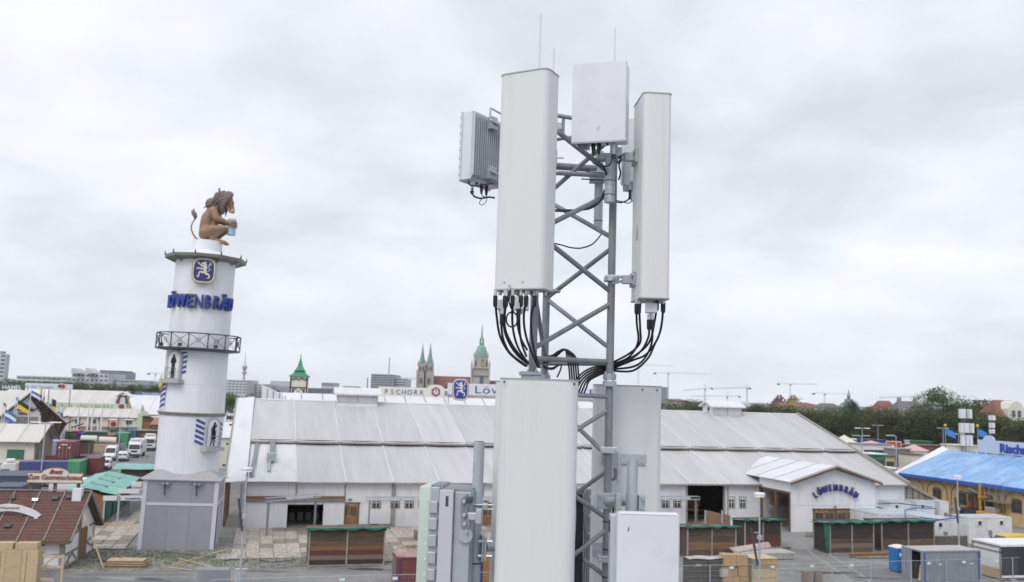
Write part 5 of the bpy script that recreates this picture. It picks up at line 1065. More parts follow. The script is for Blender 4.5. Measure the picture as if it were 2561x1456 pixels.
# chimney, spot lights on the roof
def on_roof(px, py):
    lo, hi = -.5, HD/2
    for _ in range(40):
        m_ = (lo+hi)/2; t, z = HF.on(px, py, m_)
        if z > roofz(m_): lo = m_
        else: hi = m_
    return HF.on(px, py, lo)[0], lo, roofz(lo)
x, y, z = on_roof(191, 1254); MB().bx(x-.35, x+.35, y-.1, y+.55, z, hridge+.45).build('chimney', wallw, house)
for i, (px, py) in enumerate(((28.5, 1256), (86, 1261), (136, 1257), (171.5, 1254), (17, 1326))):
    x, y, z = on_roof(px, py); o = thing('spot_light', 'black spot light on the red shingle roof, number %d from the left' % (i+1) if 0 else ['black spot light high on the red roof near the left picture edge', 'pale spot light high on the red roof, second from the left', 'black spot light high on the red roof below the sign board', 'black spot light high on the red roof beside the white chimney', 'black spot light at the lower left eave of the red roof'][i], 'spot light', HF.w(x, y, z+.12), ha, 'spot lights on the red shingle roof')
    MB().bx(-.24, .24, -.12, .1, .12, .38).build('lamp_housing', steel if i == 1 else dark, o, bevel=.02, rot=(-.5, 0, 0)); MB().tube([(-.2, 0, .2), (-.2, 0, 0), (.2, 0, 0), (.2, 0, .2)], .02, 5).build('bracket', dark, o)
# the big name board on the ridge
ta, zt2 = HF.on(66, 1206, HD/2); tb, _ = HF.on(206, 1206, HD/2); _, ztop = HF.on(140, 1184, HD/2); _, zcr = HF.on(140, 1171, HD/2); wb = tb-ta; mid = wb/2
sgn = thing('name_board', 'white board reading Bratz Zum Gaumenschmaus on posts above the red roof', 'sign', HF.w(ta, HD/2), ha)
def bshape(e): return [(-e, 0, zt2-e), (wb*.04-e, 0, (zt2+ztop)/2), (-e, 0, ztop+e), (wb*.25, 0, ztop+e)]+[(mid+wb*.24*cos(pi-t*pi/10), 0, ztop+(zcr-ztop+e)*sin(t*pi/10)) for t in range(0, 11)]+[(wb+e, 0, ztop+e), (wb*.97+e, 0, (zt2+ztop)/2), (wb+e, 0, zt2-e)]
MB().ext(bshape(.0), (0, .12, 0)).build('board', cream, sgn); MB().ext([(x, .02, z) for x, _, z in bshape(.08)], (0, .06, 0)).build('board_edge', mat('sign_red_brown', (.28, .06, .03), .6), sgn)
rb_ = MATS['sign_red_brown']
text('Zum Gaumenschmaus', (ztop-zt2)*.78, (mid, -.03, zt2+.25), sgn, rb_, .05, shear=.25, bold=.006).scale = (.80, 1, 1); text('Bratz', (ztop-zt2)*.62, (mid, -.03, zt2+(ztop-zt2)*.98), sgn, rb_, .05, shear=.5, bold=.015)
for x in (.07, .5, .92): MB().bx(wb*x-.12, wb*x+.12, .14, .36, hridge-.4, zt2+.6).build('post', brownb, sgn)
x, y, z = on_roof(25, 1300)
o = thing('arched_sign', 'small curved white banner sign on the red roof at the left picture edge', 'sign', HF.w(x, y, z+.3), ha)
P_ = [(-2.2+4.0*t/10, .5*sin(pi*t/10)) for t in range(11)]
MB().ext([(a, 0, b+.45) for a, b in P_]+[(2.3, 0, .1), (2.0, 0, -.15), (2.4, 0, -.4), (1.7, 0, -.35)]+[(a, 0, b-.1) for a, b in P_[::-1]], (0, .1, 0)).build('board', wallw, o); MB().bx(.4, .9, .05, .4, -.5, .1).build('bracket', brownb, o)
text('Zur Wiesnwirtin', .3, (-.4, -.02, .55), o, rb_, .02, shear=.2)
# slanting pole, plywood crate and timber beside the house
a, b = G(259, 1422), AT(209.5, 1283, 73.2)
pl = MB().beam(a+V3((0, 0, .03)), b, .1, .1).build('prop', woodl); tag(pl, 'long pale timber prop leaning from the gravel against the half-timbered gable', 'timber')
cp = G(-30, 1490); cr_ = thing('plywood_crate', 'large pale plywood crate at the lower left corner', 'crate', (cp.x-.2, cp.y, 0), ha); ztc = zfor(cp.x+3, cp.y, 1378)
pw = mat('plywood', (.50, .39, .24), .7, var=.1, scale=1.5, stretch=(1, 1, 4), dirt=(.38, .27, .15), dirt_amt=.4, dscale=2, rnd=.05)
WX = HF.loc(AT(93, 1456, cp.y))[0]-HF.loc(cp)[0]
WX = AT(90, 1440, cp.y).x-cp.x
for k in range(3): MB().bx(WX*k/3+.01, WX*(k+1)/3-.01, 0, .04, 0, ztc).build('board', pw, cr_)
MB().bx(WX-.04, WX, .05, 1.2, 0, ztc).build('board', pw, cr_); MB().bx(0, WX, 1.2, 1.25, 0, ztc).build('board', pw, cr_); MB().bx(.0, WX-.05, .05, 1.19, ztc-.2, ztc-.16).build('lid', pw, cr_)
for x in (.6, WX-.9): MB().bx(x, x+.14, -.06, -.005, 0, ztc-.1).build('batten', woodl, cr_)
for x0, x1 in ((WX*.1, WX*.45), (WX*.5, WX*.95)): MB().bx(x0, x1, .1, .9, ztc+.01, ztc+.42).build('block', pw, cr_)
sc2 = thing('timber_trestle', 'pale timber frame sticking out at the right end of the plywood crate', 'timber frame', (cp.x+WX+.05, cp.y+.6, 0), ha)
for z in (.5, 1.1, 2.0, 2.7): MB().beam((0, 0, z), (1.4-(z == 1.1)*.5, 0, z-.1), .15, .15).build('beam', woodl, sc2)
MB().beam((1.35, 0, .3), (1.35, 0, 2.75), .14, .14).build('beam', woodl, sc2); MB().beam((.1, -.1, 2.0), (.9, -.1, 2.7), .12, .12).build('beam', woodl, sc2); MB().beam((1.0, 0, .0), (1.0, 0, .5), .12, .12).build('beam', woodl, sc2)
p = G(66, 1478); o = thing('barrier_post', 'grey metal post with a red foot in front of the plywood crate', 'post', (p.x, p.y-.1, 0)); zt3 = zfor(p.x, p.y, 1357); MB().bx(-.06, .06, -.06, .06, 1.3, zt3).build('post', galv, o); MB().bx(-.062, .062, -.062, .062, 0, 1.3).build('foot', redp, o)
tp = G(260, 1419); tpl = thing('board_pile', 'pile of pale boards lying on the gravel before the tower', 'boards', (tp.x, tp.y, 0), .12)
for k in range(6):
    for j in range(3): MB().bx(.03*k+j*.01, 3.25-.05*k, j*.42, j*.42+.38, .06+k*.085, .13+k*.085).build('board', woodl if k % 2 else woodo, tpl, rz=random.uniform(-.02, .02))
for x in (.3, 2.7): MB().bx(x, x+.1, 0, 1.2, 0, .06).build('bearer', woodl, tpl)
rr = random.Random(11)
for i, (x0, y0, x1, y1) in enumerate(((440, 1412, 570, 1375), (445, 1398, 545, 1424), (300, 1392, 345, 1405), (420, 1420, 480, 1428))):
    a, b = G(x0, y0), G(x1, y1); tag(MB().beam(a+V3((0, 0, .06)), b+V3((0, 0, .06)), .14, .06).build('loose_board', woodl), ['long pale board lying slanting on the gravel right of the tower base', 'thin pale board crossing another on the gravel before the tower', 'short board on the gravel left of the tower front', 'pale board at the edge of the road before the tower'][i], 'board')
for i, pts in enumerate((((232, 1372), (280, 1377), (330, 1374), (352, 1388), (300, 1395), (250, 1404)), ((240, 1404), (300, 1406), (345, 1396), (420, 1382), (520, 1394), (600, 1388)), ((560, 1404), (620, 1396), (680, 1408), (740, 1401)))):
    tag(MB().tube([G(x, y)+V3((0, 0, .05)) for x, y in pts], .045, 6).build('ground_cable', mat('blue_black_cable', (.05, .07, .16), .5)), ['dark blue cable snaking over the gravel left of the tower', 'long dark cable winding across the gravel before the tower', 'dark cable lying in front of the deck joists'][i], 'cable')
# ---------------------------------------------------------------- row of mint-roofed stalls behind the house
ro = G(262, 1309); rend = G(332, 1259); SFm = Frame((ro.x, ro.y), GA); Lr = SFm.loc(rend)[1]
for k in range(4):
    d0 = 1+k*Lr/3.6; wd = 3.4; ln = Lr/3.6-.3; hh = 2.5
    o = thing('market_stall', ['mint-roofed market stall nearest behind the half-timbered house', 'second mint-roofed market stall behind the house', 'third mint-roofed market stall behind the house', 'farthest mint-roofed market stall of the row behind the house'][k], 'stall', SFm.w(-wd, d0-1), GA, 'mint-roofed stalls in a row')
    MB().bx(0, wd-.1, .03, .1, 0, hh).build('end_wall', woodo, o); MB().bx(0, wd-.1, ln-.1, ln-.03, 0, hh).build('end_wall', woodo, o); MB().bx(0, .06, .1, ln-.1, 0, hh).build('back_wall', woodo, o); MB().bx(0, wd, .05, ln-.05, .0, .1).build('floor', woodg, o)
    MB().grid(lambda u, v: (wd-.05+.07*sin(u*14+v*3), ln*u, hh*.98*(1-v)+.25*v), 14, 4).build('tarp_drape', greent, o)
    nn = 3
    for q in range(nn):
        MB().grid(lambda u, v: (-.9+(wd+1.9)*(q+u*1.05)/nn+(-.02), -.35+(ln+.6)*v, hh+1.25-.55*abs((q+u)/nn-.35)*2+.05*sin(v*8+q*2)), 3, 6).build('roof_sheet', mint, o, smooth=60)
    for y in (.2, ln-.3): MB().bx(wd*.35-.05, wd*.35+.05, y, y+.1, hh, hh+1.1).build('roof_post', woodo, o)
    MB().ext([(-.6, .05, hh), (wd+.6, .05, hh), (wd*.35, .05, hh+1.1)], (0, .05, 0)).build('gable', woodo, o)
for k, (px, py) in enumerate(((350, 1206),)):
    p = G(px, py); o = thing('market_stall', ['brown stall with mint roof sheets just left of the tower', 'brown stall with mint roof sheets just left of the tower, farther one'][k], 'stall', (p.x-3, p.y, 0), GA, 'mint-roofed stalls by the tower')
    MB().bx(0, 5, 0, 4, 0, 1.8).build('body', woodd, o)
    for q in range(2): MB().grid(lambda u, v: (-1.2+7.5*u, -.8+(q+v)*2.6, 1.9+.2*q+.5*v*.5+.04*sin(u*9)), 6, 2).build('roof_sheet', mint, o, smooth=60)
    MB().bx(-.8, .2, -1.2, -.3, 0, 1.1).build('crate', woodl, o) if 0 else None
# gate boards on posts
for k, (px, py, bx0, yt_, yb_, txt) in enumerate(((253, 1333, 254, 1239.5, 1252, 'Löwenbräu. Ein'), (291, 1313, 292, 1222.5, 1234, ''), (325, 1288.5, 327, 1205, 1217, 'LÖ'))):
    p = G(px, py); Fk = Frame((p.x, p.y), GA); _, z0 = Fk.on(px+20, yb_, 0); _, z1 = Fk.on(px+20, yt_, 0)
    o = thing('gate_sign', ['grey-posted entrance gate board reading Löwenbräu nearest the house', 'middle entrance gate board half hidden by the one in front', 'farthest entrance gate board, highest in the picture'][k], 'gate sign', (p.x, p.y, 0), GA, 'entrance gate boards left of the tower')
    for x in (.05, 8.3): MB().bx(x-.09, x+.09, 0, .18, 0, z0+.1).build('post', galv, o)
    MB().bx(-.1, 8.5, -.06, -.005, z0, z1).build('board', wallw, o, bevel=.02); h = z1-z0
    ex = {0: 1.35, 1: Fk.on(353, 1228, 0)[0], 2: 1.15}[k]; ring((ex-.0, (z0+z1)/2), h*.22, h*.36, -.09, -.062, dark, o)
    if txt:
        me = text_mesh(txt, h*.66, .03, m=navy); xs = [v.co.x for v in me.vertices]; q = put('lettering', me, o, (ex+.6-min(xs), -.08, z0+h*.25), rot=(RX, 0, 0))
tag(MB().bx(0, 3.8, 0, .1, .09, .13).build('floor_stripe', yel, loc=G(258, 1317), rz=.3), 'yellow bar lying on the deck behind the first gate post', 'bar')
# ---------------------------------------------------------------- containers and vehicles on the service road
container('green shipping container with double doors in the lower left yard', 153, 1197, 2.44, 6.06, 2.55, CT['green'], doors='x')
container('maroon shipping container right beside the green one', 202, 1187.5, 2.44, 6.06, 2.6, CT['maroon'])
container('maroon shipping container standing behind the green one, under the stacked one', 110, 1180, 6.06, 2.44, 2.6, CT['maroon'])
o = container('maroon shipping container stacked on top of another one', 138, 1147, 2.44, 6.06, 2.6, CT['maroon'], z=2.62, doors='x')
for x in (.35, 1.75): MB().bx(x, x+.25, -.09, -.07, 1.6, 1.85).build('sticker', wallw, o)
MB().bx(.7, 1.6, -.09, -.07, 2.1, 2.25).build('marking', wallw, o)
container('lavender-grey box body on a dark chassis beside the stacked container', 109, 1141.5, 2.4, 7, 2.7, CT['lav'], z=1.2, nm='box_trailer', cat='trailer', ribs=False)
p = G(109, 1141.5, 1.2); o = thing('trailer_chassis', 'dark wheeled chassis under the lavender-grey box', 'chassis', (p.x, p.y, 0), GA); MB().bx(.1, 2.3, .1, 6.9, .8, 1.18).build('frame', dark, o)
for y in (1, 2.2, 5.5):
    for x in (.0, 2.1): MB().tube([(x, y, .45), (x+.3, y, .45)], .45, 14).build('wheel', tyre, o)
container('blue shipping container at the far side of the service road', 223, 1115, 2.44, 6.06, 2.6, CT['blue'], doors='x')
container('rust red shipping container beside the blue one on the service road', 248.5, 1119, 2.6, 7, 2.7, CT['red'])
container('light green shipping container behind the white vans', 288, 1114, 2.6, 6.06, 2.9, CT['green'], doors='x')
container('blue shipping container peeping out behind the light green one', 311, 1106, 2.6, 6.06, 2.9, CT['blue'])
container('dirty white container at the left picture edge', -25, 1205, 4.0, 6.0, 2.7, CT['cream'])
container('dark blue-grey container at the left edge behind the red roof', -40, 1252, 4.7, 7, 3.0, CT['dkblue'])
container('dark blue flat container lying lower at the left edge', -30, 1275, 3.2, 5, 2.6, CT['dkblue'])
stall('dark stall under a green tarpaulin beside the maroon container', 187, 1136, 2.6, 5, 2.6, 4, 1, group=None)
p = G(218, 1129); o = thing('timber_stack', 'stack of pale timber beams at the roadside', 'timber', (p.x, p.y, 0), GA)
for j in range(4):
    for k in range(3): MB().bx(0, 6, k*.6, k*.6+.56, j*.36, j*.36+.34).build('beam', woodl, o)
fwd = GA-pi/2
vehicle('large white van facing the camera on the service road', back(270, 1153, 5.6), fwd+.02, 'van')
vehicle('white van seen from behind beside the large van', (G(305, 1155))[:2], fwd+pi+.06, 'smallvan', L=4.6)
vehicle('small white van parked by the maroon container', back(255, 1177, 4.4), fwd+.03, 'smallvan')
truck('white lorry with timber load at the end of the service road', back(367, 1129, 8.5), fwd+.05)
truck('white box lorry behind the two vans', back(334, 1146, 8.5), fwd, 'box')
truck('lorry with blue-grey tarpaulin body left of the green container', (G(138, 1216)+V3((1, 1, 0)))[:2], fwd-1.35, 'tarp')
vehicle('navy car in front of the green garage door', (G(8, 1168)+V3((0, 0, 0)))[:2], GA+.1, 'smallvan', 'navy', cat='car', nm='parked_car')
vehicle('black car seen from behind behind the red roof sign', (G(50, 1233)+V3((-.5, 2, 0)))[:2], fwd+pi+1.0, 'car', 'black', cat='car', nm='parked_car')
vehicle('silver white van under the name board beside the black car', (G(106, 1226)+V3((0, 4, 0)))[:2], fwd+.2, 'smallvan', 'white')
vehicle('white car half hidden left of the name board', (G(55, 1205)+V3((0, 3, 0)))[:2], fwd+.1, 'car', 'white', cat='car', nm='parked_car')
vehicle('long white van of which only the roof shows above the red ridge', (G(110, 1250)+V3((0, 1.2, 0)))[:2], GA+.02, 'van', 'white', L=6.6)
# yellow scissor lift
p = G(40, 1212); o = thing('scissor_lift', 'yellow scissor lift behind the dirty white container', 'lift', (p.x-1, p.y, 0), GA+.1)
MB().bx(0, 3.6, 0, 1.5, .35, .9).build('chassis', dark, o, bevel=.05); MB().bx(-.2, 3.8, -.05, 1.55, 1.6, 2.1).build('platform', yel, o, bevel=.02)
for k in range(2): MB().beam((.3, .2, .9+.35*k), (3.3, .2, 1.25+.35*k-.1), .1, .12).build('scissor_arm', yel, o); MB().beam((3.3, .3, .9+.35*k), (.3, .3, 1.25+.35*k-.1), .1, .12).build('scissor_arm', yel, o)
for x in (-.15, 1.2, 2.5, 3.75):
    for y in (0, 1.5): MB().bx(x-.04, x+.04, y-.04, y+.04, 2.1, 3.3).build('guard_post', yel, o)
for z in (2.7, 3.3):
    for y in (0, 1.5): MB().bx(-.15, 3.75, y-.04, y+.04, z-.04, z+.04).build('guard_rail', yel, o)
for x in (.5, 3.0):
    for y in (-.05, 1.4): MB().tube([(x, y, .4), (x, y+.2, .4)], .4, 14).build('wheel', tyre, o)
# scaffold truss heap by the lorry
p = G(355, 1195); o = thing('truss_heap', 'heap of silver truss sections and barriers right of the vans', 'trusses', (p.x-2, p.y, 0), GA)
rr = random.Random(5)
for k in range(16):
    a = V3((rr.uniform(0, 6), rr.uniform(0, 14), rr.uniform(.3, 2.6))); b = a+V3((rr.uniform(1, 3)*rr.choice((-1, 1)), rr.uniform(-1, 2), rr.uniform(-.5, 1)))
    MB().beam(a, b, .09, .09).build('truss_bar', steel, o)
for k in range(5): MB().bx(1+k*.8, 1.1+k*.8, 2, 2.1, 0, 3.2).build('truss_bar', steel, o)
MB().bx(3, 4.2, 1, 2.2, 0, 2.4).build('cabinet', galvd, o); MB().bx(1.5, 2.8, 1, 2.2, 0, 1.8).build('cabinet', trimg, o)
# ---------------------------------------------------------------- tents and halls on the left, behind the yard
def gable_hall(label, F, t0, t1, dep, he, hr, mw, mr, nb=8, nm='festival_hall', over=1.0, gm_=None, rd=None):
    o = thing(nm, label, 'hall', F.o, F.a); rd = dep/2 if rd is None else rd
    for k in range(nb):
        a, b = t0-over+(t1-t0+2*over)*k/nb, t0-over+(t1-t0+2*over)*(k+1)/nb-.06
        MB().sheet([(a, -over, he-.2), (b, -over, he-.2), (b, rd, hr), (a, rd, hr)], .12).build('roof_panel', mr, o); MB().sheet([(a, rd, hr), (b, rd, hr), (b, dep+over, he-.2), (a, dep+over, he-.2)], .12).build('roof_panel', mr, o)
        MB().beam((a, -over, he-.02), (a, rd, hr+.2), .12, .1).build('roof_seam', mr, o)
    MB().bx(t0, t1, 0, .2, 0, he).build('wall', mw, o)
    for t_ in (t0, t1-.2): MB().ext([(t_, 0, 0), (t_, dep, 0), (t_, dep, he), (t_, rd, hr-.1), (t_, 0, he)], (.2, 0, 0)).build('gable_wall', gm_ or mw, o)
    return o
# hall with the green band
q = G(300, 1084); PH2 = Frame((q.x, q.y), GA)
ta, _ = PH2.on(150, 1060, 0); tb, _ = PH2.on(344, 1060, 0); _, he = PH2.on(300, 1042, 0); 
_, hm = PH2.on(250, 1021, 9); _, hr = PH2.on(230, 977, 24)
ph = thing('festival_hall', 'long cream-roofed festival hall with a pale green lettered band', 'hall', PH2.o, GA)
nb = 8
for k in range(nb):
    a, b = ta+(tb-ta)*k/nb, ta+(tb-ta)*(k+1)/nb-.08
    MB().sheet([(a, -.8, he-.3), (b, -.8, he-.3), (b, 9, hm), (a, 9, hm)], .12).build('roof_panel', creamf, ph)
    MB().bx(a, b, 0, .2, 0, he).build('wall_panel', cream, ph); MB().bx(b-.1, b+.15, -.1, .0, .5, he).build('downpipe', redp, ph)
tc2, _ = PH2.on(250, 990, 20)
for k in range(nb):
    a, b = ta-8+(tc2-ta+14)*k/nb, ta-8+(tc2-ta+14)*(k+1)/nb-.08
    MB().sheet([(a+0, 9.4, hm+1.2), (b, 9.4, hm+1.2), (b, 24, hr), (a, 24, hr)], .12).build('upper_roof_panel', creamf, ph)
    MB().beam((b, 9.4, hm+1.3), (b, 24, hr+.1), .2, .15).build('roof_seam', wfabric, ph)
t1_, zb1 = PH2.on(100, 1012, 8.8); t2_, zb2 = PH2.on(316, 1022, 8.8); _, zg0 = PH2.on(200, 1022, 8.8); _, zg1 = PH2.on(200, 1007.5, 8.8)
palg = mat('pale_green_band', (.50, .58, .44), .7, var=.04)
MB().bx(t1_, t2_, 8.8, 9.1, zg0, zg1).build('lettered_band', palg, ph); h = zg1-zg0
gl = mat('band_letter_grey_green', (.30, .36, .26), .7)
tp_, _ = PH2.on(198, 1012, 8.8); te_, _ = PH2.on(287, 1012, 8.8)
for i, ch in enumerate('POSCHNERS'): put('letter', text_mesh(ch, h*.78, .1, m=gl), ph, (tp_+(te_-tp_)*(i+.3)/9, 8.72, zg0+h*.22), rot=(RX, 0, 0))
tp_, _ = PH2.on(134, 1012, 8.8)
for i, ch in enumerate('ARNY'): put('letter', text_mesh(ch, h*.78, .1, m=gl), ph, (tp_+i*h*1.3, 8.72, zg0+h*.22), rot=(RX, 0, 0))
t_, z_ = PH2.on(303, 1016, 8.6); MB().ball((t_, 8.6, z_), h*.4, sx=1.2, sy=.4).build('hen_emblem', mat('dark_red_emblem', (.25, .04, .04), .5), ph)
t_, z_ = PH2.on(283, 1060, -.3); MB().ball((t_, -.2, z_), .7, sx=1.1, sy=.3).build('hen_emblem', MATS['dark_red_emblem'], ph)
for px in (190, 236): t_, z_ = PH2.on(px, 1053, -.05); MB().ext([(t_+1.1*cos(k/8*pi), -.1, z_+1.1*sin(k/8*pi)) for k in range(16)], (0, .08, 0)).build('roundel', palg, ph); MB().bx(t_-.4, t_+.4, -.14, -.11, z_-.7, z_+.4).build('shutter', dark, ph)
for (a, b, c, d) in ((315, 1048, 330, 1062), (275, 1074, 292, 1082), (312, 1074, 330, 1084)):
    x0, z1 = PH2.on(a, b, -.1); x1, z0 = PH2.on(c, d, -.1); w_ = MB().bx(x0, x1, -.1, -.01, z0, z1).build('window', mint, ph); MB().bx(x0+.2, (x0+x1)/2-.1, -.13, -.101, z0+.2, z1-.2).build('pane', glass, w_); MB().bx((x0+x1)/2+.1, x1-.2, -.13, -.101, z0+.2, z1-.2).build('pane', glass, w_)
t_, z_ = PH2.on(286, 1067, -.6); MB().bx(t_-12, tb, -1.2, .0, z_-.3, z_).build('canopy', trimg, ph)
MB().ext([(tb, 0, 0), (tb, 10, 0), (tb, 10, he+1.5), (tb, 7, he+2.8), (tb, 5, he+3.6), (tb, 3, he+2.8), (tb, 0, he)], (.4, 0, 0)).build('painted_gable', palg, ph)
t_, z_ = PH2.on(359, 1048, 2); MB().ext([(tb-1, -.5, .5), (tb+3.2, -.5, .5), (tb+3.4, -.5, z_-1), (tb+2.6, -.5, z_+2), (tb+1.3, -.5, z_+2.6), (tb, -.5, z_+1.5)], (0, .3, 0)).build('painted_gable', palg, ph)
# little dormer tower on the hall
t_, z_ = PH2.on(318, 1020, 12); w_ = 5.5
dm = thing('roof_dormer', 'light blue dormer with orange trim and white roof on the festival hall', 'dormer', PH2.w(t_-w_*.75, 11.5, 0), GA); z0 = z_-1; z1 = PH2.on(318, 1000, 12)[1]; z2 = PH2.on(310, 993, 12)[1]
MB().ext([(0, 0, z0), (w_, 0, z0), (w_/2+1.2, 0, z1+1.3), (w_/2-1.2, 0, z1+1.3)], (0, 2, 0)).build('front', mat('light_blue_panel', (.4, .55, .62), .6), dm); MB().bx(w_/2-1.4, w_/2+1.4, -.2, .0, z0, z1+1.2).build('centre_panel', dark, dm)
MB().ext([(w_/2-.8, -.25, z0), (w_/2+.8, -.25, z0), (w_/2+.8, -.25, z1)]+[(w_/2+.8*cos(k/6*pi), -.25, z1+.9*sin(k/6*pi)) for k in range(7)], (0, .04, 0)).build('arch', wallw, dm)
for s_ in (-1, 1): MB().beam((w_/2+s_*(w_/2+.2), -.1, z0+.2), (w_/2+s_*.8, -.1, z1+1.6), .3, .35).build('orange_trim', yel, dm); MB().sheet([(w_/2+s_*2.2, -1.2, z1+.9), (w_/2, -1.2, z1+2.4), (w_/2, 9, z1+2.4), (w_/2+s_*2.2, 9, z1+.9)][::s_], .15).build('roof', wfabric, dm)
# far roofs: three more tents with boards
def far_roof(label, Y, x0, x1, yr, ye, yb, m=creamf, nb=6, dd=12):
    p0 = AT(x0, yr, Y); F = Frame((p0.x, p0.y), GA); t1, _ = F.on(x1, yr, 0); _, zr = F.on((x0+x1)/2, yr, 0); _, ze = F.on((x0+x1)/2, ye, -dd)
    o = thing('tent', label, 'tent', F.o, GA)
    for k in range(nb):
        a, b = t1*k/nb, t1*(k+1)/nb-.08; MB().sheet([(a, -dd, ze), (b, -dd, ze), (b, 0, zr), (a, 0, zr)], .12).build('roof_panel', m, o); MB().sheet([(a, 0, zr), (b, 0, zr), (b, dd, ze), (a, dd, ze)], .12).build('roof_panel', m, o)
    MB().bx(0, t1, -dd+.3, -dd+.5, 0, ze).build('wall', cream, o); MB().bx(0, .2, -dd+.5, dd-.5, 0, ze).build('wall', cream, o); MB().bx(t1-.2, t1, -dd+.5, dd-.5, 0, ze).build('wall', cream, o)
    return o, F, zr
far_roof('grey-white tent roof at the left edge below the HAMEL board', 205, -60, 66, 978, 1030, 0)
far_roof('wide white tent roof left of the tower below the PAULANER board', 300, 330, 640, 992, 1040, 0, wfabric, 5, 26)
far_roof('long white tent roof behind the cream hall', 320, 60, 330, 976, 1000, 0, wfabric, 6, 16)
def sign(label, Y, x0, x1, y0, y1, mb_, txt, tm, size=.7, tx=None, nm='roof_sign', dep=.3, back=4.0, **k):
    p0 = AT(x0, y1, Y); F = Frame((p0.x, p0.y), GA); t1, z0 = F.on(x1, y1, 0); _, za = F.on((x0+x1)/2, (y0+y1)/2+(y1-y0)/2, 0); _, zb = F.on((x0+x1)/2, (y0+y1)/2-(y1-y0)/2, 0)
    o = thing(nm, label, 'sign', F.o, GA); MB().bx(0, t1, 0, dep, za, zb).build('board', mb_, o, bevel=.02)
    for i in range(3): MB().bx(t1*(.05+.45*i)-.1, t1*(.05+.45*i)+.1, dep, dep+.2, za-back, za+.5).build('support', galvd, o)
    h = zb-za
    if txt:
        me = text_mesh(txt, h*size, .1, m=tm, **k); xs = [v.co.x for v in me.vertices]; cx = F.on(tx, y1, 0)[0] if tx is not None else t1/2
        put('lettering', me, o, (cx-(min(xs)+max(xs))/2, -.06, za+h*(1-size*.72)/2), rot=(RX, 0, 0))
    return o, F, t1, za, zb
sign('dark green roof board reading HAMEL at the left picture edge', 206, -60, 62, 961, 974.5, cmat('board_dark_green', (.06, .11, .09)), 'HAMEL', wallw, 1.05, tx=30, bold=.02)
o, F, t1, za, zb = sign('white roof board reading der Bayern with a red and blue emblem', 215, 62, 181, 959.5, 974, wallw, 'el der Bayern', mat('pale_blue_letter', (.35, .55, .72), .6), .8, tx=98)
t_, z_ = F.on(155, 966, -.1); h = zb-za; MB().ext([(t_-h*.1+h*.75*cos(k/8*pi), -.12, z_+h*.5*sin(k/8*pi)) for k in range(16)], (0, .1, 0)).build('emblem_field', cream, o); MB().ball((t_+h*.15, -.1, z_), h*.36, sy=.3).build('emblem_disc', redp, o); MB().ball((t_-h*.35, -.1, z_), h*.3, sy=.3).build('emblem_disc', navy, o)
sign('navy roof board reading PAULANER left of the tower', 300, 336, 412, 980, 991, mat('board_navy', (.10, .13, .20), .6), 'PAULANER', wallw, .75, tx=378)
sign('brown lettered roof board left of the navy one', 305, 256, 332, 978.5, 986, woodd, 'WINZERER', cream, .7, tx=305)
sign('white board with black lettering Mün between tower and tent', 170, 548, 612, 1034, 1054, wallw, 'Münchner', mat('black_letter', (.02, .02, .02), .6), .8, tx=600, bold=.03)
sign('pale blue board reading KALB above the black-lettered one', 180, 583, 607, 1020, 1031, mat('board_pale_blue', (.50, .62, .64), .6), 'KALB', galvd, .7)
far_roof('white tent roof between the tower and the grey tent', 168, 520, 615, 1056, 1096, 0, wfabric, 3, 7)
o = container('white site cabin between the tower and the grey tent', 548, 1150, 6, 4, 3, CT['white'], nm='site_cabin', cat='cabin', ribs=False)
# big timber-gabled beer hall
Y = 172; A_ = AT(79.7, 984, Y); F = Frame((A_.x, A_.y), 0.66)
ex, ez = F.on(166, 1062, 0); lx, lz = F.on(-10, 1054, 0); _, az = F.on(79.7, 984, 0)
o = thing('beer_hall', 'white-fronted beer hall with a broad dark timber gable and flags, left background', 'hall', F.o, .66)
MB().ext([(lx, 0, lz), (0, 0, az), (0, 25, az), (0, 25, az-.1), (lx, 0, lz-.3)][:2]+[(0, 0, az-.4), (lx+1, 0, lz-.3)], (0, 20, 0)).build('roof', creamf, o)
MB().sheet([(lx, 0, lz+.3), (0, 0, az+.3), (0, 26, az+.3), (lx, 26, lz+.3)], .2).build('roof_panel', creamf, o)
MB().sheet([(0, 0, az+.3), (ex, 0, ez+.3), (ex, 26, ez+.3), (0, 26, az+.3)], .2).build('roof_panel', creamf, o)
gt = mat('blackened_gable_timber', (.055, .038, .03), .85, var=.4, scale=2)
for k in range(9):
    f0, f1 = k/9, (k+1)/9-.01
    MB().ext([(ex*f0, .02, az+(ez-az)*f0), (ex*f1, .02, az+(ez-az)*f1), (ex*f1-1.2*f1-1.0, 1.2, max(0, az+(ez-az)*f1-5.2*f1-1)), (ex*f0-1.2*f0-1.0, 1.2, az+(ez-az)*f0-5.2*f0-1)], (0, .2, 0)).build('gable_board', gt, o)
MB().beam((lx, -.1, lz), (0, -.1, az+.1), .3, .5, up=(0, 1, 0)).build('barge_board', gt, o); MB().beam((ex, -.1, ez), (0, -.1, az+.1), .3, .6, up=(0, 1, 0)).build('barge_board', gt, o)
x0, z1 = F.on(15, 1026, .6); x1, _ = F.on(104, 1026, .6)
MB().ext([(x0, .6, 0), (x1, .6, 0), (x1, .6, F.on(104, 1014, .6)[1]), (F.on(88, 994, .6)[0], .6, F.on(88, 998, .6)[1]), (F.on(70, 994, .6)[0], .6, F.on(70, 998, .6)[1]), (x0, .6, F.on(15, 1044, .6)[1])], (0, .3, 0)).build('white_front', wallw, o)
x0, z1 = F.on(40, 1018.5, .5); x1, z0 = F.on(83, 1027, .5); b_ = MB().bx(x0, x1, .4, .55, z0, z1).build('name_board', mat('oxblood_board', (.18, .05, .045), .6), o); text('SCHOTTENHAMEL', (z1-z0)*.62, ((x0+x1)/2, .36, z0+.3), o, cream, .04)
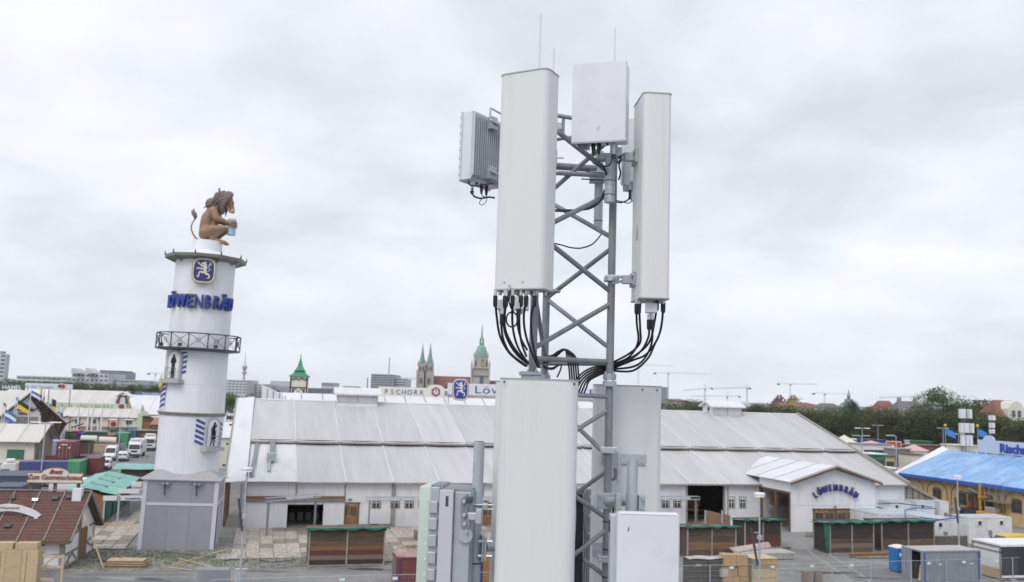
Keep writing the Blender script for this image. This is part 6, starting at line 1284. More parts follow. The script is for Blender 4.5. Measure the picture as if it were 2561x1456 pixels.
x0, z1 = F.on(48, 1032, .5); x1, z0 = F.on(74, 1036.5, .5); MB().bx(x0, x1, .4, .55, z0, z1).build('name_board', MATS['oxblood_board'], o)
for k in range(8): x_, z_ = F.on(27+k*9.2, 1049, .5); MB().bx(x_-.28, x_+.28, .52, .59, z_-.9, z_+.5).build('arched_window', trimg, o); 
for k in range(6): x_ = ex*.2+k*1.5; MB().beam((x_-1, .5, az-3.5-k*.6), (x_+1, .3, az-2-k*.75), .2, .25, up=(0, 1, 0)).build('gable_strut', gt, o)
MB().bx(F.on(104, 1050, 1)[0], ex-2.5, 1.4, 1.6, 0, ez+3).build('side_front', gt, o); MB().bx(F.on(100, 1062, .3)[0], F.on(133, 1062, .3)[0], .2, .5, 0, F.on(110, 1058, .3)[1]).build('porch_wall', wallw, o); MB().bx(F.on(114, 1062, .1)[0], F.on(128, 1062, .1)[0], .12, .19, 1, F.on(110, 1064, .1)[1]).build('porch_opening', dark, o)
# small cream-roofed house in front
q = G(84, 1178); F = Frame((q.x, q.y), .2)
_, he = F.on(60, 1103, 0); gdp = 9.0; _, hr = F.on(60, 1062, gdp/2)
sh = gable_hall('cream-roofed stall building with a green shutter at the left edge', F, -16, 0, gdp, he, hr, cream, creamf, 5, nm='stall_building', over=.8, gm_=woodg)
x0, z1 = F.on(18, 1124, -.1); x1, z0 = F.on(59, 1142, -.1); MB().bx(x0, x1, -.1, -.02, max(.3, z0-1), z1).build('roller_shutter', mat('shutter_green', (.03, .16, .09), .6), sh)
x0, z1 = F.on(14, 1103, -.1); x1, z0 = F.on(66, 1113, -.1); MB().bx(x0, x1, -.2, -.02, z0, z1).build('fascia_board', cream, sh); text('Hendlbraterei', (z1-z0)*.7, ((x0+x1)/2, -.23, z0+.25), sh, mat('faded_red_letter', (.45, .2, .18), .7), .03, shear=.2)
for s_ in (0, 1): MB().beam((.85, -.8 if s_ == 0 else gdp+.8, he-.2), (.85, gdp/2, hr), .1, .35).build('barge_board', brownb, sh)
MB().bx(-.1, .12, 1.2, 2.6, 1, 3.2).build('shutter', galvd, sh); MB().bx(-.1, .12, 3.4, 4.2, he, he+1.5).build('shutter', redp, sh)
# bare rafters at the very left
q = G(5, 1165); o = thing('rafter_trestle', 'bare brown rafter frame standing at the left picture edge', 'timber frame', (q.x-3, q.y-2, 0), .1)
for k in range(3): MB().beam((-2, k*1.6, 6.3), (4.3, k*1.6, 3.6), .16, .2).build('rafter', brownb, o); MB().bx(2.6, 2.8, k*1.6, k*1.6+.2, 0, 4.3).build('post', brownb, o)
MB().beam((0, 0, 4.3), (3.5, 0, 4.3), .15, .2).build('beam', brownb, o); MB().beam((2.7, 0, 3.9), (2.7, 3.4, 3.9), .15, .2).build('beam', brownb, o)
# white flag poles
poles = [(138, 1108, 1068, 'short'), (152, 1100, 1046, ''), (173, 1102, 1062, ''), (182, 1100, 1041, ''), (191, 1098, 1002, ''), (216, 1094, 1001, ''), (227, 1093, 1003, ''), (250, 1092, 1001, ''), (243, 1090, 1055, '')]
for i, (px, py, yt, _) in enumerate(poles):
    p = G(px, py); z1 = zfor(p.x, p.y, yt); o = thing('flag_pole', ['short white pole by the red cabin, leftmost of the white poles', 'white pole second from the left of the row', 'white pole third from the left of the row', 'white pole fourth from the left of the row', 'first of the four tall white poles before the green band', 'second of the four tall white poles before the green band', 'third of the four tall white poles before the green band', 'rightmost of the four tall white poles before the green band', 'short white pole between the last two tall poles'][i], 'pole', (p.x, p.y, 0), 0, 'white flag poles without flags')
    MB().tube([(0, 0, 0), (0, 0, z1*.6), (0, 0, z1)], [.26, .2, .09], 8).build('pole', white, o, smooth=40)
yelf = mat('yellow_flag_cloth', (.70, .52, .03), .7); blf = mat('blue_flag_cloth', (.08, .16, .45), .7); whf = mat('white_flag_cloth', (.72, .73, .75), .7); bkf = mat('black_flag_cloth', (.03, .03, .03), .7)
for i, (px, py, yt, w, h, cols, a, lab) in enumerate(((8, 1100, 1007, 1.2, 1.2, [bkf, yelf], .9, 'black and yellow flag drooping at the far left of the hall'), (12, 1100, 1024, 3.6, 3.0, [blf, whf, blf], .5, 'blue and white flag before the timber gable'), (44, 1100, 1000, 3.4, 2.6, [bkf, yelf], .55, 'black and yellow flag blowing before the timber gable'),
        (40, 1100, 993, .5, 2.0, [blf, whf], .3, 'small blue and white flag behind the gable flags'), (78, 1090, 976, 2.8, 1.6, [blf, whf], .6, 'blue and white flag at the peak of the timber gable'), (101, 1090, 970, .8, 5, [yelf, bkf], .2, 'black and yellow flag hanging right of the gable peak'),
        (109, 1090, 975, .8, 5, [whf, blf], .2, 'blue and white flag hanging right of the gable peak'), (130, 1090, 998, 1.6, 5, [bkf, yelf], .3, 'black and yellow flag in front of the pale green band'), (124, 1090, 995, .9, 4, [whf, blf], .3, 'white and blue flag left of the pale green band'), (151, 1095, 1016, .9, 4.6, [whf, blf], .2, 'blue flag hanging low before the cream hall'))):
    Yf = 168 if px < 100 else 200; p = AT(px, yt, Yf); o = thing('flag', lab, 'flag', (p.x, p.y, 0), 0, 'flags around the timber-gabled hall'); MB().tube([(0, 0, 0), (0, 0, p.z+.4)], .07, 6).build('pole', white, o); flag(o, .1, p.z, w*.62, h*.62, cols, a, i)
# lamps in the left background
lamp('double-armed lamp with lit tubes before the timber gable', 100, 1200, 1056, (-1, 1), base=AT(98, 1235, 125), arm=1.0, r=.11)
lamp('double-armed lamp with lit tubes before the green-banded hall', 300, 1168, 1049, (-1, 1), base=AT(294, 1150, 150), arm=1.0, r=.12)
lamp('double-armed lamp with lit tubes left of the tower', 404, 1150, 1043, (-1, 1), base=AT(402, 1150, 140), arm=.9, r=.1)
# colourful stalls right behind the service road
def hut(label, Y, x0, x1, y0, y1, m, mr=None, d=5, nm='fair_stall', rh=.8, roof='flat'):
    p = AT(x0, y1, Y); F = Frame((p.x, p.y), GA); t1, _ = F.on(x1, y1, 0); _, z1 = F.on((x0+x1)/2, y0, 0); o = thing(nm, label, 'stall', (p.x, p.y, 0), GA)
    MB().bx(0, t1, 0, d, 0, z1).build('body', m, o, bevel=.03)
    if roof == 'hip': MB().add([(-.4, -.4, z1), (t1+.4, -.4, z1), (t1+.4, d+.4, z1), (-.4, d+.4, z1), (t1*.3, d/2, z1+rh), (t1*.7, d/2, z1+rh)], [(0, 1, 5, 4), (2, 3, 4, 5), (1, 2, 5), (3, 0, 4), (3, 2, 1, 0)]).build('roof', mr or m, o)
    elif roof == 'tent': MB().add([(-.3, -.3, z1), (t1+.3, -.3, z1), (t1+.3, d+.3, z1), (-.3, d+.3, z1), (t1/2, d/2, z1+rh)], [(0, 1, 4), (1, 2, 4), (2, 3, 4), (3, 0, 4), (3, 2, 1, 0)]).build('roof', mr or m, o)
    else: MB().bx(-.2, t1+.2, -.3, d+.2, z1+.003, z1+.2).build('roof', mr or m, o)
    MB().bx(t1*.12, t1*.88, -.06, -.004, z1*.35, z1*.8).build('counter_shutter', dark if m is not woodd else woodo, o)
    return o
rrf = mat('dusty_pink_roof', (.35, .17, .15), .7)
hut('brown stall with a pink hipped roof left of the tower', 215, 376, 410, 1062, 1090, woodo, rrf, rh=2.2, roof='hip')
hut('dark picture stall with signs left of the tower', 222, 355, 377, 1043, 1060, woodd)
hut('dark timber stalls behind the white lorry', 212, 345, 415, 1078, 1100, woodd, trimg)
hut('green-edged white pavilion behind the flag poles', 192, 128, 152, 1062, 1098, wallw, mat('shutter_green', (.03, .16, .09)), 4)
hut('green balcony structure before the cream hall', 200, 130, 262, 1080, 1100, MATS['shutter_green'], trimg, 3)
hut('red cabin beside the blue cabin behind the poles', 194, 183, 193, 1080, 1097, redp)
hut('blue cabin beside the white rolls behind the poles', 194, 192, 201, 1086, 1100, blue)
p = AT(203, 1094, 192); o = thing('white_tank', 'long rounded white tank or tarp roll behind the blue container', 'tank', (p.x, p.y, 0), GA); MB().tube([(0, 0, 2.4), (3, 0, 2.4), (3.2, 0, 2.4)], [.8, .8, .7], 16).tube([(3.6, 0, 2.3), (7, 0, 2.2)], .7, 16).build('tank', cream, o, smooth=40); MB().bx(0, 9, -.6, .6, 0, 1.6).build('trestle', galvd, o)
# ---------------------------------------------------------------- stalls, gantries and piles before the tent
rustb = mat('warm_brown_plank', (.20, .105, .05), .75, var=.3, scale=1.6, stretch=(.5, 3, 9), rnd=.12); maro = mat('maroon_brown_plank', (.105, .04, .035), .7, var=.2, rnd=.1); peel = mat('peeling_plank', (.20, .15, .12), .85, var=.3, scale=3, dirt=(.07, .035, .03), dirt_amt=.9, dscale=3, stretch=(1, 1, 5))
blk_ = mat('black_brown_plank', (.045, .032, .03), .7, var=.25, rnd=.12)
def w_of(a, b): return (G(*b)-G(*a)).length
stall('big stall with green tarp edge and mixed brown planks, right of the tower', 768, 1418, w_of((768, 1418), (960, 1414)), 2.6, 2.95, 7, 2, cols=[blk_, peel, maro, rustb, woodd, woodd, woodd], drape='left')
stall('brown stall with a lighter plank band, first right of the mast', 1718, 1396.4, w_of((1718, 1396.4), (1838.6, 1393)), 2.6, 2.75, 8, 2, cols=[woodd, woodd, rustb, rustb, woodd, woodd, woodd, woodd])
stall('maroon stall with pale door bars behind the lamp post', 1862, 1372, 4.3, 2.5, 2.7, 4, 2, m=blk_, cols=[maro, maro, blk_, blk_])
stall('black-brown stall with green drape at its left end, below the pavilion', 2075, 1386.4, w_of((2075, 1386.4), (2182, 1383)), 2.8, 2.95, 6, 2, m=blk_, cols=[woodd, peel, woodd, blk_, blk_, blk_], drape='left')
stall('black-brown stall at the right end of the row below the pavilion', 2205, 1379, w_of((2205, 1379), (2331.7, 1375)), 2.8, 2.9, 5, 2, m=blk_, cols=[woodd, woodd, blk_, blk_, blk_])
p = G(1868, 1398); 
def vbars(lab, px, py, xs, z0, z1): pass
p = G(2331, 1372); o = thing('low_panel_wall', 'low grey-brown panel wall leaning right of the stall row', 'panel wall', (p.x+.1, p.y, 0), GA)
for k in range(3): MB().bx(k*1.5, k*1.5+1.46, 0, .15, 0, 1.25).build('panel', mat('grey_brown_panel', (.13, .115, .095), .8, var=.2), o)
MB().bx(0, 4.5, -.04, .2, 1.252, 1.33).build('rail', trimg, o)
# sign gantries
def gantry(label, x0, x1, ya, yb, yft0, yft1, board, label_bits=True):
    p = G(x0, yft0); q = G(x1, yft1); a = math.atan2(q.y-p.y, q.x-p.x); F = Frame((p.x, p.y), a); t1 = (q-p).length
    _, z1 = F.on(x0, ya, 0); _, z0 = F.on(x0, yb, 0); o = thing('sign_gantry', label, 'gantry', (p.x, p.y, 0), a, 'sign gantries in front of the tent wall')
    for x in (0, t1): MB().bx(x-.09, x+.09, -.05, .13, 0, z0).build('post', galvd, o)
    for y in (-.25, .25):
        for z in (z0, z1): MB().bx(-.4, t1+.4, y-.03, y+.03, z-.03, z+.03).build('truss_rail', galv, o)
    n = int(t1/1.2)
    for k in range(n+1):
        x = -.4+(t1+.8)*k/n; MB().bx(x-.02, x+.02, -.22, .22, z0-.02, z0+.02).build('truss_strut', galv, o); MB().bx(x-.02, x+.02, -.27, -.23, z0+.03, z1-.03).build('truss_strut', galv, o)
    MB().bx(board[0]*t1, board[1]*t1, -.12, .0, z0+.06, z1-.08).build('sign_board', wallw, o); return o
gantry('short sign gantry on two posts in front of the open tent bay', 667, 786, 1246, 1254, 1341, 1327, (.35, .92))
gantry('long sign gantry with a white board crossing behind the mast', 921, 1739, 1243.5, 1252, 1324.5, 1314, (.0, .98))
# scrap heap, plate stack, steps
def heap(label, px, py, n, sx, sy, h, seed, m, ln=1.4):
    rr = random.Random(seed); p = G(px, py); o = thing('timber_heap', label, 'timber', (p.x, p.y, 0), GA)
    for k in range(n):
        a = V3((rr.gauss(0, sx), rr.gauss(0, sy), .06+h*rr.random()*(k/n))); t = rr.uniform(-1, 1); MB().beam(a, a+V3((ln*cos(t), ln*sin(t), rr.uniform(-.05, .2))), .13, .05).build('board', m if k % 3 else woodg, o)
heap('heap of broken pale boards on the deck left of the mast', 1030, 1376, 30, .9, .6, .7, 4, woodl)
heap('small heap of weathered boards in front of the pavilion', 2015, 1342, 7, .3, .2, .4, 6, woodg, 1.6)
heap('little pile of planks beside the dark stall left end', 2078, 1360, 5, .2, .2, .3, 8, woodg, .8)
p = G(1038, 1353); o = thing('panel_stack', 'stack of grey panels on the deck behind the board heap', 'panels', (p.x, p.y, 0), GA)
for k in range(8): MB().bx(.03*(k % 2), 2.4, 0, 1.2, .05+k*.12, .14+k*.12).build('panel', woodg, o)
for lab, t, w in (('timber doorstep before the brown double door', TF.on(845, 1320, -.6)[0], 4.4), ('flat grey doorstep before the first small window', TF.on(921, 1320, -.6)[0], 2.6)):
    o = thing('doorstep', lab, 'step', TF.w(t, -1.4), TF.a)
    for k in range(2): MB().bx(0, w, .1+k*.6, .65+k*.6, .12+k*.12, .2+k*.12).build('tread', woodg, o)
    MB().bx(.1, w-.1, .12, 1.25, .0, .12).build('base', dark, o)
# brown ramp panel on posts, trestles
p = G(1757, 1322); F = Frame((p.x, p.y), GA); o = thing('ramp_panel', 'big brown plywood panel on steel posts before the tall tent opening', 'panel', (p.x, p.y, 0), GA)
_, za = F.on(1764, 1276, 0); _, zb = F.on(1828, 1289, 0); tt, _ = F.on(1826, 1310, 0)
MB().ext([(0, 0, .3), (tt, 0, .3), (tt, 0, zb), (.4, 0, za)], (0, .08, 0)).build('panel', mat('brown_plywood', (.24, .145, .085), .7, var=.15, stretch=(1, 1, 4)), o)
for x in (.2, tt*.66): MB().bx(x, x+.16, -.14, -.02, 0, za).build('post', galv, o)
MB().bx(tt, tt+.7, .0, .06, .3, zb-.1).build('end_panel', wallw, o)
p = G(1908, 1318); o = thing('trestle_pile', 'pile of brown trestles and frames under the pavilion side', 'trestles', (p.x, p.y, 0), GA)
for k in range(7): x = k*.7; MB().beam((x, 0, 0), (x+.3, .2, 1.1), .08, .08).build('leg', brownb, o); MB().beam((x+.6, 0, 0), (x+.3, .2, 1.1), .08, .08).build('leg', woodo, o)
for z in (.5, 1.1): MB().beam((0, .1, z), (5, .1, z), .08, .08).build('rail', brownb, o)
# low platform pile with a tilted sheet
p = G(1852, 1402); F = Frame((p.x, p.y), GA); tt, _ = F.on(1988, 1400, 0); o = thing('platform_pile', 'pile of weathered white platform panels beside the lamp post', 'panels', (p.x, p.y, 0), GA)
rr = random.Random(9)
for k in range(4): MB().bx(rr.uniform(0, .1), tt-rr.uniform(0, .15), 0, 2.3, .08+k*.15, .2+k*.15).build('panel', mat('worn_white_panel', (.42, .41, .40), .8, var=.15, dirt=(.2, .17, .15), dirt_amt=.7, dscale=2), o, rz=rr.uniform(-.01, .01))
MB().bx(.2, tt-.2, .1, 2.0, 0, .08).build('bearer', dark, o); MB().bx(.55, .9, -.02, -.005, .2, .5).build('blue_mark', blue, o)
MB().add([(-.6, 1.2, 1.0), (tt-1.3, 2.6, 1.25), (tt-1.0, 2.5, .75), (.1, .5, .7)], [(3, 2, 1, 0)]).build('tilted_sheet', mat('pinkish_sheet', (.45, .37, .33), .7), o); MB().add([(-.6, 1.2, 1.0), (.1, .5, .7), (.3, .3, .3), (.2, .4, .1)], [(0, 3, 2, 1)]).build('sheet_end', MATS['pinkish_sheet'], o)
o = thing('beam_stack', 'brown and grey beams lying in front of the right-hand stalls', 'timber', tuple(G(2136, 1398)), GA)
MB().bx(0, 5.2, .6, .85, .1, .35).build('beam', rustb, o); MB().bx(1, 5.6, .9, 1.15, .1, .35).build('beam', woodo, o); MB().bx(.3, 2.0, 0, .2, .05, .2).build('beam', woodg, o); MB().bx(1.6, 4.9, -.1, .15, .05, .22).build('beam', trimg, o)
# boxes and pallets along the fence
cardb = mat('brown_cardboard', (.42, .29, .16), .8, var=.08, rnd=.08, scale=2); card2 = mat('pale_chipboard', (.50, .40, .27), .8, var=.12, rnd=.05, scale=5)
def pile(label, px, py, boxes, nm='box_stack', cat='boxes', par_m=None, ang=None):
    p = G(px, py); o = thing(nm, label, cat, (p.x, p.y, 0), GA if ang is None else ang)
    for (x0, x1, y0, y1, z0, z1, m, n_) in boxes: MB().bx(x0, x1, y0, y1, z0, z1).build(n_, m, o, bevel=.015)
    MB().bx(.0, max(b[1] for b in boxes), .0, max(b[3] for b in boxes), .02, .12).build('pallet', woodl, o); return o
wrapm = mat('clear_wrap_grey', (.45, .43, .40), .3)
pile('stack of brown cardboard boxes left of the lamp post at the fence', 1806, 1476, [(0.1, .85, 0, 1, .12, 1.0, cardb, 'box'), (.87, 1.55, 0, 1, .12, 1.0, cardb, 'box'), (1.6, 2.35, 0, 1, .12, 1.0, cardb, 'box'), (.1, 1.0, 0, 1, 1.02, 1.75, cardb, 'box'), (1.02, 1.4, .1, 1, 1.02, 1.7, cardb, 'box'), (1.45, 2.3, 0, 1, 1.02, 1.8, cardb, 'box'),
      (.2, .72, .05, .95, 1.82, 2.75, cardb, 'box'), (.74, 1.25, .05, .95, 1.77, 2.72, cardb, 'box'), (1.27, 1.62, .0, .95, 1.82, 2.7, cardb, 'box'), (1.64, 2.3, .05, .95, 1.82, 2.68, cardb, 'box'), (-.08, .5, -.06, 1.0, 1.0, 1.6, wrapm, 'wrapped_box')])
pile('stack of chipboard blocks with a dark band right of the lamp post at the fence', 1883, 1474, [(0, 2.2, 0, 2.0, .12, .85, card2, 'block'), (0, 2.2, 0, 2.0, .87, 1.6, card2, 'block'), (0, .6, 0, 2.0, 1.62, 2.35, trimg, 'block'), (.62, 1.15, 0, 2.0, 1.62, 2.35, cardb, 'block'), (1.17, 1.68, 0, 2.0, 1.62, 2.35, cardb, 'block'), (1.7, 2.2, 0, 2.0, 1.62, 2.35, cardb, 'block'), (-.05, 2.25, -.05, 2.05, 2.36, 2.4, card2, 'lid')])
p = G(1724, 1476); o = thing('mesh_pallet', 'dark mesh crates with a white sheet lid behind the fence, right of the mast', 'crates', (p.x, p.y, 0), GA)
for x in (0, 1.65):
    MB().bx(x, x+1.6, 0, 1.2, .1, 2.35).build('crate', mat('dark_crate', (.09, .085, .075), .8, var=.4, scale=9), o, bevel=.02)
    for k in range(6): MB().bx(x, x+1.6, -.03, -.005, .3+k*.38, .33+k*.38).build('crate_wire', galvd, o)
MB().bx(.5, .95, -.045, -.032, 1.85, 2.0).build('label', woodl, o); MB().grid(lambda u, v: (-.1+3.5*u, -.1+1.4*v, 2.4+.04*sin(u*9+v*4)), 12, 4).build('sheet_lid', mat('worn_white_panel', (.42, .41, .4)), o)
for i, (px, w, h, m) in enumerate(((2012, .7, 1.55, woodg), (2042, .6, 1.6, woodg))):
    p = G(px, 1480); o = thing('plank_bundle', ['upright bundle of grey planks behind the fence, left one', 'upright bundle of grey planks behind the fence, right one with a dark gap'][i], 'planks', (p.x, p.y, 0), GA)
    for k in range(5): MB().bx(k*w/5, (k+1)*w/5-.01, 0, .5, .03, h-.05*((k+i) % 2)).build('plank', m, o)
# gantry under the left stall, cage stack, cabinet
p = G(486, 1482); o = thing('barrier_stack', 'stack of upright steel crowd barriers at the bottom edge left', 'barriers', (p.x, p.y, 0), .1)
zc = zfor(p.x, p.y, 1424)
for k in range(6):
    b = MB(); y = k*.16
    for z in (.3, zc-.02): b.bx(0, 2.3, y, y+.05, z, z+.05)
    for j in range(14): b.bx(j*.173, j*.173+.035, y+.008, y+.043, .352, zc-.022)
    b.build('barrier', steel, o)
p = G(584, 1480); o = thing('electric_cabinet', 'pale green switch cabinet behind the fence beside the left lamp', 'cabinet', (p.x, p.y, 0), .1); zc = zfor(p.x, p.y, 1426)
MB().bx(0, .8, 0, .4, 0, zc).build('body', mat('pale_green_grey', (.42, .48, .43), .6), o, bevel=.02); MB().bx(-.03, .83, -.03, .43, zc+.002, zc+.07).build('lid', steel, o)
for z in (zc-.5, zc-.9): MB().bx(.1, .7, -.02, -.003, z, z+.3).build('door_panel', galv, o)
# containers in the foreground
container('maroon container with a blue number 12 below the mast', 988, 1395, 6.06, 2.44, 2.6, CT['maroon'], z=0, frame=MATS['maroon_container_paint'], doors='y') if 0 else None
def cont_top(label, px, py, h, w, d, m, **k):        # placed by its upper front-left corner
    p = G(px, py, h); q = V3((p.x, p.y, 0)); a = proj(q); return container(label, a[0], a[1], w, d, h, m, **k)
rc_ = cont_top('maroon container with a blue number 12 below the mast', 993, 1394, 2.6, 6.06, 2.44, CT['maroon'], doors='y', roof=mat('worn_pink_roof', (.36, .24, .22), .7, var=.2, dirt=(.2, .05, .05), dirt_amt=.9, dscale=2))
MB().bx(2.0, 2.75, -.03, .0, 1.05, 1.5).build('number_plate', mat('plate_blue', (.03, .06, .28), .5), rc_); text('12', .42, (2.38, -.045, 1.12), rc_, wallw, .01, bold=.01)
MB().bx(.16, .22, -.02, .01, .2, 2.4).build('blue_strip', MATS['plate_blue'], rc_)
oc = cont_top('orange-brown container right of the maroon one, half hidden by the antenna', 1209, 1390, 2.6, 2.4, 6.0, CT['orange'], ribs=False); MB().bx(-.75, -.05, .1, 2, .5, 2.2).build('blue_side', MATS['plate_blue'], oc)
gcx = container('dented grey container with an open dark door in the lower right', 2306, 1459, 6.06, 2.6, 2.7, CT['grey'], doors='y', open_=True, roof=mat('pale_grey_roof', (.42, .41, .42), .7, var=.1, dirt=(.25, .18, .14), dirt_amt=.5, dscale=2), ang=GA-.02)
MB().bx(.17, .36, -.01, .03, .14, 2.55).build('blue_corner_strip', MATS['plate_blue'] if 0 else mat('faded_blue', (.07, .11, .30), .6), gcx); MB().bx(5.8, 6.0, -.01, .03, .14, 2.55).build('blue_corner_strip', MATS['faded_blue'], gcx)
for x in (1.7, 4.9): MB().bx(x, x+.3, -.02, .0, 1.5, 1.62).build('sticker', wallw, gcx)
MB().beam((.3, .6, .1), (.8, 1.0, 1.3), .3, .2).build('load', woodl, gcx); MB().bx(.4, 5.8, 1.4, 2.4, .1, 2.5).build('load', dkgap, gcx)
p = G(2243, 1433); o = thing('portable_toilet', 'blue portable toilet with a white roof left of the grey container', 'toilet', (p.x, p.y, 0), GA); tb_ = mat('toilet_blue_plastic', (.02, .16, .42), .4, var=.06)
MB().bx(0, 1.1, 0, 1.1, .08, 2.15).build('cabin', tb_, o, bevel=.03); MB().bx(-.025, -.002, .15, .95, .2, 2.05).build('door', tb_, o); MB().bx(.12, .98, -.025, -.002, .2, 2.05).build('door', tb_, o, bevel=.01)
MB().lathe([(.82, 2.16), (.80, 2.24), (.3, 2.42), (.1, 2.45)], 4, (.55, .55), a0=pi/4).build('roof', wallw, o); MB().bx(.25, .85, -.035, -.027, 1.45, 1.75).build('label', wallw, o); MB().bx(.1, 1.0, .1, 1.0, 0, .08).build('skid', dark, o)
for z in (.6, 1.0, 1.9): MB().bx(.14, .96, -.032, -.026, z, z+.03).build('door_rib', tb_, o)
# trailer with open white end, lower right
p = G(2505, 1453); o = thing('box_trailer', 'white box trailer with dark side panels at the right picture edge', 'trailer', (p.x, p.y, 0), GA-.03)
zt_ = zfor(p.x, p.y, 1362); MB().bx(.0, 7, .02, 3.4, zt_-.2, zt_).build('roof', wallw, o, bevel=.02); 
for k in range(4): MB().bx(.12+k*1.7, 1.78+k*1.7, .04, .1, .45, zt_-.22).build('side_panel', mat('black_perforated_panel', (.035, .035, .045), .5, var=.25, scale=14, rnd=.3), o)
MB().bx(0, 7, .02, .12, .25, .44).build('sill', wallw, o); MB().bx(-.02, .05, .1, 3.3, 1.0, zt_-.25).build('end_panel', wallw, o); MB().bx(-.03, .04, .1, 3.3, .15, .98).build('end_board', woodl, o)
for (y0, y1, z0, z1) in ((0, 3.4, zt_-.3, zt_-.15), (0, 3.4, zt_-.72, zt_-.6), (0, .13, .1, zt_-.3), (3.27, 3.4, .1, zt_-.3)): MB().bx(-.08, -.031, y0, y1, z0, z1).build('frame_timber', woodg, o)
for y in (.1, 3.1): MB().bx(.3, 7, y, y+.15, .05, .25).build('chassis_beam', dark, o)
# mesh fence along the bottom edge
fx = [530, 784.6, 926, 1048, 1190, 1330, 1470, 1600, 1704, 1775, 1882, 1979, 2080, 2176.6, 2277, 2366, 2451, 2531, 2610]
def fy(x):
    P = [(530, 1449), (926, 1437.6), (1048, 1435.6), (1704, 1414), (2076, 1406.5), (2277, 1402), (2451, 1396.5), (2610, 1392)]
    for (a, b), (c, d) in zip(P[:-1], P[1:]):
        if x <= c: return b+(d-b)*(x-a)/(c-a)
    return P[-1][1]
names = ['between the barrier stack and the left lamp', 'below the big stall', 'left of the maroon container', 'in front of the maroon container', 'hidden left of the lower antenna', 'behind the large lower antenna', 'behind the mast legs', 'behind the lower right radio', 'right beside the lower right radio', 'before the dark mesh crates', 'before the cardboard boxes', 'right of the lamp post', 'before the upright planks', 'on empty asphalt below the stalls', 'left of the blue toilet', 'at the open container door', 'before the grey container', 'between container and trailer', 'at the right picture edge']
wire = mat('fence_wire', (.42, .44, .46), .5, metal=.4)
gsn = mat('sign_mint', (.45, .62, .52), .5)
for i in range(len(fx)-1):
    a, b = G(fx[i], fy(fx[i]), 2.0), G(fx[i+1], fy(fx[i+1]), 2.0); d = b-a; L_ = Vector_len = d.length; an = math.atan2(d.y, d.x)
    o = thing('fence_panel', 'galvanised mesh fence panel '+names[i], 'fence panel', (a.x, a.y, 0), an, 'temporary mesh fence panels along the bottom edge')
    for x in (0, L_-.05): MB().tube([(x+.025, 0, 0), (x+.025, 0, 2.0)], .022, 8).build('post', galv, o)
    for z in (.15, 1.98): MB().tube([(.05, 0, z), (L_-.05, 0, z)], .018, 6).build('rail', galv, o)
    mb = MB(); n = int(L_/.12)
    for k in range(1, n): x = L_*k/n; mb.beam((x, 0, .16), (x, 0, 1.97), .0035, .0035)
    for k in range(1, 8): z = .15+1.83*k/8; mb.beam((.05, 0, z), (L_-.05, 0, z), .004, .004)
    tag(mb.build('wire_mesh', wire, o), kind='stuff')
    MB().bx(-.3, .3, -.12, .12, 0, .12).build('foot', trimg, o, loc=(L_-.02, 0, 0))
    if i in (1, 2, 9, 10, 11, 12, 14, 15, 16, 17): s = MB().bx(L_*.45, L_*.45+.38, -.03, -.022, 1.62, 1.84).build('small_sign', wallw, o); MB().bx(L_*.45+.01, L_*.45+.37, -.035, -.031, 1.63, 1.70).build('sign_band', gsn, s)
# lamps in the middle ground with rolled banners
def near_lamp(label, px, pyb, yt, base=None, roll=None, rlab=''):
    o, z1 = lamp(label, px, pyb, yt, (0,), arm=.01, rd=True, base=base, r=.085)
    MB().bx(-.45, .0, -.03, .03, z1*.66, z1*.66+.06).build('banner_arm', galv, o); MB().bx(-.14, .14, -.14, .14, z1*.6, z1*.64).build('collar', galv, o)
    if roll:
        y = o.location.y-.15; a, b = AT(roll[0], roll[1], y), AT(roll[2], roll[3], y); tag(MB().tube([a, b], .09, 8).build('rolled_banner', dark, smooth=40), rlab, 'rolled banner', 'rolled black banners strapped to lamp posts')
near_lamp('tall lamp post with round head standing right of the tower', 598, 1500, 1176, base=AT(598, 1475, 66), roll=(596.5, 1247, 605, 1328), rlab='rolled black banner tied to the left lamp post right of the tower')
near_lamp('lamp post with round white head between the stalls and the pavilion', 1899, 1490, 1239, base=AT(1899, 1460, 67), roll=(1878, 1322, 1894, 1413), rlab='rolled black banner hanging slanted at the middle lamp post')
near_lamp('lamp post with round head before the yellow tent building', 2398, 1385, 1194, base=AT(2398, 1370, 90), roll=(2387, 1243, 2395, 1307), rlab='rolled black banner tied to the right lamp post')
# ---------------------------------------------------------------- white site cabins
ct_roof = mat('blue_grey_cabin_roof', (.42, .47, .52), .5, var=.1, dirt=(.6, .62, .65), dirt_amt=.6, dscale=.8)
def cabin(label, px, py, w, d, h, z=0, wins=2):
    o = container(label, px, py, w, d, h, CT['white'], nm='site_cabin', cat='cabin', ribs=False, roof=ct_roof, z=z, frame=wallw, group='white site cabins beside the pavilion')
    for k in range(wins): x = w*(.2+.5*k); f = MB().bx(x, x+.6, -.02, .045, h-.95, h-.35).build('window', wallw, o); MB().bx(x+.08, x+.52, -.03, -.021, h-.87, h-.43).build('pane', glass, f)
    MB().bx(w*.45, w*.45+.5, .0, .045, h*.3, h*.5).build('socket_box', galvd, o); MB().bx(-.02, .045, .3, 1.1, .2, 2.1).build('door', CT['white'], o); return o
cabin('white cabin nearest behind the dark stalls', 2335, 1363, 3.0, 8.5, 2.8, wins=1)
cabin('white cabin with two small windows at the right end of the row', 2424, 1360, 5.9, 2.6, 2.9)
cabin('white cabin whose roof shows beside the pavilion door', 2200, 1348, 4.6, 6, 2.75, wins=1)
cabin('white cabin in the middle of the row behind the stalls', 2288, 1351, 2.6, 8, 2.75, wins=0)
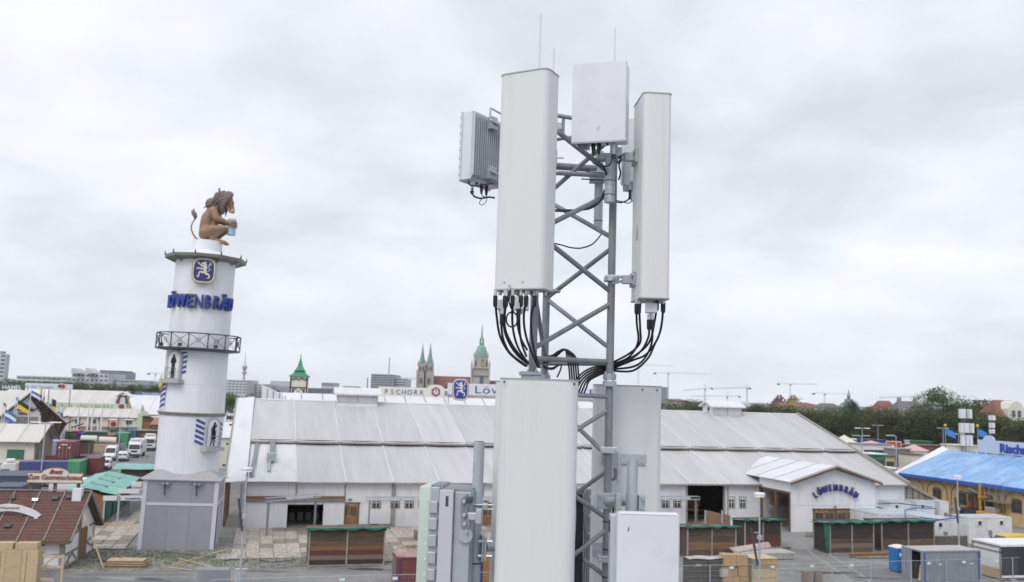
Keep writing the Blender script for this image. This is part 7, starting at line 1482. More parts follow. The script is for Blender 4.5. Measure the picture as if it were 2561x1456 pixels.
cabin('rear white cabin with blue pipes next to the pavilion wall', 2228, 1313, 2.9, 6, 2.9, wins=1); cabin('rear white cabin with blue pipes, second from the pavilion', 2294, 1312, 2.7, 6, 2.9, wins=1); cabin('rear white cabin at the low aisle corner', 2352, 1311, 1.3, 6, 2.9, wins=0)
bp_ = mat('blue_pipe', (.04, .14, .38), .5)
for i, pts in enumerate((((2195, 1262), (2240, 1260), (2290, 1266), (2330, 1270)), ((2300, 1296), (2350, 1302), (2400, 1296), (2370, 1290)), ((2264, 1296), (2262, 1278), (2290, 1272), (2340, 1274)))):
    pp = [G(x, y, 2.95) for x, y in pts]; tag(MB().tube([V3((q.x, q.y, 3.05)) for q in pp], .07, 6).build('water_hose', bp_), ['blue hose along the rear cabin roofs beside the pavilion', 'blue hose looped on the nearer cabin roofs', 'blue hose crossing between two rear cabin roofs'][i], 'hose')
vehicle('yellow van between the white cabin and the trailer', (G(2520, 1383)+V3((3, 1.5, 0)))[:2], GA+pi, 'smallvan', 'yellow', L=5.2)
# ---------------------------------------------------------------- yellow tent building with blue roof
a, b = G(2560, 1319.5), G(2368.5, 1285.5); wd = (a-b); YF = Frame((b.x, b.y), math.atan2(wd.y, wd.x))
_, ye = YF.on(2560, 1218, 0); tl, _ = YF.on(2257, 1182, 0); DRd = 9.0; _, yr = YF.on(2376, 1121, DRd); yr -= .45; Lt = 46
yt_ = thing('blue_roofed_tent', 'yellow-walled festival tent with a bright blue roof at the right edge', 'tent', YF.o, YF.a)
yw = mat('ochre_wall', (.55, .41, .21), .75, var=.1, scale=.6, dirt=(.35, .22, .10), dirt_amt=.5, dscale=.8, rnd=.04)
brf = mat('bright_blue_roof_sheet', (.19, .37, .65), .4, var=.1, scale=.5, dirt=(.34, .52, .78), dirt_amt=.75, dscale=.5, stretch=(1, .5, .5), rnd=.04, thr=(.45, .62))
bayw = (0-tl)/1.9; t = tl; k = 0
sl_ = (yr-ye)/DRd
while t < Lt:
    MB().sheet([(t+.03, -.7, ye-.7*sl_), (t+bayw-.03, -.7, ye-.7*sl_), (t+bayw-.03, DRd, yr), (t+.03, DRd, yr)], .1).build('roof_panel', brf, yt_)
    MB().beam((t, -.7, ye-.7*sl_+.14), (t, DRd, yr+.14), .1, .08).build('roof_seam', mat('pale_seam', (.45, .52, .62), .5), yt_)
    MB().bx(t+.01, t+bayw-.01, 0, .15, 0, ye-.3).build('wall_panel', yw, yt_)
    MB().bx(t+bayw-.12, t+bayw+.12, -.06, 0, 0, ye-.4).build('pilaster', yw, yt_)
    c_ = t+bayw/2; rr_ = bayw*.42
    MB().tube([(c_-rr_, -.03, .3), (c_-rr_, -.03, ye-2.3)]+[(c_-rr_*cos(q/10*pi), -.03, ye-2.3+1.5*sin(q/10*pi)) for q in range(1, 10)]+[(c_+rr_, -.03, ye-2.3), (c_+rr_, -.03, .3)], .045, 5).build('arch_line', gt, yt_)
    if k >= 1:
        w_ = .8; f = MB().ext([(c_-w_, -.08, 1.7), (c_+w_, -.08, 1.7), (c_+w_, -.08, 3.2)]+[(c_+w_*cos(q/8*pi), -.08, 3.2+.35*sin(q/8*pi)) for q in range(1, 8)]+[(c_-w_, -.08, 3.2)], (0, .1, 0)).build('window', brownb, yt_)
        for x0, x1 in ((c_-w_+.14, c_-.05), (c_+.05, c_+w_-.14)):
            for z0, z1 in ((1.85, 2.45), (2.52, 3.15)): MB().bx(x0, x1, -.09, -.081, z0, z1).build('pane', glass, f)
    t += bayw; k += 1
MB().bx(tl, Lt, -.85, -.7, ye-.7*sl_-.3, ye-.7*sl_+.06).build('fascia', mat('fascia_blue', (.03, .13, .50), .5), yt_); MB().bx(tl, Lt, -.66, .0, ye-.75, ye-.35).build('soffit', trimg, yt_)
MB().sheet([(tl, DRd, yr), (Lt, DRd, yr), (Lt, 2*DRd+.7, ye-.3), (tl, 2*DRd+.7, ye-.3)], .1).build('rear_roof', brf, yt_)
MB().sheet([(tl-2.2, -.9, ye-.9), (tl-.1, -.7, ye-.6), (tl-.1, DRd, yr+.2), (tl-1.3, DRd, yr+.6)], .08).build('verge_sheet', wfabric, yt_)
for q in range(9): f = q/9; MB().beam((tl-3.2+f, -1+DRd*f, ye-1.2+(yr-ye+1)*f), (tl-3.0+f, -1+DRd*(f+.1), ye-1.2+(yr-ye+1)*(f+.11)), .3, .1).build('truss_piece', galvd, yt_)
MB().ext([(tl-.1, 0, 0), (tl-.1, 2*DRd, 0), (tl-.1, 2*DRd, ye), (tl-.1, DRd, yr), (tl-.1, 0, ye)], (.1, 0, 0)).build('gable_wall', yw, yt_)
t0, z0 = YF.on(2444, 1128, DRd); _, z1 = YF.on(2500, 1099, DRd); _, z2 = YF.on(2475, 1090, DRd); tx, _ = YF.on(2501, 1120, DRd)
o = thing('roof_sign', 'pale blue ridge board reading Rischart in dark blue letters', 'sign', YF.w(t0, DRd), YF.a); pb = mat('pale_blue_board', (.50, .58, .70), .5, var=.04)
z0 = yr+.2; z1 = z0+1.9
MB().bx(0, 24, 0, .2, z0, z1).build('board', pb, o, bevel=.02); tc_, _ = YF.on(2472, 1110, DRd); MB().ext([(tc_-t0+1.05*cos(q/10*pi), .01, z1-.05+.75*sin(q/10*pi)) for q in range(11)], (0, .18, 0)).build('crown', pb, o)
rbm = mat('sign_royal_blue', (.03, .08, .36), .4); me = text_mesh('Rischart', 1.75, .1, m=rbm, bold=.06); xs = [v.co.x for v in me.vertices]; put('lettering', me, o, (tx-t0-min(xs), -.08, z0+.32), rot=(RX, 0, 0))
MB().beam((-.2, .3, z0-.3), (24, .3, z0-.3), .15, .15).build('support_rail', galvd, o)
for k in range(5): MB().bx(.3+k*4, .45+k*4, .2, .35, yr-1, z0+.5).build('support', galvd, o)
for i, (px, py) in enumerate(((2363, 1078), (2444, 1080))):
    Yk = YF.w(YF.on(px, 1120, DRd)[0], DRd).y; p = AT(px, py, Yk); o = thing('flag', ['blue flag on the tip of the blue roof, left one', 'blue flag at the start of the pale blue ridge board'][i], 'flag', (p.x, p.y, 0), 0, 'blue flags on the blue-roofed tent'); MB().tube([(0, 0, yr-.5), (0, 0, p.z+.8)], .07, 6).build('pole', galvd, o); MB().ball((0, 0, p.z+.9), .22).build('gilt_knob', MATS['bright_gold'], o); flag(o, .1, p.z+.4, 1.5, 1.0, [mat('azure_flag', (.05, .20, .55), .6)], .45, i+1)
# telehandler
p = G(2440, 1300); o = thing('mast_lift', 'yellow mobile lift with a raised mast before the ochre wall', 'lift', (p.x, p.y-1, 0), YF.a)
def oz(py): return zfor(p.x, p.y, py)
MB().bx(-2.6, -.3, -.9, .9, .4, 1.5).build('cab_base', dark, o, bevel=.06)
for x in (-2.5, -.5):
    for y in (-.85, .8): MB().bx(x-.06, x+.06, y-.05, y+.05, 1.5, 3.4).build('cab_post', dark, o)
MB().bx(-2.65, -.35, -.95, .95, 3.42, 3.55).build('cab_roof', dark, o, bevel=.03); MB().bx(-1.7, -1.1, -.3, .3, 1.55, 2.4).build('seat', redp, o, bevel=.08)
MB().bx(.3, 3.4, -1.0, 1.0, .5, 1.4).build('body', yel, o, bevel=.08); MB().bx(1.4, 2.9, -.6, .6, 1.42, 2.1).build('engine_cover', steel, o, bevel=.08)
for y in (-.35, .35): MB().bx(.35, .6, y-.08, y+.08, 1.4, oz(1208)).build('mast_rail', yel, o)
for y in (-.15, .15): MB().bx(.4, .55, y-.05, y+.05, 1.4, oz(1215)).build('mast_chain', dark, o)
MB().bx(.2, .9, -.5, .5, oz(1242), oz(1236)).build('carriage', yel, o)
zf = oz(1228); MB().beam((-1.8, 0, zf+.3), (.4, 0, zf-.4), .4, .12).build('fork_arm', galvd, o)
for z in (zf-.9, zf, zf+1.3):
    for y in (-.7, .7): MB().bx(1.2, 4.6, y-.03, y+.03, z-.03, z+.03).build('basket_rail', galvd, o)
for x in (1.2, 2.3, 3.4, 4.6):
    for y in (-.7, .7): MB().bx(x-.03, x+.03, y-.03, y+.03, zf-.9, zf+1.3).build('basket_post', galvd, o)
MB().bx(1.2, 4.6, -.7, .7, zf-1.0, zf-.93).build('basket_floor', galvd, o)
for x in (-2, .9, 2.8):
    for y in (-1.05, .75): MB().tube([(x, y, .45), (x, y+.3, .45)], .45, 14).build('wheel', tyre, o)
# ---------------------------------------------------------------- lion statue on the drum
def capsule_mesh(name, segs, m, voxel=.07, sm=6):
    mb = MB()
    for a, ra, b, rb_ in segs:
        a, b = V3(a), V3(b); mb.tube([a, b], [ra, rb_], 12); mb.ball(a, ra, n=12, m=8); mb.ball(b, rb_, n=12, m=8)
    me = mb.mesh('tmp'); o = bpy.data.objects.new('tmp', me); C.objects.link(o); r = o.modifiers.new('r', 'REMESH'); r.mode = 'VOXEL'; r.voxel_size = voxel; s = o.modifiers.new('s', 'SMOOTH'); s.iterations = sm; s.factor = .6
    dg = bpy.context.evaluated_depsgraph_get(); me2 = bpy.data.meshes.new_from_object(o.evaluated_get(dg)); bpy.data.objects.remove(o); me2.name = name
    me2.materials.clear(); me2.materials.append(m); me2.polygons.foreach_set('use_smooth', [True]*len(me2.polygons)); return me2
u = .00478
def lp(x, y, z=0): return ((x-770)*u, z, (1262-y)*u)
lionm = mat('lion_tan_paint', (.29, .185, .11), .5, var=.15, scale=1.2, dirt=(.17, .09, .05), dirt_amt=.6, dscale=1.2)
manem = mat('lion_mane_brown', (.15, .125, .115), .55, var=.25, scale=2, rnd=.1, dirt=(.22, .18, .15), dirt_amt=.6, dscale=4, stretch=(1, 1, 1))
lion = thing('lion_statue', 'painted brown lion figure crouching on top of the tower and holding a mug', 'statue', (CX+sin(LEAN)*zdt*cos(TW.a), CY+sin(LEAN)*zdt*sin(TW.a), zdt+.02), .10, rot=(0, LEAN, .10))
sg = [(lp(700, 1110), .64, lp(700, 950), .62), (lp(700, 950), .62, lp(730, 780), .66), (lp(730, 780), .66, lp(820, 650), .66), (lp(810, 640), .5, lp(920, 470), .42), (lp(900, 700), .4, lp(860, 900), .42),
      (lp(930, 440), .45, lp(1110, 370), .42), (lp(1110, 380), .42, lp(1150, 450), .36), (lp(1150, 450), .33, lp(1185, 540), .26), (lp(1185, 540), .26, lp(1195, 610), .19), (lp(1090, 480), .25, lp(1160, 600), .1)]
for s_ in (-1, 1):
    sg += [(lp(850, 630, s_*.55), .43, lp(930, 800, s_*.8), .32), (lp(930, 800, s_*.8), .32, lp(1060, 835, s_*.62), .26), (lp(1060, 835, s_*.6), .22, lp(1200, 880, s_*.38), .2), (lp(1200, 880, s_*.38), .2, lp(1260, 880, s_*.26), .22),
           (lp(710, 1090, s_*.4), .58, lp(860, 1030, s_*.65), .48), (lp(860, 1030, s_*.65), .48, lp(1095, 990, s_*.66), .3), (lp(1095, 990, s_*.62), .27, lp(960, 1130, s_*.55), .24), (lp(960, 1130, s_*.55), .24, lp(840, 1215, s_*.5), .18),
           (lp(840, 1220, s_*.5), .17, lp(1020, 1245, s_*.45), .17), (lp(1020, 1245, s_*.45), .17, lp(1125, 1275, s_*.42), .2)]
lb = put('body', capsule_mesh('lion_body', sg, lionm, .075, 4), lion)
fing = MB()
for s_ in (-1, 1):
    for k in range(4): z = 835+k*30; fing.tube([lp(1215, z, s_*.5), lp(1265, z, s_*.48), lp(1300, z+3, s_*.3), lp(1300, z+5, s_*.08)], [.075, .08, .075, .05], 7)
    fing.tube([lp(1200, 840, s_*.3), lp(1235, 812, s_*.35), lp(1265, 810, s_*.3)], [.08, .075, .05], 7)
    for k in range(4): fing.tube([lp(1110, 1262, s_*.42+(k-1.5)*.09), lp(1150, 1280, s_*.42+(k-1.5)*.1), lp(1165, 1300, s_*.42+(k-1.5)*.1)], [.09, .09, .05], 7)
tag(fing.build('toes_and_fingers', lionm, lion, smooth=60), kind='stuff')
mz = mat('lion_muzzle', (.50, .38, .28), .5)
MB().ball(lp(1200, 580), .26, sx=.95, sy=.9, sz=1.35).build('muzzle', mz, lion, smooth=60); MB().ball(lp(1235, 628), .075).build('nose', dark, lion, smooth=60)
MB().tube([lp(1090, 500, -.1), lp(1130, 580, -.1), lp(1160, 645, -.05)], [.12, .1, .06], 8).build('lower_jaw', mz, lion, smooth=60)
for s_ in (-1, 1):
    MB().ball(lp(1205, 430, s_*.2), .07).build('eye', dark, lion); MB().tube([lp(1100, 340, s_*.33), lp(1130, 270, s_*.36), lp(1160, 255, s_*.33)], [.06, .07, .04], 6).build('ear', lionm, lion, smooth=60)
rr = random.Random(12)
for k in range(40):
    s_ = -1 if k % 2 else 1; f = rr.random()
    x0, y0 = 900+rr.uniform(-20, 290), 190+rr.uniform(0, 90)
    tgt = rr.choice(((640, 620), (700, 560), (760, 530), (860, 500), (960, 620), (1010, 690), (1000, 600), (1050, 560), (820, 560)))
    x1, y1 = tgt[0]+rr.uniform(-25, 25), tgt[1]+rr.uniform(-30, 30)
    if x1 > 900: x0 = max(x0, 1000)
    w0 = rr.uniform(0, .4); w1 = rr.uniform(.15, .6) if x1 < 900 else rr.uniform(.25, .5)
    mx, my = (x0+x1)/2+rr.uniform(-20, 30), (y0+y1)/2-40+rr.uniform(-10, 20)
    P0, P1, P2, P3 = V3(lp(x0, y0, s_*w0)), V3(lp((x0*2+mx)/3, (y0+my)/2, s_*.52)), V3(lp(mx, my, s_*.62)), V3(lp(x1, y1, s_*w1))
    Q = [((1-t)**3*P0+3*t*(1-t)**2*P1+3*t*t*(1-t)*P2+t**3*P3)+V3((.05*sin(t*7+k), 0, .04*cos(t*6+k))) for t in [i/9 for i in range(10)]]
    MB().tube(Q, [.08, .16, .2, .22, .22, .2, .18, .15, .1, .02], 7).build('mane_lock', manem, lion, smooth=60)
MB().ball(lp(990, 330), .70, sx=1.15, sy=.9, sz=.98).build('mane_crown', manem, lion, smooth=60); MB().ball(lp(800, 480), .66, sx=1.15, sy=1, sz=1.0).build('mane_back', manem, lion, smooth=60); MB().ball(lp(990, 570), .42, sx=.7, sy=1, sz=1.4).build('mane_chest', manem, lion, smooth=60)
MB().ball(lp(900, 160), .12, sz=1.4).build('crown_knob', gold, lion); MB().tube([lp(900, 190), lp(900, 240)], .1, 8).build('knob_stem', gold, lion)
MB().tube([lp(600, 1240), lp(520, 1210), lp(460, 1130), lp(418, 1040), lp(410, 960), lp(430, 890), lp(465, 830)], [.09, .085, .08, .075, .07, .065, .06], 8).build('tail', lionm, lion, smooth=60)
MB().tube([lp(465, 835), lp(475, 770), lp(440, 700), lp(415, 660), lp(435, 595)], [.06, .19, .24, .18, .02], 8).build('tail_tuft', manem, lion, smooth=60)
mug = mat('blue_white_mug', (.36, .46, .56), .35, var=.2, scale=1.5)
x_, _, z_ = lp(1215, 940); MB().lathe([(.42, z_-.78), (.44, z_-.6), (.4, z_-.3), (.44, z_+.3), (.43, z_+.78)], 16, (x_, 0)).build('beer_mug', mug, lion, smooth=40); MB().ball((x_, 0, z_+.8), .4, sz=.35).build('foam', cream, lion, smooth=60)
# ---------------------------------------------------------------- trees
leafm = {}
def leaf_mat(nm, c, c2): return mat(nm, c, .75, var=.35, scale=.35, dirt=c2, dirt_amt=.8, dscale=.9, rnd=.22, spec=.2)
lf = [leaf_mat('dark_chestnut_leaves', (.072, .10, .042), (.115, .13, .052)), leaf_mat('fresh_green_leaves', (.075, .13, .04), (.12, .19, .06)), leaf_mat('copper_beech_leaves', (.04, .022, .022), (.07, .04, .03)), leaf_mat('olive_leaves', (.07, .08, .03), (.12, .11, .045))]
bark = mat('tree_bark', (.07, .055, .045), .9)
def crown_mesh(seed, w, h, z0, m, n=5200, lobes=16, ls=.42):
    rr = random.Random(seed); mb = MB(); L_ = []
    for k in range(lobes):
        a = rr.uniform(0, 2*pi); r_ = rr.random()**.6; zz = rr.uniform(.12, .85); q = (1-abs(zz-.45)*1.15)
        L_.append((V3((cos(a)*r_*w*.36*q, sin(a)*r_*w*.36*q, z0+h*zz)), w*rr.uniform(.16, .27)))
    per = n//lobes
    for c, R_ in L_:
        for k in range(per):
            z = rr.uniform(-1, 1); t = rr.uniform(0, 2*pi); rr_ = R_*(rr.uniform(.72, 1.08) if rr.random() < .8 else rr.uniform(.2, .8)); s = (1-z*z)**.5
            p = c+V3((s*cos(t), s*sin(t), z*.85))*rr_; 
            e1 = V3((rr.uniform(-1, 1), rr.uniform(-1, 1), rr.uniform(-.6, .6))).normalized()*ls*rr.uniform(.5, 1.1); e2 = V3((rr.uniform(-1, 1), rr.uniform(-1, 1), rr.uniform(-.6, .6))).normalized()*ls*rr.uniform(.4, .9)
            mb.add([p-e1*.5, p+e2*.5, p+e1*.5, p-e2*.5], [(0, 1, 2, 3)])
    return mb.mesh('crown', m)
def trunk_mesh(seed, h, w, r=.3):
    rr = random.Random(seed); mb = MB(); mb.tube([(0, 0, 0), (.1, 0, h*.3), (0, .1, h*.75)], [r, r*.8, r*.4], 8)
    for k in range(6): a = rr.uniform(0, 6.3); mb.tube([(0, 0, h*rr.uniform(.25, .45)), (cos(a)*w*.2, sin(a)*w*.2, h*.6), (cos(a)*w*.34, sin(a)*w*.34, h*.8)], [r*.5, r*.3, r*.12], 6)
    return mb.mesh('trunk', bark)
CR_ = {}; TR_ = {}
for k in range(4): CR_[('d', k)] = crown_mesh(30+k, 9.5, 9.6, 2.0, lf[0], n=6500, lobes=18); TR_[k] = trunk_mesh(k, 10, 8)
for k in range(2): CR_[('f', k)] = crown_mesh(50+k, 10, 11, 2.5, lf[1], n=7000, lobes=18); CR_[('o', k)] = crown_mesh(60+k, 9, 9, 2.5, lf[3], n=3600)
CR_[('c', 0)] = crown_mesh(70, 10, 8.5, 2.5, lf[2], n=6500)
TN = [0]
def tree(p, s, kind, label, group=None, rz=None, sz=1.0):
    ks = [q for q in CR_ if q[0] == kind]; k = ks[TN[0] % len(ks)]; TN[0] += 1
    o = thing('tree', label, 'tree', (p[0], p[1], 0), rz if rz is not None else TN[0]*1.3, group); put('crown', CR_[k], o); put('trunk', TR_[TN[0] % 4], o); o.scale = (s, s, s*sz); return o
rr = random.Random(21)
AVL = 'chestnut avenue'
def row(px0, px1, Yf, n, hfun, kind, label, group, jx=.3):
    for k in range(n):
        px = px0+(px1-px0)*(k+rr.uniform(-jx, jx))/max(1, n-1); Y = Yf(px)+rr.uniform(-4, 4); p = AT(px, 1010, Y); yt = hfun(px)+rr.uniform(-4, 4); z = zfor(p.x, p.y, yt)
        o = tree(p, z/11.6, kind, ORD[k]+' tree from the left in the '+label, group); o.scale = (z/11.6*rr.uniform(1.05, 1.3),)*2+(z/11.6,)
def lerp(P):
    def f(x):
        for (a, b), (c, d) in zip(P[:-1], P[1:]):
            if x <= c: return b+(d-b)*(x-a)/(c-a)
        return P[-1][1]
    return f
top = lerp([(1480, 1008), (1660, 1009), (1800, 1014), (2000, 1020), (2100, 1021), (2250, 1022), (2400, 1026), (2560, 1046), (2700, 1050)])
dist = lerp([(1480, 420), (1700, 380), (2000, 330), (2200, 290), (2560, 255), (2700, 240)])
row(1490, 1980, dist, 24, lambda x: top(x)-6, 'd', 'dark avenue part above the tent roof', 'avenue trees right of the mast')
row(1960, 2680, dist, 26, top, 'd', 'front row of the dark '+AVL, 'front row of the chestnut avenue')
row(1950, 2700, lambda x: dist(x)+16, 24, lambda x: top(x)-1, 'o', 'olive rear row of the '+AVL, 'rear row of the chestnut avenue')
for px, yt, Y, kd, lab, sc in ((1758, 993, 450, 'f', 'bright green tree rising above the avenue left of the roof vent', 1.2), (1725, 1000, 460, 'd', 'dark tree left of the bright green one behind the tent ridge', 1), (1690, 1003, 430, 'o', 'olive tree just right of the lower antenna', 1), (1830, 1010, 470, 'f', 'green tree right behind the roof vent', 1), (1905, 1000, 420, 'f', 'broad round green tree right of the roof vent', 1.3), (1880, 1012, 400, 'f', 'low green tree beside the broad round one', 1), (2050, 1013, 410, 'f', 'light green tree right of the twin gable towers', 1),
        (2122, 1003, 380, 'c', 'dark copper beech in front of the green dome', .85), (2170, 1018, 390, 'd', 'dark tree right of the copper beech', 1), (2333, 968, 330, 'f', 'tall light green tree with open crown, left of a pair', 1.0), (2388, 970, 330, 'f', 'tall light green tree, right one of the pair', 1.05), (2447, 1003, 320, 'd', 'dark round tree right of the tall pair', 1.1), (2500, 1022, 310, 'c', 'purple-brown tree before the red roofs', 1.0), (2540, 1046, 270, 'o', 'olive tree before the cream gabled house', 1)):
    p = AT(px, 1010, Y); z = zfor(p.x, p.y, yt); tree(p, z/13.5 if kd == 'f' else z/11, kd, lab, sz=1).scale = ((z/13.5 if kd == 'f' else z/11)*sc,)*2+((z/13.5 if kd == 'f' else z/11),)
row(-60, 420, lambda x: 420, 26, lerp([(-60, 951), (60, 952), (200, 956), (300, 956), (420, 960)]), 'd', 'dark belt below the white office blocks', 'tree belt in the left background', .45)
row(560, 615, lambda x: 260, 3, lambda x: 995, 'f', 'green group between the tower and the grey tent', 'trees between tower and tent')
# ---------------------------------------------------------------- city skyline
def cm(nm, c, **k): return mat(nm, c, .8, var=.06, scale=.02, **k)
cw = cm('pale_office_concrete', (.50, .51, .53)); cg = cm('blue_grey_office', (.30, .33, .38)); cst = mat('grey_brown_church_stone', (.40, .37, .35), .85, var=.12, scale=.06, dirt=(.27, .25, .24), dirt_amt=.6, dscale=.1); cop = mat('green_copper', (.15, .30, .24), .6, var=.15, scale=.2, dirt=(.25, .40, .33), dirt_amt=.5, dscale=.2)
redr = mat('red_tile_roof', (.21, .095, .07), .8, var=.12, scale=.3); redc = mat('church_roof_brown_red', (.185, .085, .075), .8, var=.06, scale=.1); slate = mat('slate_grey_roof', (.15, .145, .155), .8, var=.1, scale=.3); wg = mat('distant_window', (.10, .115, .14), .3)
def block(label, Y, x0, x1, yt, m, rows=0, cols=0, yb=None, d=30, nm='office_block', cat='building', strip=False, ang=0.0, group=None, ww=.7, wh=.45, roof=None, rh=0):
    p = AT(x0, yt, Y); F = Frame((p.x, p.y), ang); t1, _ = F.on(x1, yt, 0); _, z1 = F.on((x0+x1)/2, yt, 0); o = thing(nm, label, cat, (p.x, p.y, 0), ang, group)
    MB().bx(0, t1, 0, d, 0, z1).build('wall', m, o)
    zb = F.on((x0+x1)/2, yb, 0)[1] if yb else 0
    if rows:
        hh = (z1-zb)/rows; me = MB().bx(-t1/cols*ww/2, t1/cols*ww/2, -.12, -.02, -hh*wh/2, hh*wh/2).mesh('window', wg)
        for r in range(rows):
            for c_ in range(cols): put('window', me, o, (t1*(c_+.5)/cols, 0, zb+hh*(r+.5)))
    if roof: 
        MB().ext([(-.4, -.5, z1), (-.4, d/2, z1+rh), (-.4, d+.5, z1)], (t1+.8, 0, 0)).build('roof', roof, o)
    return o, F, t1, z1
block('grey residential tower cut off by the left picture edge', 520, -40, 16, 885, cw, 6, 4, 945, d=4)[0]
block('stair and lift head on the residential tower at the left edge', 522, -30, 8, 878, cg, d=3)
block('long white office block with two rows of dark windows, left background', 700, 42, 180, 941, cw, 2, 11, 962, ww=.85, wh=.4)
block('low white wing left of the long office block', 690, 10, 45, 952, cw, 1, 3, 962, ww=.85)
block('white office block with curved roof wings, left background', 680, 180, 272, 934, cw, 3, 8, 968, ww=.6, wh=.4)
for x, w in ((178, 18), (213, 18)):
    p = AT(x, 930, 675); o = thing('roof_wing', 'curved white roof wing, %s one on the office block' % ('left' if x == 178 else 'right'), 'roof wing', (p.x, p.y, 0)); MB().ext([(0, 0, p.z-1)]+[(6*t/6, 0, p.z+3*cos(t/6*pi/2)) for t in range(7)]+[(7, 0, p.z-1)], (0, 12, 0)).build('wing', cw, o)
block('tall grey slatted hall behind the white office blocks', 760, 252, 303, 930, cg, 1, 14, 945, ww=.4, wh=.9)
block('dark roof storey on the slatted hall', 770, 250, 296, 926.5, slate); block('low long white office wing left of the tower', 690, 290, 345, 950, cw, 1, 5, 957, ww=.8)
block('very low pale block just left of the tower', 740, 340, 420, 954, cw)
block('white office block right behind the tower', 620, 562, 617, 950, cw, 5, 6, 985, ww=.7, wh=.35); block('long lower white office block right of the tower', 640, 617, 665, 960, cw, 4, 5, 985, ww=.7, wh=.35); block('pale block behind the clock turret', 700, 676, 724, 953, cw); block('flat grey block left of the clock turret', 660, 660, 730, 966, cg)
block('light high-rise with blue bands left of the twin spires', 900, 928, 984, 936, cg, 7, 1, 978, ww=.98, wh=.4, d=60); block('lower banded high-rise wing', 910, 975, 1015, 947, cw, 5, 1, 978, ww=.98, wh=.45, d=50)
block('white block with arched top windows in mid skyline', 820, 804, 833, 957, cw, 1, 6, 966, ww=.6, wh=.8); block('wide dark roofs right of the clock turret', 750, 770, 880, 972, slate, d=20); block('small dark roof block left of the roof sign', 800, 857, 888, 966, cg)
block('thin red roofs beside the clock turret', 640, 650, 680, 975, redr)
block('dark blue high-rise right of the lower antenna', 1100, 1655, 1671, 968, cg, 9, 4, 1000, ww=.7, wh=.5, d=20)
def house_(label, Y, x0, x1, ye, yr, mw, mr, ang=.1, d=14, wins=0, chim=0, group=None):
    p = AT(x0, ye, Y); F = Frame((p.x, p.y), ang); t1, _ = F.on(x1, ye, 0); _, ze = F.on((x0+x1)/2, ye, 0); _, zr = F.on((x0+x1)/2, yr, d/2); o = thing('town_house', label, 'house', (p.x, p.y, 0), ang, group)
    MB().bx(0, t1, 0, d, 0, ze).build('wall', mw, o); e = min(5, t1*.2)
    MB().add([(-.5, -.6, ze), (t1+.5, -.6, ze), (t1+.5, d+.6, ze), (-.5, d+.6, ze), (e, d/2, zr), (t1-e, d/2, zr)], [(0, 1, 5, 4), (2, 3, 4, 5), (1, 2, 5), (3, 0, 4), (3, 2, 1, 0)]).build('roof', mr, o)
    for k in range(wins): x = t1*(k+.5)/wins; w_ = MB().bx(x-.9, x+.9, 1.2, 4.5, ze+.8, ze+2.6).build('dormer', mw, o); MB().bx(x-.6, x+.6, 1.1, 1.19, ze+1.1, ze+2.3).build('pane', wg, w_)
    for k in range(chim): x = t1*(.25+.5*k); MB().bx(x-.8, x+.8, d/2-.7, d/2+.7, zr-2, zr+1.6).build('chimney', trimg, o)
    return o, F, t1, ze, zr
house_('red and grey roofed town house right of the copper beech', 420, 2205, 2253, 1035, 1003, cream, redr, wins=1, chim=0); house_('large grey-brown mansard roof beside the red one', 415, 2248, 2330, 1037, 1004, cream, slate, wins=2, chim=2); house_('small red roof left of the grey-brown mansard roof', 410, 2185, 2215, 1030, 1018, cream, redr); house_('slate roof left of the copper beech', 440, 2058, 2110, 1022, 1009, cream, slate); house_('red roof left of the slate one', 450, 2020, 2060, 1023, 1011, cream, redr)
house_('steep red roof below the twin gable towers', 470, 1955, 1990, 1025, 1007, cream, redr); house_('glass-grey flat roofs behind the roof vent', 520, 1845, 1890, 1018, 1005, cw, ct_roof); house_('long low red-brown roof in the gap of the skyline', 600, 1985, 2040, 1012, 1007, cream, redr); house_('low white and red roofs left of the vent', 600, 1660, 1720, 1003, 998, cw, redr)
house_('blue-grey hipped roof behind the distant antenna mast', 330, 2395, 2452, 1036, 1016, cream, ct_roof if 0 else slate, chim=0); house_('red roof with chimneys at the right', 350, 2465, 2500, 1030, 1012, cream, redr, chim=2)
o, F, t1, ze, zr = house_('cream gabled house with a red roof at the right picture edge', 290, 2497, 2580, 1046, 1002, cream, redr, d=12)
x0, z0 = F.on(2521, 1044, -.8); x1, z1 = F.on(2562, 1020, -.8); c_ = (x0+x1)/2; MB().ext([(x0, -.8, 0), (x1, -.8, 0), (x1, -.8, z1-.5), (c_+1.4, -.8, z1+1.5), (c_, -.8, z1+2.2), (c_-1.4, -.8, z1+1.5), (x0, -.8, z1-.5)], (0, 6, 0)).build('front_gable', cream, o)
for k in range(2): MB().bx(c_-1.7+k*2, c_-.5+k*2, -.9, -.81, z0+.2, z1-1).build('window', wg, o)
for i, (x, ang) in enumerate(((1945.5, 0), (1979.5, 0))):
    p = AT(x, 1015, 520); o = thing('stepped_gable_tower', ['left brick tower with stepped gable above the red roofs', 'right brick tower with stepped gable, scaffolded yellow'][i], 'tower', (p.x, p.y, 0)); z = [zfor(p.x, p.y, q) for q in (1010, 1003, 998, 992)]; m = [mat('purple_brick', (.17, .11, .10), .85), mat('yellow_brown_brick', (.30, .22, .12), .85)][i]
    for k, w in enumerate((4.2, 3.0, 1.8)): MB().bx(-w, w, -3+k*.3, 3-k*.3, 0 if k == 0 else z[k-1]+.005, z[k]).build('tier', m, o); [MB().bx(s_*w-.5, s_*w+.5, -3.2, -2.4, z[k]+.002, z[k]+1.3).build('pinnacle', m, o) for s_ in (-1, 1)]
    for s_ in (-.8, .8): MB().bx(s_-.5, s_+.5, -2.8, -1.8, z[2]+.002, z[3]+1).build('pinnacle', m, o)
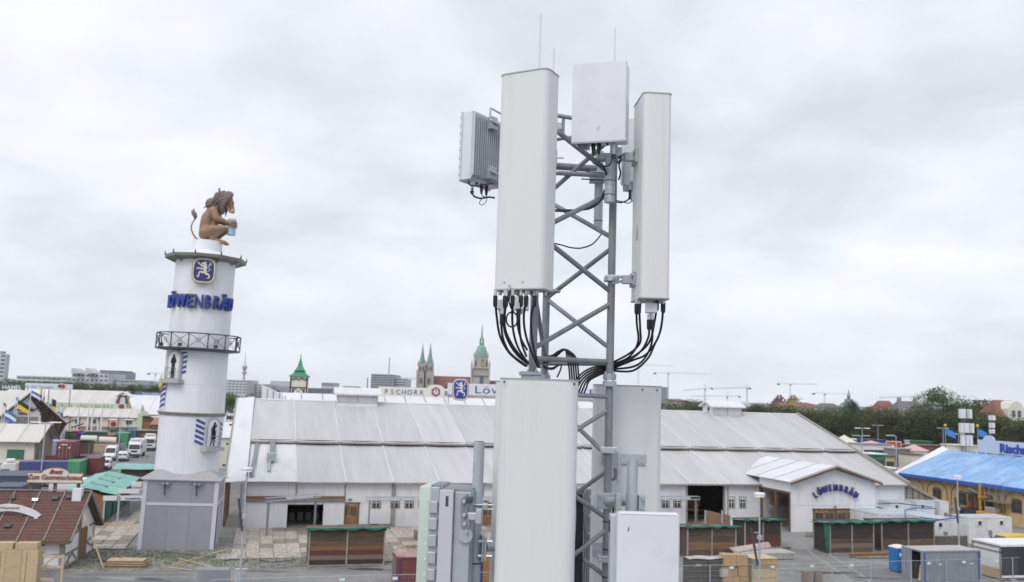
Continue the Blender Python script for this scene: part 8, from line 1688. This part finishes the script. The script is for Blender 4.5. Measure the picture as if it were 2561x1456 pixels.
# domed building
p = AT(2122, 1025, 640); o = thing('domed_building', 'pale green copper dome with lantern above the trees', 'dome', (p.x, p.y, 0)); zz_ = lambda y: zfor(p.x, p.y, y); s = 640/2198
MB().lathe([(28*s, 0), (28*s, zz_(1026)), (26*s, zz_(1020)), (21*s, zz_(1012)), (14*s, zz_(1007)), (9*s, zz_(1004))], 20).build('dome', mat('grey_green_copper', (.22, .33, .31), .7, var=.1), o, smooth=40); MB().lathe([(10*s, zz_(1004.5)), (10*s, zz_(998))], 12).build('lantern_base', MATS['grey_green_copper'], o); MB().lathe([(4*s, zz_(998)), (4*s, zz_(991))], 10).build('lantern', redc, o); MB().lathe([(5*s, zz_(991)), (2.5*s, zz_(984)), (.3*s, zz_(974))], 10).build('spire', MATS['grey_green_copper'], o)
# clock turret with green curved roof
p = AT(747, 980, 260); o = thing('clock_turret', 'white turret with a curved green pagoda roof behind the tent', 'turret', (p.x, p.y, 0), GA-.1); s = 260/2198; zz_ = lambda y: zfor(p.x, p.y, y)
z0, z1 = zz_(1010), zz_(942)
MB().bx(-21*s, 21*s, -21*s, 21*s, 0, z1).build('shaft', cream, o)
MB().lathe([(27*s*1.3, z1-.1), (26*s*1.3, z1+.2), (16*s*1.3, zz_(934)), (12*s*1.3, zz_(927)), (12.4*s*1.3, zz_(926.8)), (7*s*1.3, zz_(917)), (3*s*1.3, zz_(903)), (.4*s, zz_(891))], 4, a0=pi/4).build('pagoda_roof', mat('roof_green', (.05, .24, .15), .6), o)
MB().lathe([(16.5*s*1.3, zz_(928)), (17*s*1.3, zz_(927.5))], 4, a0=pi/4).build('roof_ledge', MATS['roof_green'], o); MB().ball((0, 0, zz_(889.5)), .25).build('knob', gold, o)
gl2 = MB()
for a in range(3):
    c_ = (-14+14*a)*s; gl2.tube([(c_-7*s+14*s*q/8, -21.3*s-.1, z1-.4-5*s*sin(q/8*pi)) for q in range(9)], .12, 5)
gl2.build('garland', MATS['shutter_green'] if 0 else gt, o)
for (x0, x1, y0, y1) in ((-21, 21, 968, 970), (-21, -18, 942, 1000), (18, 21, 942, 1000), (-15, -12, 970, 1000), (12, 15, 970, 1000)): MB().bx(x0*s, x1*s, -21*s-.12, -21*s-.02, zz_(y1), zz_(y0)).build('timber', gt, o)
MB().beam((-14*s, -21*s-.1, zz_(980)), (-4*s, -21*s-.1, zz_(969)), .3, .1, up=(0, 1, 0)).build('timber', gt, o); MB().beam((14*s, -21*s-.1, zz_(980)), (4*s, -21*s-.1, zz_(969)), .3, .1, up=(0, 1, 0)).build('timber', gt, o)
MB().ext([(11*s*cos(q/12*pi), -21*s-.2, zz_(984)+12*s*sin(q/12*pi)) for q in range(24)], (0, .15, 0)).build('clock_face', wallw, o); text('IX', 1.2, (0, -21*s-.25, zz_(981)), o, redr, .02)
# TV tower
p = AT(609, 960, 1500); o = thing('television_tower', 'slender television tower with round pods right of the festival tower', 'tower', (p.x, p.y, 0)); s = 1500/2198; zz_ = lambda y: zfor(p.x, p.y, y); tvm = mat('tv_tower_grey', (.33, .36, .38), .8)
MB().lathe([(3*s, 0), (2.4*s, zz_(936))], 12).build('shaft', tvm, o); MB().lathe([(3*s, zz_(936)), (5.5*s, zz_(934)), (5.5*s, zz_(931)), (4*s, zz_(928))], 16).build('lower_pod', tvm, o); MB().lathe([(2.2*s, zz_(928)), (5*s, zz_(923)), (6.5*s, zz_(919.5)), (6.5*s, zz_(917)), (3*s, zz_(913))], 16).build('upper_pod', mat('tv_pod_pink', (.42, .36, .38), .7), o); MB().tube([(0, 0, zz_(913)), (0, 0, zz_(900)), (0, 0, zz_(881))], [1.4*s, .9*s, .35*s], 8).build('antenna', tvm, o)
for i, (px, yt, yb, Y) in enumerate(((1098, 895, 936, 900), (654, 965, 975, 500), (918, 945, 970, 700))):
    if i == 0: px = 972
    p = AT(px, yb, Y); tag(MB().tube([(p.x, p.y, p.z-5), (p.x, p.y, zfor(p.x, p.y, yt))], .55, 6).build('radio_mast', tvm), ['thin radio mast on the light high-rise', 'short thin mast left of the clock turret', 'short thin mast left of the high-rise'][i], 'mast')
# church with twin spires and domed tower
Yc = 620; s = Yc/2198
p0 = AT(1041, 970, Yc); church = thing('church', 'large grey stone church with twin green spires and a domed green tower', 'church', (p0.x, p0.y, 0), 0)
def cx(px): return AT(px, 960, Yc).x-p0.x
def cz(py, px=1120): q = AT(px, 960, Yc); return zfor(q.x, q.y, py)
def tier(px0, px1, y0, y1, d0, d, m=cst, nm='tower_stage', taper=0): 
    a, b = cx(px0), cx(px1); MB().ext([(a, d0, y0), (b, d0, y0), (b-taper, d0, y1), (a+taper, d0, y1)], (0, d, 0)).build(nm, m, church)
for k, (a, b) in enumerate(((1042, 1062), (1061, 1082))):
    tier(a-1, b+1, 0, cz(930, a), 0+.3*k, 7, taper=.3); tier(a+1, b-1, cz(930, a), cz(910, a), .5+.3*k, 6, taper=.2)
    c_ = (cx(a)+cx(b))/2; w_ = cx(b)-cx(a)
    MB().lathe([(w_*.42, cz(912, a)), (w_*.3, cz(898, a)), (w_*.14, cz(880, a)), (.1, cz(857, a))], 8, (c_, 3.5)).build('spire', cop, church)
    for s_ in (-.42, .42): 
        MB().lathe([(.9, cz(914, a)), (.6, cz(908, a)), (.05, cz(900, a))], 4, (c_+w_*s_, .5)).build('pinnacle', cst, church)
    for (x_, y0, y1, ww) in ((-.2, 926, 915, .5), (.2, 926, 915, .5), (0, 958, 944, .9)): MB().ext([(c_+w_*x_-ww, -.4, cz(y0, a)), (c_+w_*x_+ww, -.4, cz(y0, a)), (c_+w_*x_+ww, -.4, cz(y1+2, a)), (c_+w_*x_, -.4, cz(y1, a)), (c_+w_*x_-ww, -.4, cz(y1+2, a))], (0, .3, 0)).build('window', wg, church)
    for s_ in (-.5, .48): MB().bx(c_+w_*s_-.5, c_+w_*s_+.5, -.9, .2, 0, cz(925, a)).build('buttress', cst, church)
a, b = cx(1080), cx(1178); MB().ext([(a, 6, cz(975)), (a, 6+9, cz(939, 1080)), (a, 24, cz(975))], (b-a, 0, 0)).build('nave_roof', redc, church); MB().bx(a, b, 6.5, 23.5, 0, cz(975)).build('nave_wall', cst, church)
for k, x in enumerate((1092, 1113, 1160)): q = cx(x); MB().ext([(q-.7, 6.6, cz(966)), (q+.7, 6.6, cz(966)), (q, 6.6, cz(962.5))], (0, 3, 0)).build('dormer', slate, church)
a2 = cx(1217); MB().ext([(a2, 8, cz(975)), (a2, 15, cz(951, 1225)), (a2, 22, cz(975))], (cx(1240)-a2, 0, 0)).build('choir_roof', redc, church)
tier(1176, 1223, 0, cz(945, 1200), 4, 12, taper=.4); tier(1178, 1220, cz(945, 1200), cz(920, 1200), 4.6, 11, taper=.5); tier(1181, 1218, cz(920, 1200), cz(893, 1200), 5.2, 10, taper=.3)
c_ = cx(1199.5); w_ = cx(1218)-cx(1181)
for s_ in (-.5, .5): 
    MB().bx(c_+w_*s_*1.2-.6, c_+w_*s_*1.2+.6, 3.2, 4.6, 0, cz(915, 1200)).build('buttress', cst, church); MB().lathe([(.9, cz(915, 1200)), (.5, cz(908, 1200)), (.05, cz(897, 1200))], 4, (c_+w_*s_*1.2, 4)).build('pinnacle', cst, church)
    MB().lathe([(.8, cz(893, 1200)), (.6, cz(886, 1200)), (.05, cz(878, 1200))], 4, (c_+w_*s_*.92, 5.4)).build('pinnacle', cst, church)
for k in range(5): MB().lathe([(.5, cz(893, 1200)), (.35, cz(888, 1200)), (.05, cz(884, 1200))], 4, (c_+w_*(-.34+.17*k), 5.1)).build('pinnacle', cst, church)
MB().lathe([(w_*.40, cz(893, 1200)), (w_*.41, cz(884, 1200)), (w_*.38, cz(876, 1200)), (w_*.28, cz(866, 1200)), (w_*.13, cz(860, 1200)), (w_*.10, cz(858, 1200))], 8, (c_, 10)).build('dome', mat('bright_copper_dome', (.20, .37, .28), .6, var=.15, scale=.3), church)
for k in range(6): t = k*pi/3; MB().bx(c_+w_*.12*cos(t)-.3, c_+w_*.12*cos(t)+.3, 10+w_*.12*sin(t)-.3, 10+w_*.12*sin(t)+.3, cz(859, 1200), cz(847, 1200)).build('lantern_column', cop, church)
MB().lathe([(w_*.17, cz(860, 1200)), (w_*.17, cz(856, 1200))], 8, (c_, 10)).build('lantern_floor', cop, church); MB().lathe([(w_*.16, cz(847, 1200)), (w_*.09, cz(843, 1200)), (w_*.06, cz(836, 1200)), (.1, cz(808, 1200))], 8, (c_, 10)).build('needle_spire', cop, church)
for (x_, y0, y1, ww, d_) in ((.12, 915, 896, 1.1, 5), (.1, 966, 939, 1.3, 3.7), (-.33, 915, 898, .6, 5), (.4, 915, 898, .5, 5)): MB().ext([(c_+w_*x_-ww, d_, cz(y0, 1200)), (c_+w_*x_+ww, d_, cz(y0, 1200)), (c_+w_*x_+ww, d_, cz(y1+4, 1200)), (c_+w_*x_, d_, cz(y1, 1200)), (c_+w_*x_-ww, d_, cz(y1+4, 1200))], (0, .25, 0)).build('window', wg, church)
MB().lathe([(1.9, -.1), (1.9, .1)], 16).build('clock_face', gold, church, loc=(c_+w_*.12, 4.95, cz(909, 1200)), rot=(RX, 0, 0))
for y in (920, 938): MB().bx(cx(1177), cx(1222), 3.5, 4.2, cz(y+.8, 1200), cz(y-.6, 1200)).build('gallery', cst, church)
# ---------------------------------------------------------------- tower cranes
def crane(label, Y, xm, yj, x0, x1, yb, slope=0.0, m=None, apex=0, cw_left=True):
    m = m or mat('crane_white', (.50, .52, .54), .7); p = AT(xm, yj, Y); s = Y/2198; o = thing('tower_crane', label, 'crane', (p.x, p.y, 0), 0, 'tower cranes on the skyline'); z = p.z; t = 1.5*s
    mb = MB()
    for sx in (-1, 1): MB().bx(sx*t-.25*s-.1, sx*t+.25*s+.1, -t, -t+.5*s, 0, z).build('mast_chord', m, o)
    n = int(z/(4*s)); 
    for k in range(n): a = z*k/n; b = z*(k+1)/n; mb.beam((-t, -t, a), (t, -t, b), .35*s, .3*s)
    mb.build('mast_lattice', m, o)
    a, b = (x0-xm)*s, (x1-xm)*s; mb = MB()
    z_a, z_b = z-slope*a, z-slope*b
    for dz in (0, 3.4*s): MB().beam((a, -t, z_a+dz*.8), (b, -t, z_b+dz*.8), .55*s, .55*s).build('jib_chord', m, o)
    n = max(6, int(abs(b-a)/(5*s)))
    for k in range(n): q0 = a+(b-a)*k/n; q1 = a+(b-a)*(k+1)/n; mb.beam((q0, -t, z-slope*q0), (q1, -t, z-slope*q1+2.7*s), .3*s, .3*s)
    mb.build('jib_lattice', m, o)
    c = a if abs(a) < abs(b) else b; MB().bx(c-3*s if c < 0 else c-2*s, c+3*s if c < 0 else c+3*s, -t-.5, t, z-slope*c-3*s, z-slope*c+1*s).build('counterweight', slate, o)
    MB().bx(-t*.9, t*1.9, -t*1.5, -t*.9, z-3*s, z-.4*s).build('cab', slate, o)
    if apex:
        MB().beam((0, -t, z), (0, -t, z+apex*s), .9*s, .9*s).build('apex_mast', m, o); far = b if abs(b) > abs(a) else a
        MB().beam((0, -t, z+apex*s), (far*.6, -t, z-slope*far*.6+2*s), .3*s, .3*s).build('tie_rod', m, o); MB().beam((0, -t, z+apex*s), (c*.9, -t, z-slope*c*.9+1*s), .3*s, .3*s).build('tie_rod', m, o)
crane('white tower crane with long jib to the right, near the lower right antenna', 900, 1670, 934, 1637, 1768, 990); crane('very pale crane behind the antenna leg with its jib to the right', 1300, 1596, 914, 1530, 1680, 990)
crane('slim greenish crane with jib rising to the left', 1000, 1762, 973, 1708, 1779, 1000, slope=-.13, m=mat('crane_green', (.25, .38, .33), .7), apex=12); crane('crane with blue mast and long jib rising to the left', 950, 1867, 971, 1785, 1874, 1005, slope=-.06, m=mat('crane_blue', (.25, .32, .40), .7), apex=8); crane('low pale crane between the green and the blue one', 1300, 1817, 992, 1728, 1848, 1005, slope=-.04, m=mat('crane_beige', (.45, .42, .38), .7), apex=12)
crane('white crane above the twin stepped towers', 900, 1975, 961, 1946, 2045, 1010); crane('pale crane left of the green dome with jib behind it', 1000, 2061, 985, 2034, 2130, 1010); crane('small reddish crane right of the stepped towers', 1100, 1992, 998, 1985, 2008, 1010, m=mat('crane_rust', (.35, .27, .24), .7))
crane('crane with jib rising to the left above the mansard roofs', 900, 2294, 993, 2197, 2299, 1015, slope=-.06, m=MATS['crane_rust'], apex=8); crane('small crane above the red roofs at the right', 1000, 2473, 1004, 2455, 2498, 1010, m=MATS['crane_rust'], apex=8)
crane('faint crane left of the festival tower, first one', 1100, 320, 934, 313, 342, 955); crane('faint crane left of the festival tower, second one', 1100, 389, 935, 372, 440, 955); crane('yellow crane at the blue-banded high-rise', 1000, 1009, 949, 990, 1040, 975, m=mat('crane_yellow', (.5, .45, .3), .7)); crane('pale crane between the high-rise and the twin spires', 1000, 1017, 947, 1000, 1042, 975)
# ---------------------------------------------------------------- distant antenna masts, lamps and fairground stuff on the right
def far_mast(label, px, yt, yb, Y, tiers):
    p = AT(px, yb, Y); s = Y/2198; z1 = zfor(p.x, p.y, yt); o = thing('antenna_mast', label, 'antenna mast', (p.x, p.y, 0), 0, 'distant antenna masts like the near one')
    for dx in (-.35, .35): MB().tube([(dx, 0, 0), (dx, 0, z1)], .09, 6).build('leg', galvd, o)
    n = int(z1/1.1); mb = MB()
    for k in range(n): a = z1*k/n; b = z1*(k+1)/n; mb.beam((-.35 if k % 2 else .35, 0, a), (.35 if k % 2 else -.35, 0, b), .07, .07)
    mb.build('bracing', galvd, o)
    for (ya, yb_, xs) in tiers:
        za, zb = zfor(p.x, p.y, yb_), zfor(p.x, p.y, ya)
        for x, w in xs: MB().bx(x*s-w*s/2, x*s+w*s/2, -.5-.1*abs(x), -.25, za, zb).build('panel_antenna', radomew, o, bevel=.03)
far_mast('distant lattice mast with three tiers of white antennas', 2410, 1018, 1135, 200, [(1023, 1046, [(-9, 7), (1, 7), (11, 6)]), (1058, 1082, [(-10, 6), (4, 12), (14, 5)]), (1088, 1115, [(-6, 8), (5, 6), (11, 6)])])
far_mast('smaller distant lattice mast with white antennas near the right edge', 2478, 1036, 1100, 235, [(1039, 1051, [(-5, 4), (4, 8)]), (1057, 1070, [(-5, 3), (3, 7)]), (1073, 1084, [(-5, 3), (3, 6)])])
for i, (px, yb, yt, hd, Yb) in enumerate(((2156, 1135, 1071, (-1, 1), 190), (2195, 1105, 1064, (-1, 1), 250), (2153, 1150, 1090, (-1, 1), 165), (2240, 1170, 1090, (-1,), 140), (2358, 1120, 1071, (-1, 1), 230), (2397, 1135, 1085, (-1, 1), 210))):
    lamp(['lit double-armed lamp before the chestnut avenue', 'grey double-armed lamp farther back before the avenue', 'double-armed lamp with grey heads behind the tent verge', 'single-armed lamp left of the blue roof', 'grey double-armed lamp at the tip of the blue roof', 'lit double-armed lamp beside the distant antenna mast'][i], px, yb, yt, hd, base=AT(px, 1100, Yb), hm=lampw if i in (0, 5) else white, arm=.7 if i else .8, r=.1)
hut('white stall row with little dark windows behind the tent verge', 205, 2150, 2230, 1112, 1132, wallw, trimg, 4); hut('green hoarding cabin behind the tent verge', 174, 2176, 2214, 1137, 1156, MATS['shutter_green'], wallw, 4); hut('cream and brown kiosk left of the grey lamp', 180, 2213, 2238, 1142, 1158, woodl, brownb, 4)
hut('pink-topped stall tents behind the white stalls', 225, 2172, 2216, 1113, 1122, wallw, mat('pink_tent_roof', (.60, .38, .40), .7), 5, roof='tent', rh=1.0); hut('round pink tent left of the blue roof', 190, 2283, 2321, 1128, 1140, cream, MATS['pink_tent_roof'], 4, roof='tent', rh=1.3); hut('cream tent behind the tent verge', 230, 2112, 2140, 1108, 1122, cream, cream, 5, roof='tent', rh=2.0)
hut('dark blue stall among the white ones', 235, 2168, 2198, 1101, 1110, navy, navy, 4); hut('long white trailers under the avenue', 240, 2110, 2165, 1100, 1112, wallw, wallw, 4); hut('green hoarding along the avenue', 235, 2295, 2330, 1105, 1114, MATS['shutter_green'], MATS['shutter_green'], 3); hut('cream hoarding left of the green one', 238, 2281, 2296, 1104, 1113, cream, cream, 3); hut('long brown stalls along the avenue', 225, 2250, 2370, 1115, 1124, redc, redc, 4); hut('cream stall by the distant antenna mast', 200, 2386, 2444, 1115, 1126, cream, cream, 4); hut('grey rusty shutters left of the pink tent', 190, 2233, 2280, 1124, 1142, galvd, trimg, 3)
hut('cream and brown food stall below the round pink tent', 178, 2280, 2305, 1138, 1148, cream, woodd, 4); hut('dark kiosk roof behind the stalls left of the lamp', 230, 2200, 2216, 1102, 1109, blue, navy, 3)
p = AT(2217, 1118, 220); o = thing('billboard', 'red billboard with white edge and a white oval among the stalls', 'billboard', (p.x, p.y, 0)); s = .1; MB().bx(0, 2.3*1.0+.0+.0, 0, .2, p.z-.9, p.z+1.3).build('board', redp, o); MB().bx(2.5, 3.5, 0, .2, p.z-.9, p.z+1.3).build('board', redp, o); MB().bx(-.15, 3.65, .05, .15, p.z-1.1, p.z+1.5).build('frame', cream, o); MB().ball((1.15, -.02, p.z+.2), .8, sy=.1, sz=.6).build('oval', cream, o)
for x in (.3, 3.2): MB().bx(x, x+.15, .05, .2, 0, p.z-1.1).build('post', galvd, o)
truck('small white truck behind the tent verge', AT(2262, 1150, 172)[:2], fwd, 'box'); vehicle('dark red car among the stalls by the verge', AT(2232, 1160, 165)[:2], GA, 'car', 'black', cat='car', nm='parked_car')
hut('white tent roof peeking out between tent verge and blue roof', 150, 2235, 2256, 1174, 1195, wfabric, wfabric, 10)

def worker(label, p, ang, shirt, trousers, s=1.0):
    o = thing('person', label, 'person', (p[0], p[1], 0), ang); seg = []
    for k in (-1, 1): seg += [((.02, k*.1, .9), .1, (.06*k, k*.12, .48), .075), ((.06*k, k*.12, .48), .07, (.0, k*.13, .07), .05), ((0, k*.13, .05), .05, (.16, k*.14, .04), .04), ((0, k*.2, 1.42), .065, (.03, k*.27, 1.13), .05), ((.03, k*.27, 1.13), .05, (.2, k*.22, .95), .038), ((.2, k*.22, .95), .04, (.26, k*.2, .92), .03)]
    seg += [((0, 0, .92), .15, (0, 0, 1.2), .145), ((0, 0, 1.2), .15, (0, 0, 1.42), .13), ((0, 0, 1.42), .1, (.01, 0, 1.58), .055), ((.02, 0, 1.66), .1, (.02, 0, 1.7), .1)]
    put('body', capsule_mesh('person_body', seg, shirt, .035, 2), o); MB().ball((0, 0, 1.72), .11, sz=.8).build('hair', brownb, o, smooth=60)
    tr_ = MB()
    for k in (-1, 1): tr_.tube([(.02, k*.1, .95), (.06*k, k*.12, .48), (0, k*.13, .1)], [.125, .095, .075], 10)
    tr_.build('trousers', trousers, o, smooth=60)
worker('worker in dark clothes walking beside the dirty white container at the left', G(31, 1190), .3, navy, dark)

puddle = mat('wet_asphalt', (.10, .10, .105), .18, var=.2, scale=.8)
def blob(px, py, rx, ry, z, m, seed, nm, lab):
    p = G(px, py); rr = random.Random(seed); ph = [rr.uniform(0, 6.3) for _ in range(3)]
    pts = [(p.x+rx*cos(t)*(1+.25*sin(2*t+ph[0])+.15*sin(5*t+ph[1])), p.y+ry*sin(t)*(1+.2*sin(3*t+ph[2])), z) for t in [2*pi*k/40 for k in range(40)]]
    o = MB().add(pts, [tuple(range(40))]).build(nm, m); tag(o, kind='structure')
for i, (px, py, rx, ry) in enumerate(((930, 1424, 2.2, .45), (1560, 1400, 1.6, .4), (2060, 1432, 2.8, .5), (2000, 1372, 1.5, .9), (650, 1428, 1.8, .4), (330, 1448, 3.0, .5), (1790, 1404, 1.2, .4), (2190, 1446, 1.6, .35))): blob(px, py, rx, ry, .013+.001*i, puddle, i, 'ground', '')
for i, (x0, y0, x1, y1) in enumerate(((1700, 1452, 2240, 1416), (1720, 1440, 2300, 1404), (180, 1446, 760, 1437), (1990, 1350, 2120, 1455))):
    a, b = G(x0, y0), G(x1, y1); d = (b-a).normalized(); nn = V3((-d.y, d.x, 0))
    for s_ in (0, 1.7):
        mb = MB(); n = 14
        mb.grid(lambda u, v: tuple(a+(b-a)*u+nn*(s_+.22*v+.25*sin(u*5+i))+V3((0, 0, .009+.0007*i))), n, 1); tag(mb.build('road', mat('tyre_track_dust', (.31, .305, .295) if 0 else (.29, .285, .275), .9, var=.35, scale=3)), kind='structure')
# ---------------------------------------------------------------- light haze over the town
hm_ = bpy.data.materials.new('haze'); hm_.use_nodes = True; nt = hm_.node_tree; nt.nodes.clear(); ho = nt.nodes.new('ShaderNodeOutputMaterial'); pv = nt.nodes.new('ShaderNodeVolumePrincipled')
pv.inputs['Color'].default_value = (.93, .95, 1, 1); pv.inputs['Density'].default_value = .00009; nt.links.new(pv.outputs[0], ho.inputs['Volume'])
tag(MB().bx(-1700, 1700, -320, 1700, -1, 100).build('haze', hm_), 'thin pale summer haze over the distant town', 'haze', kind='stuff')
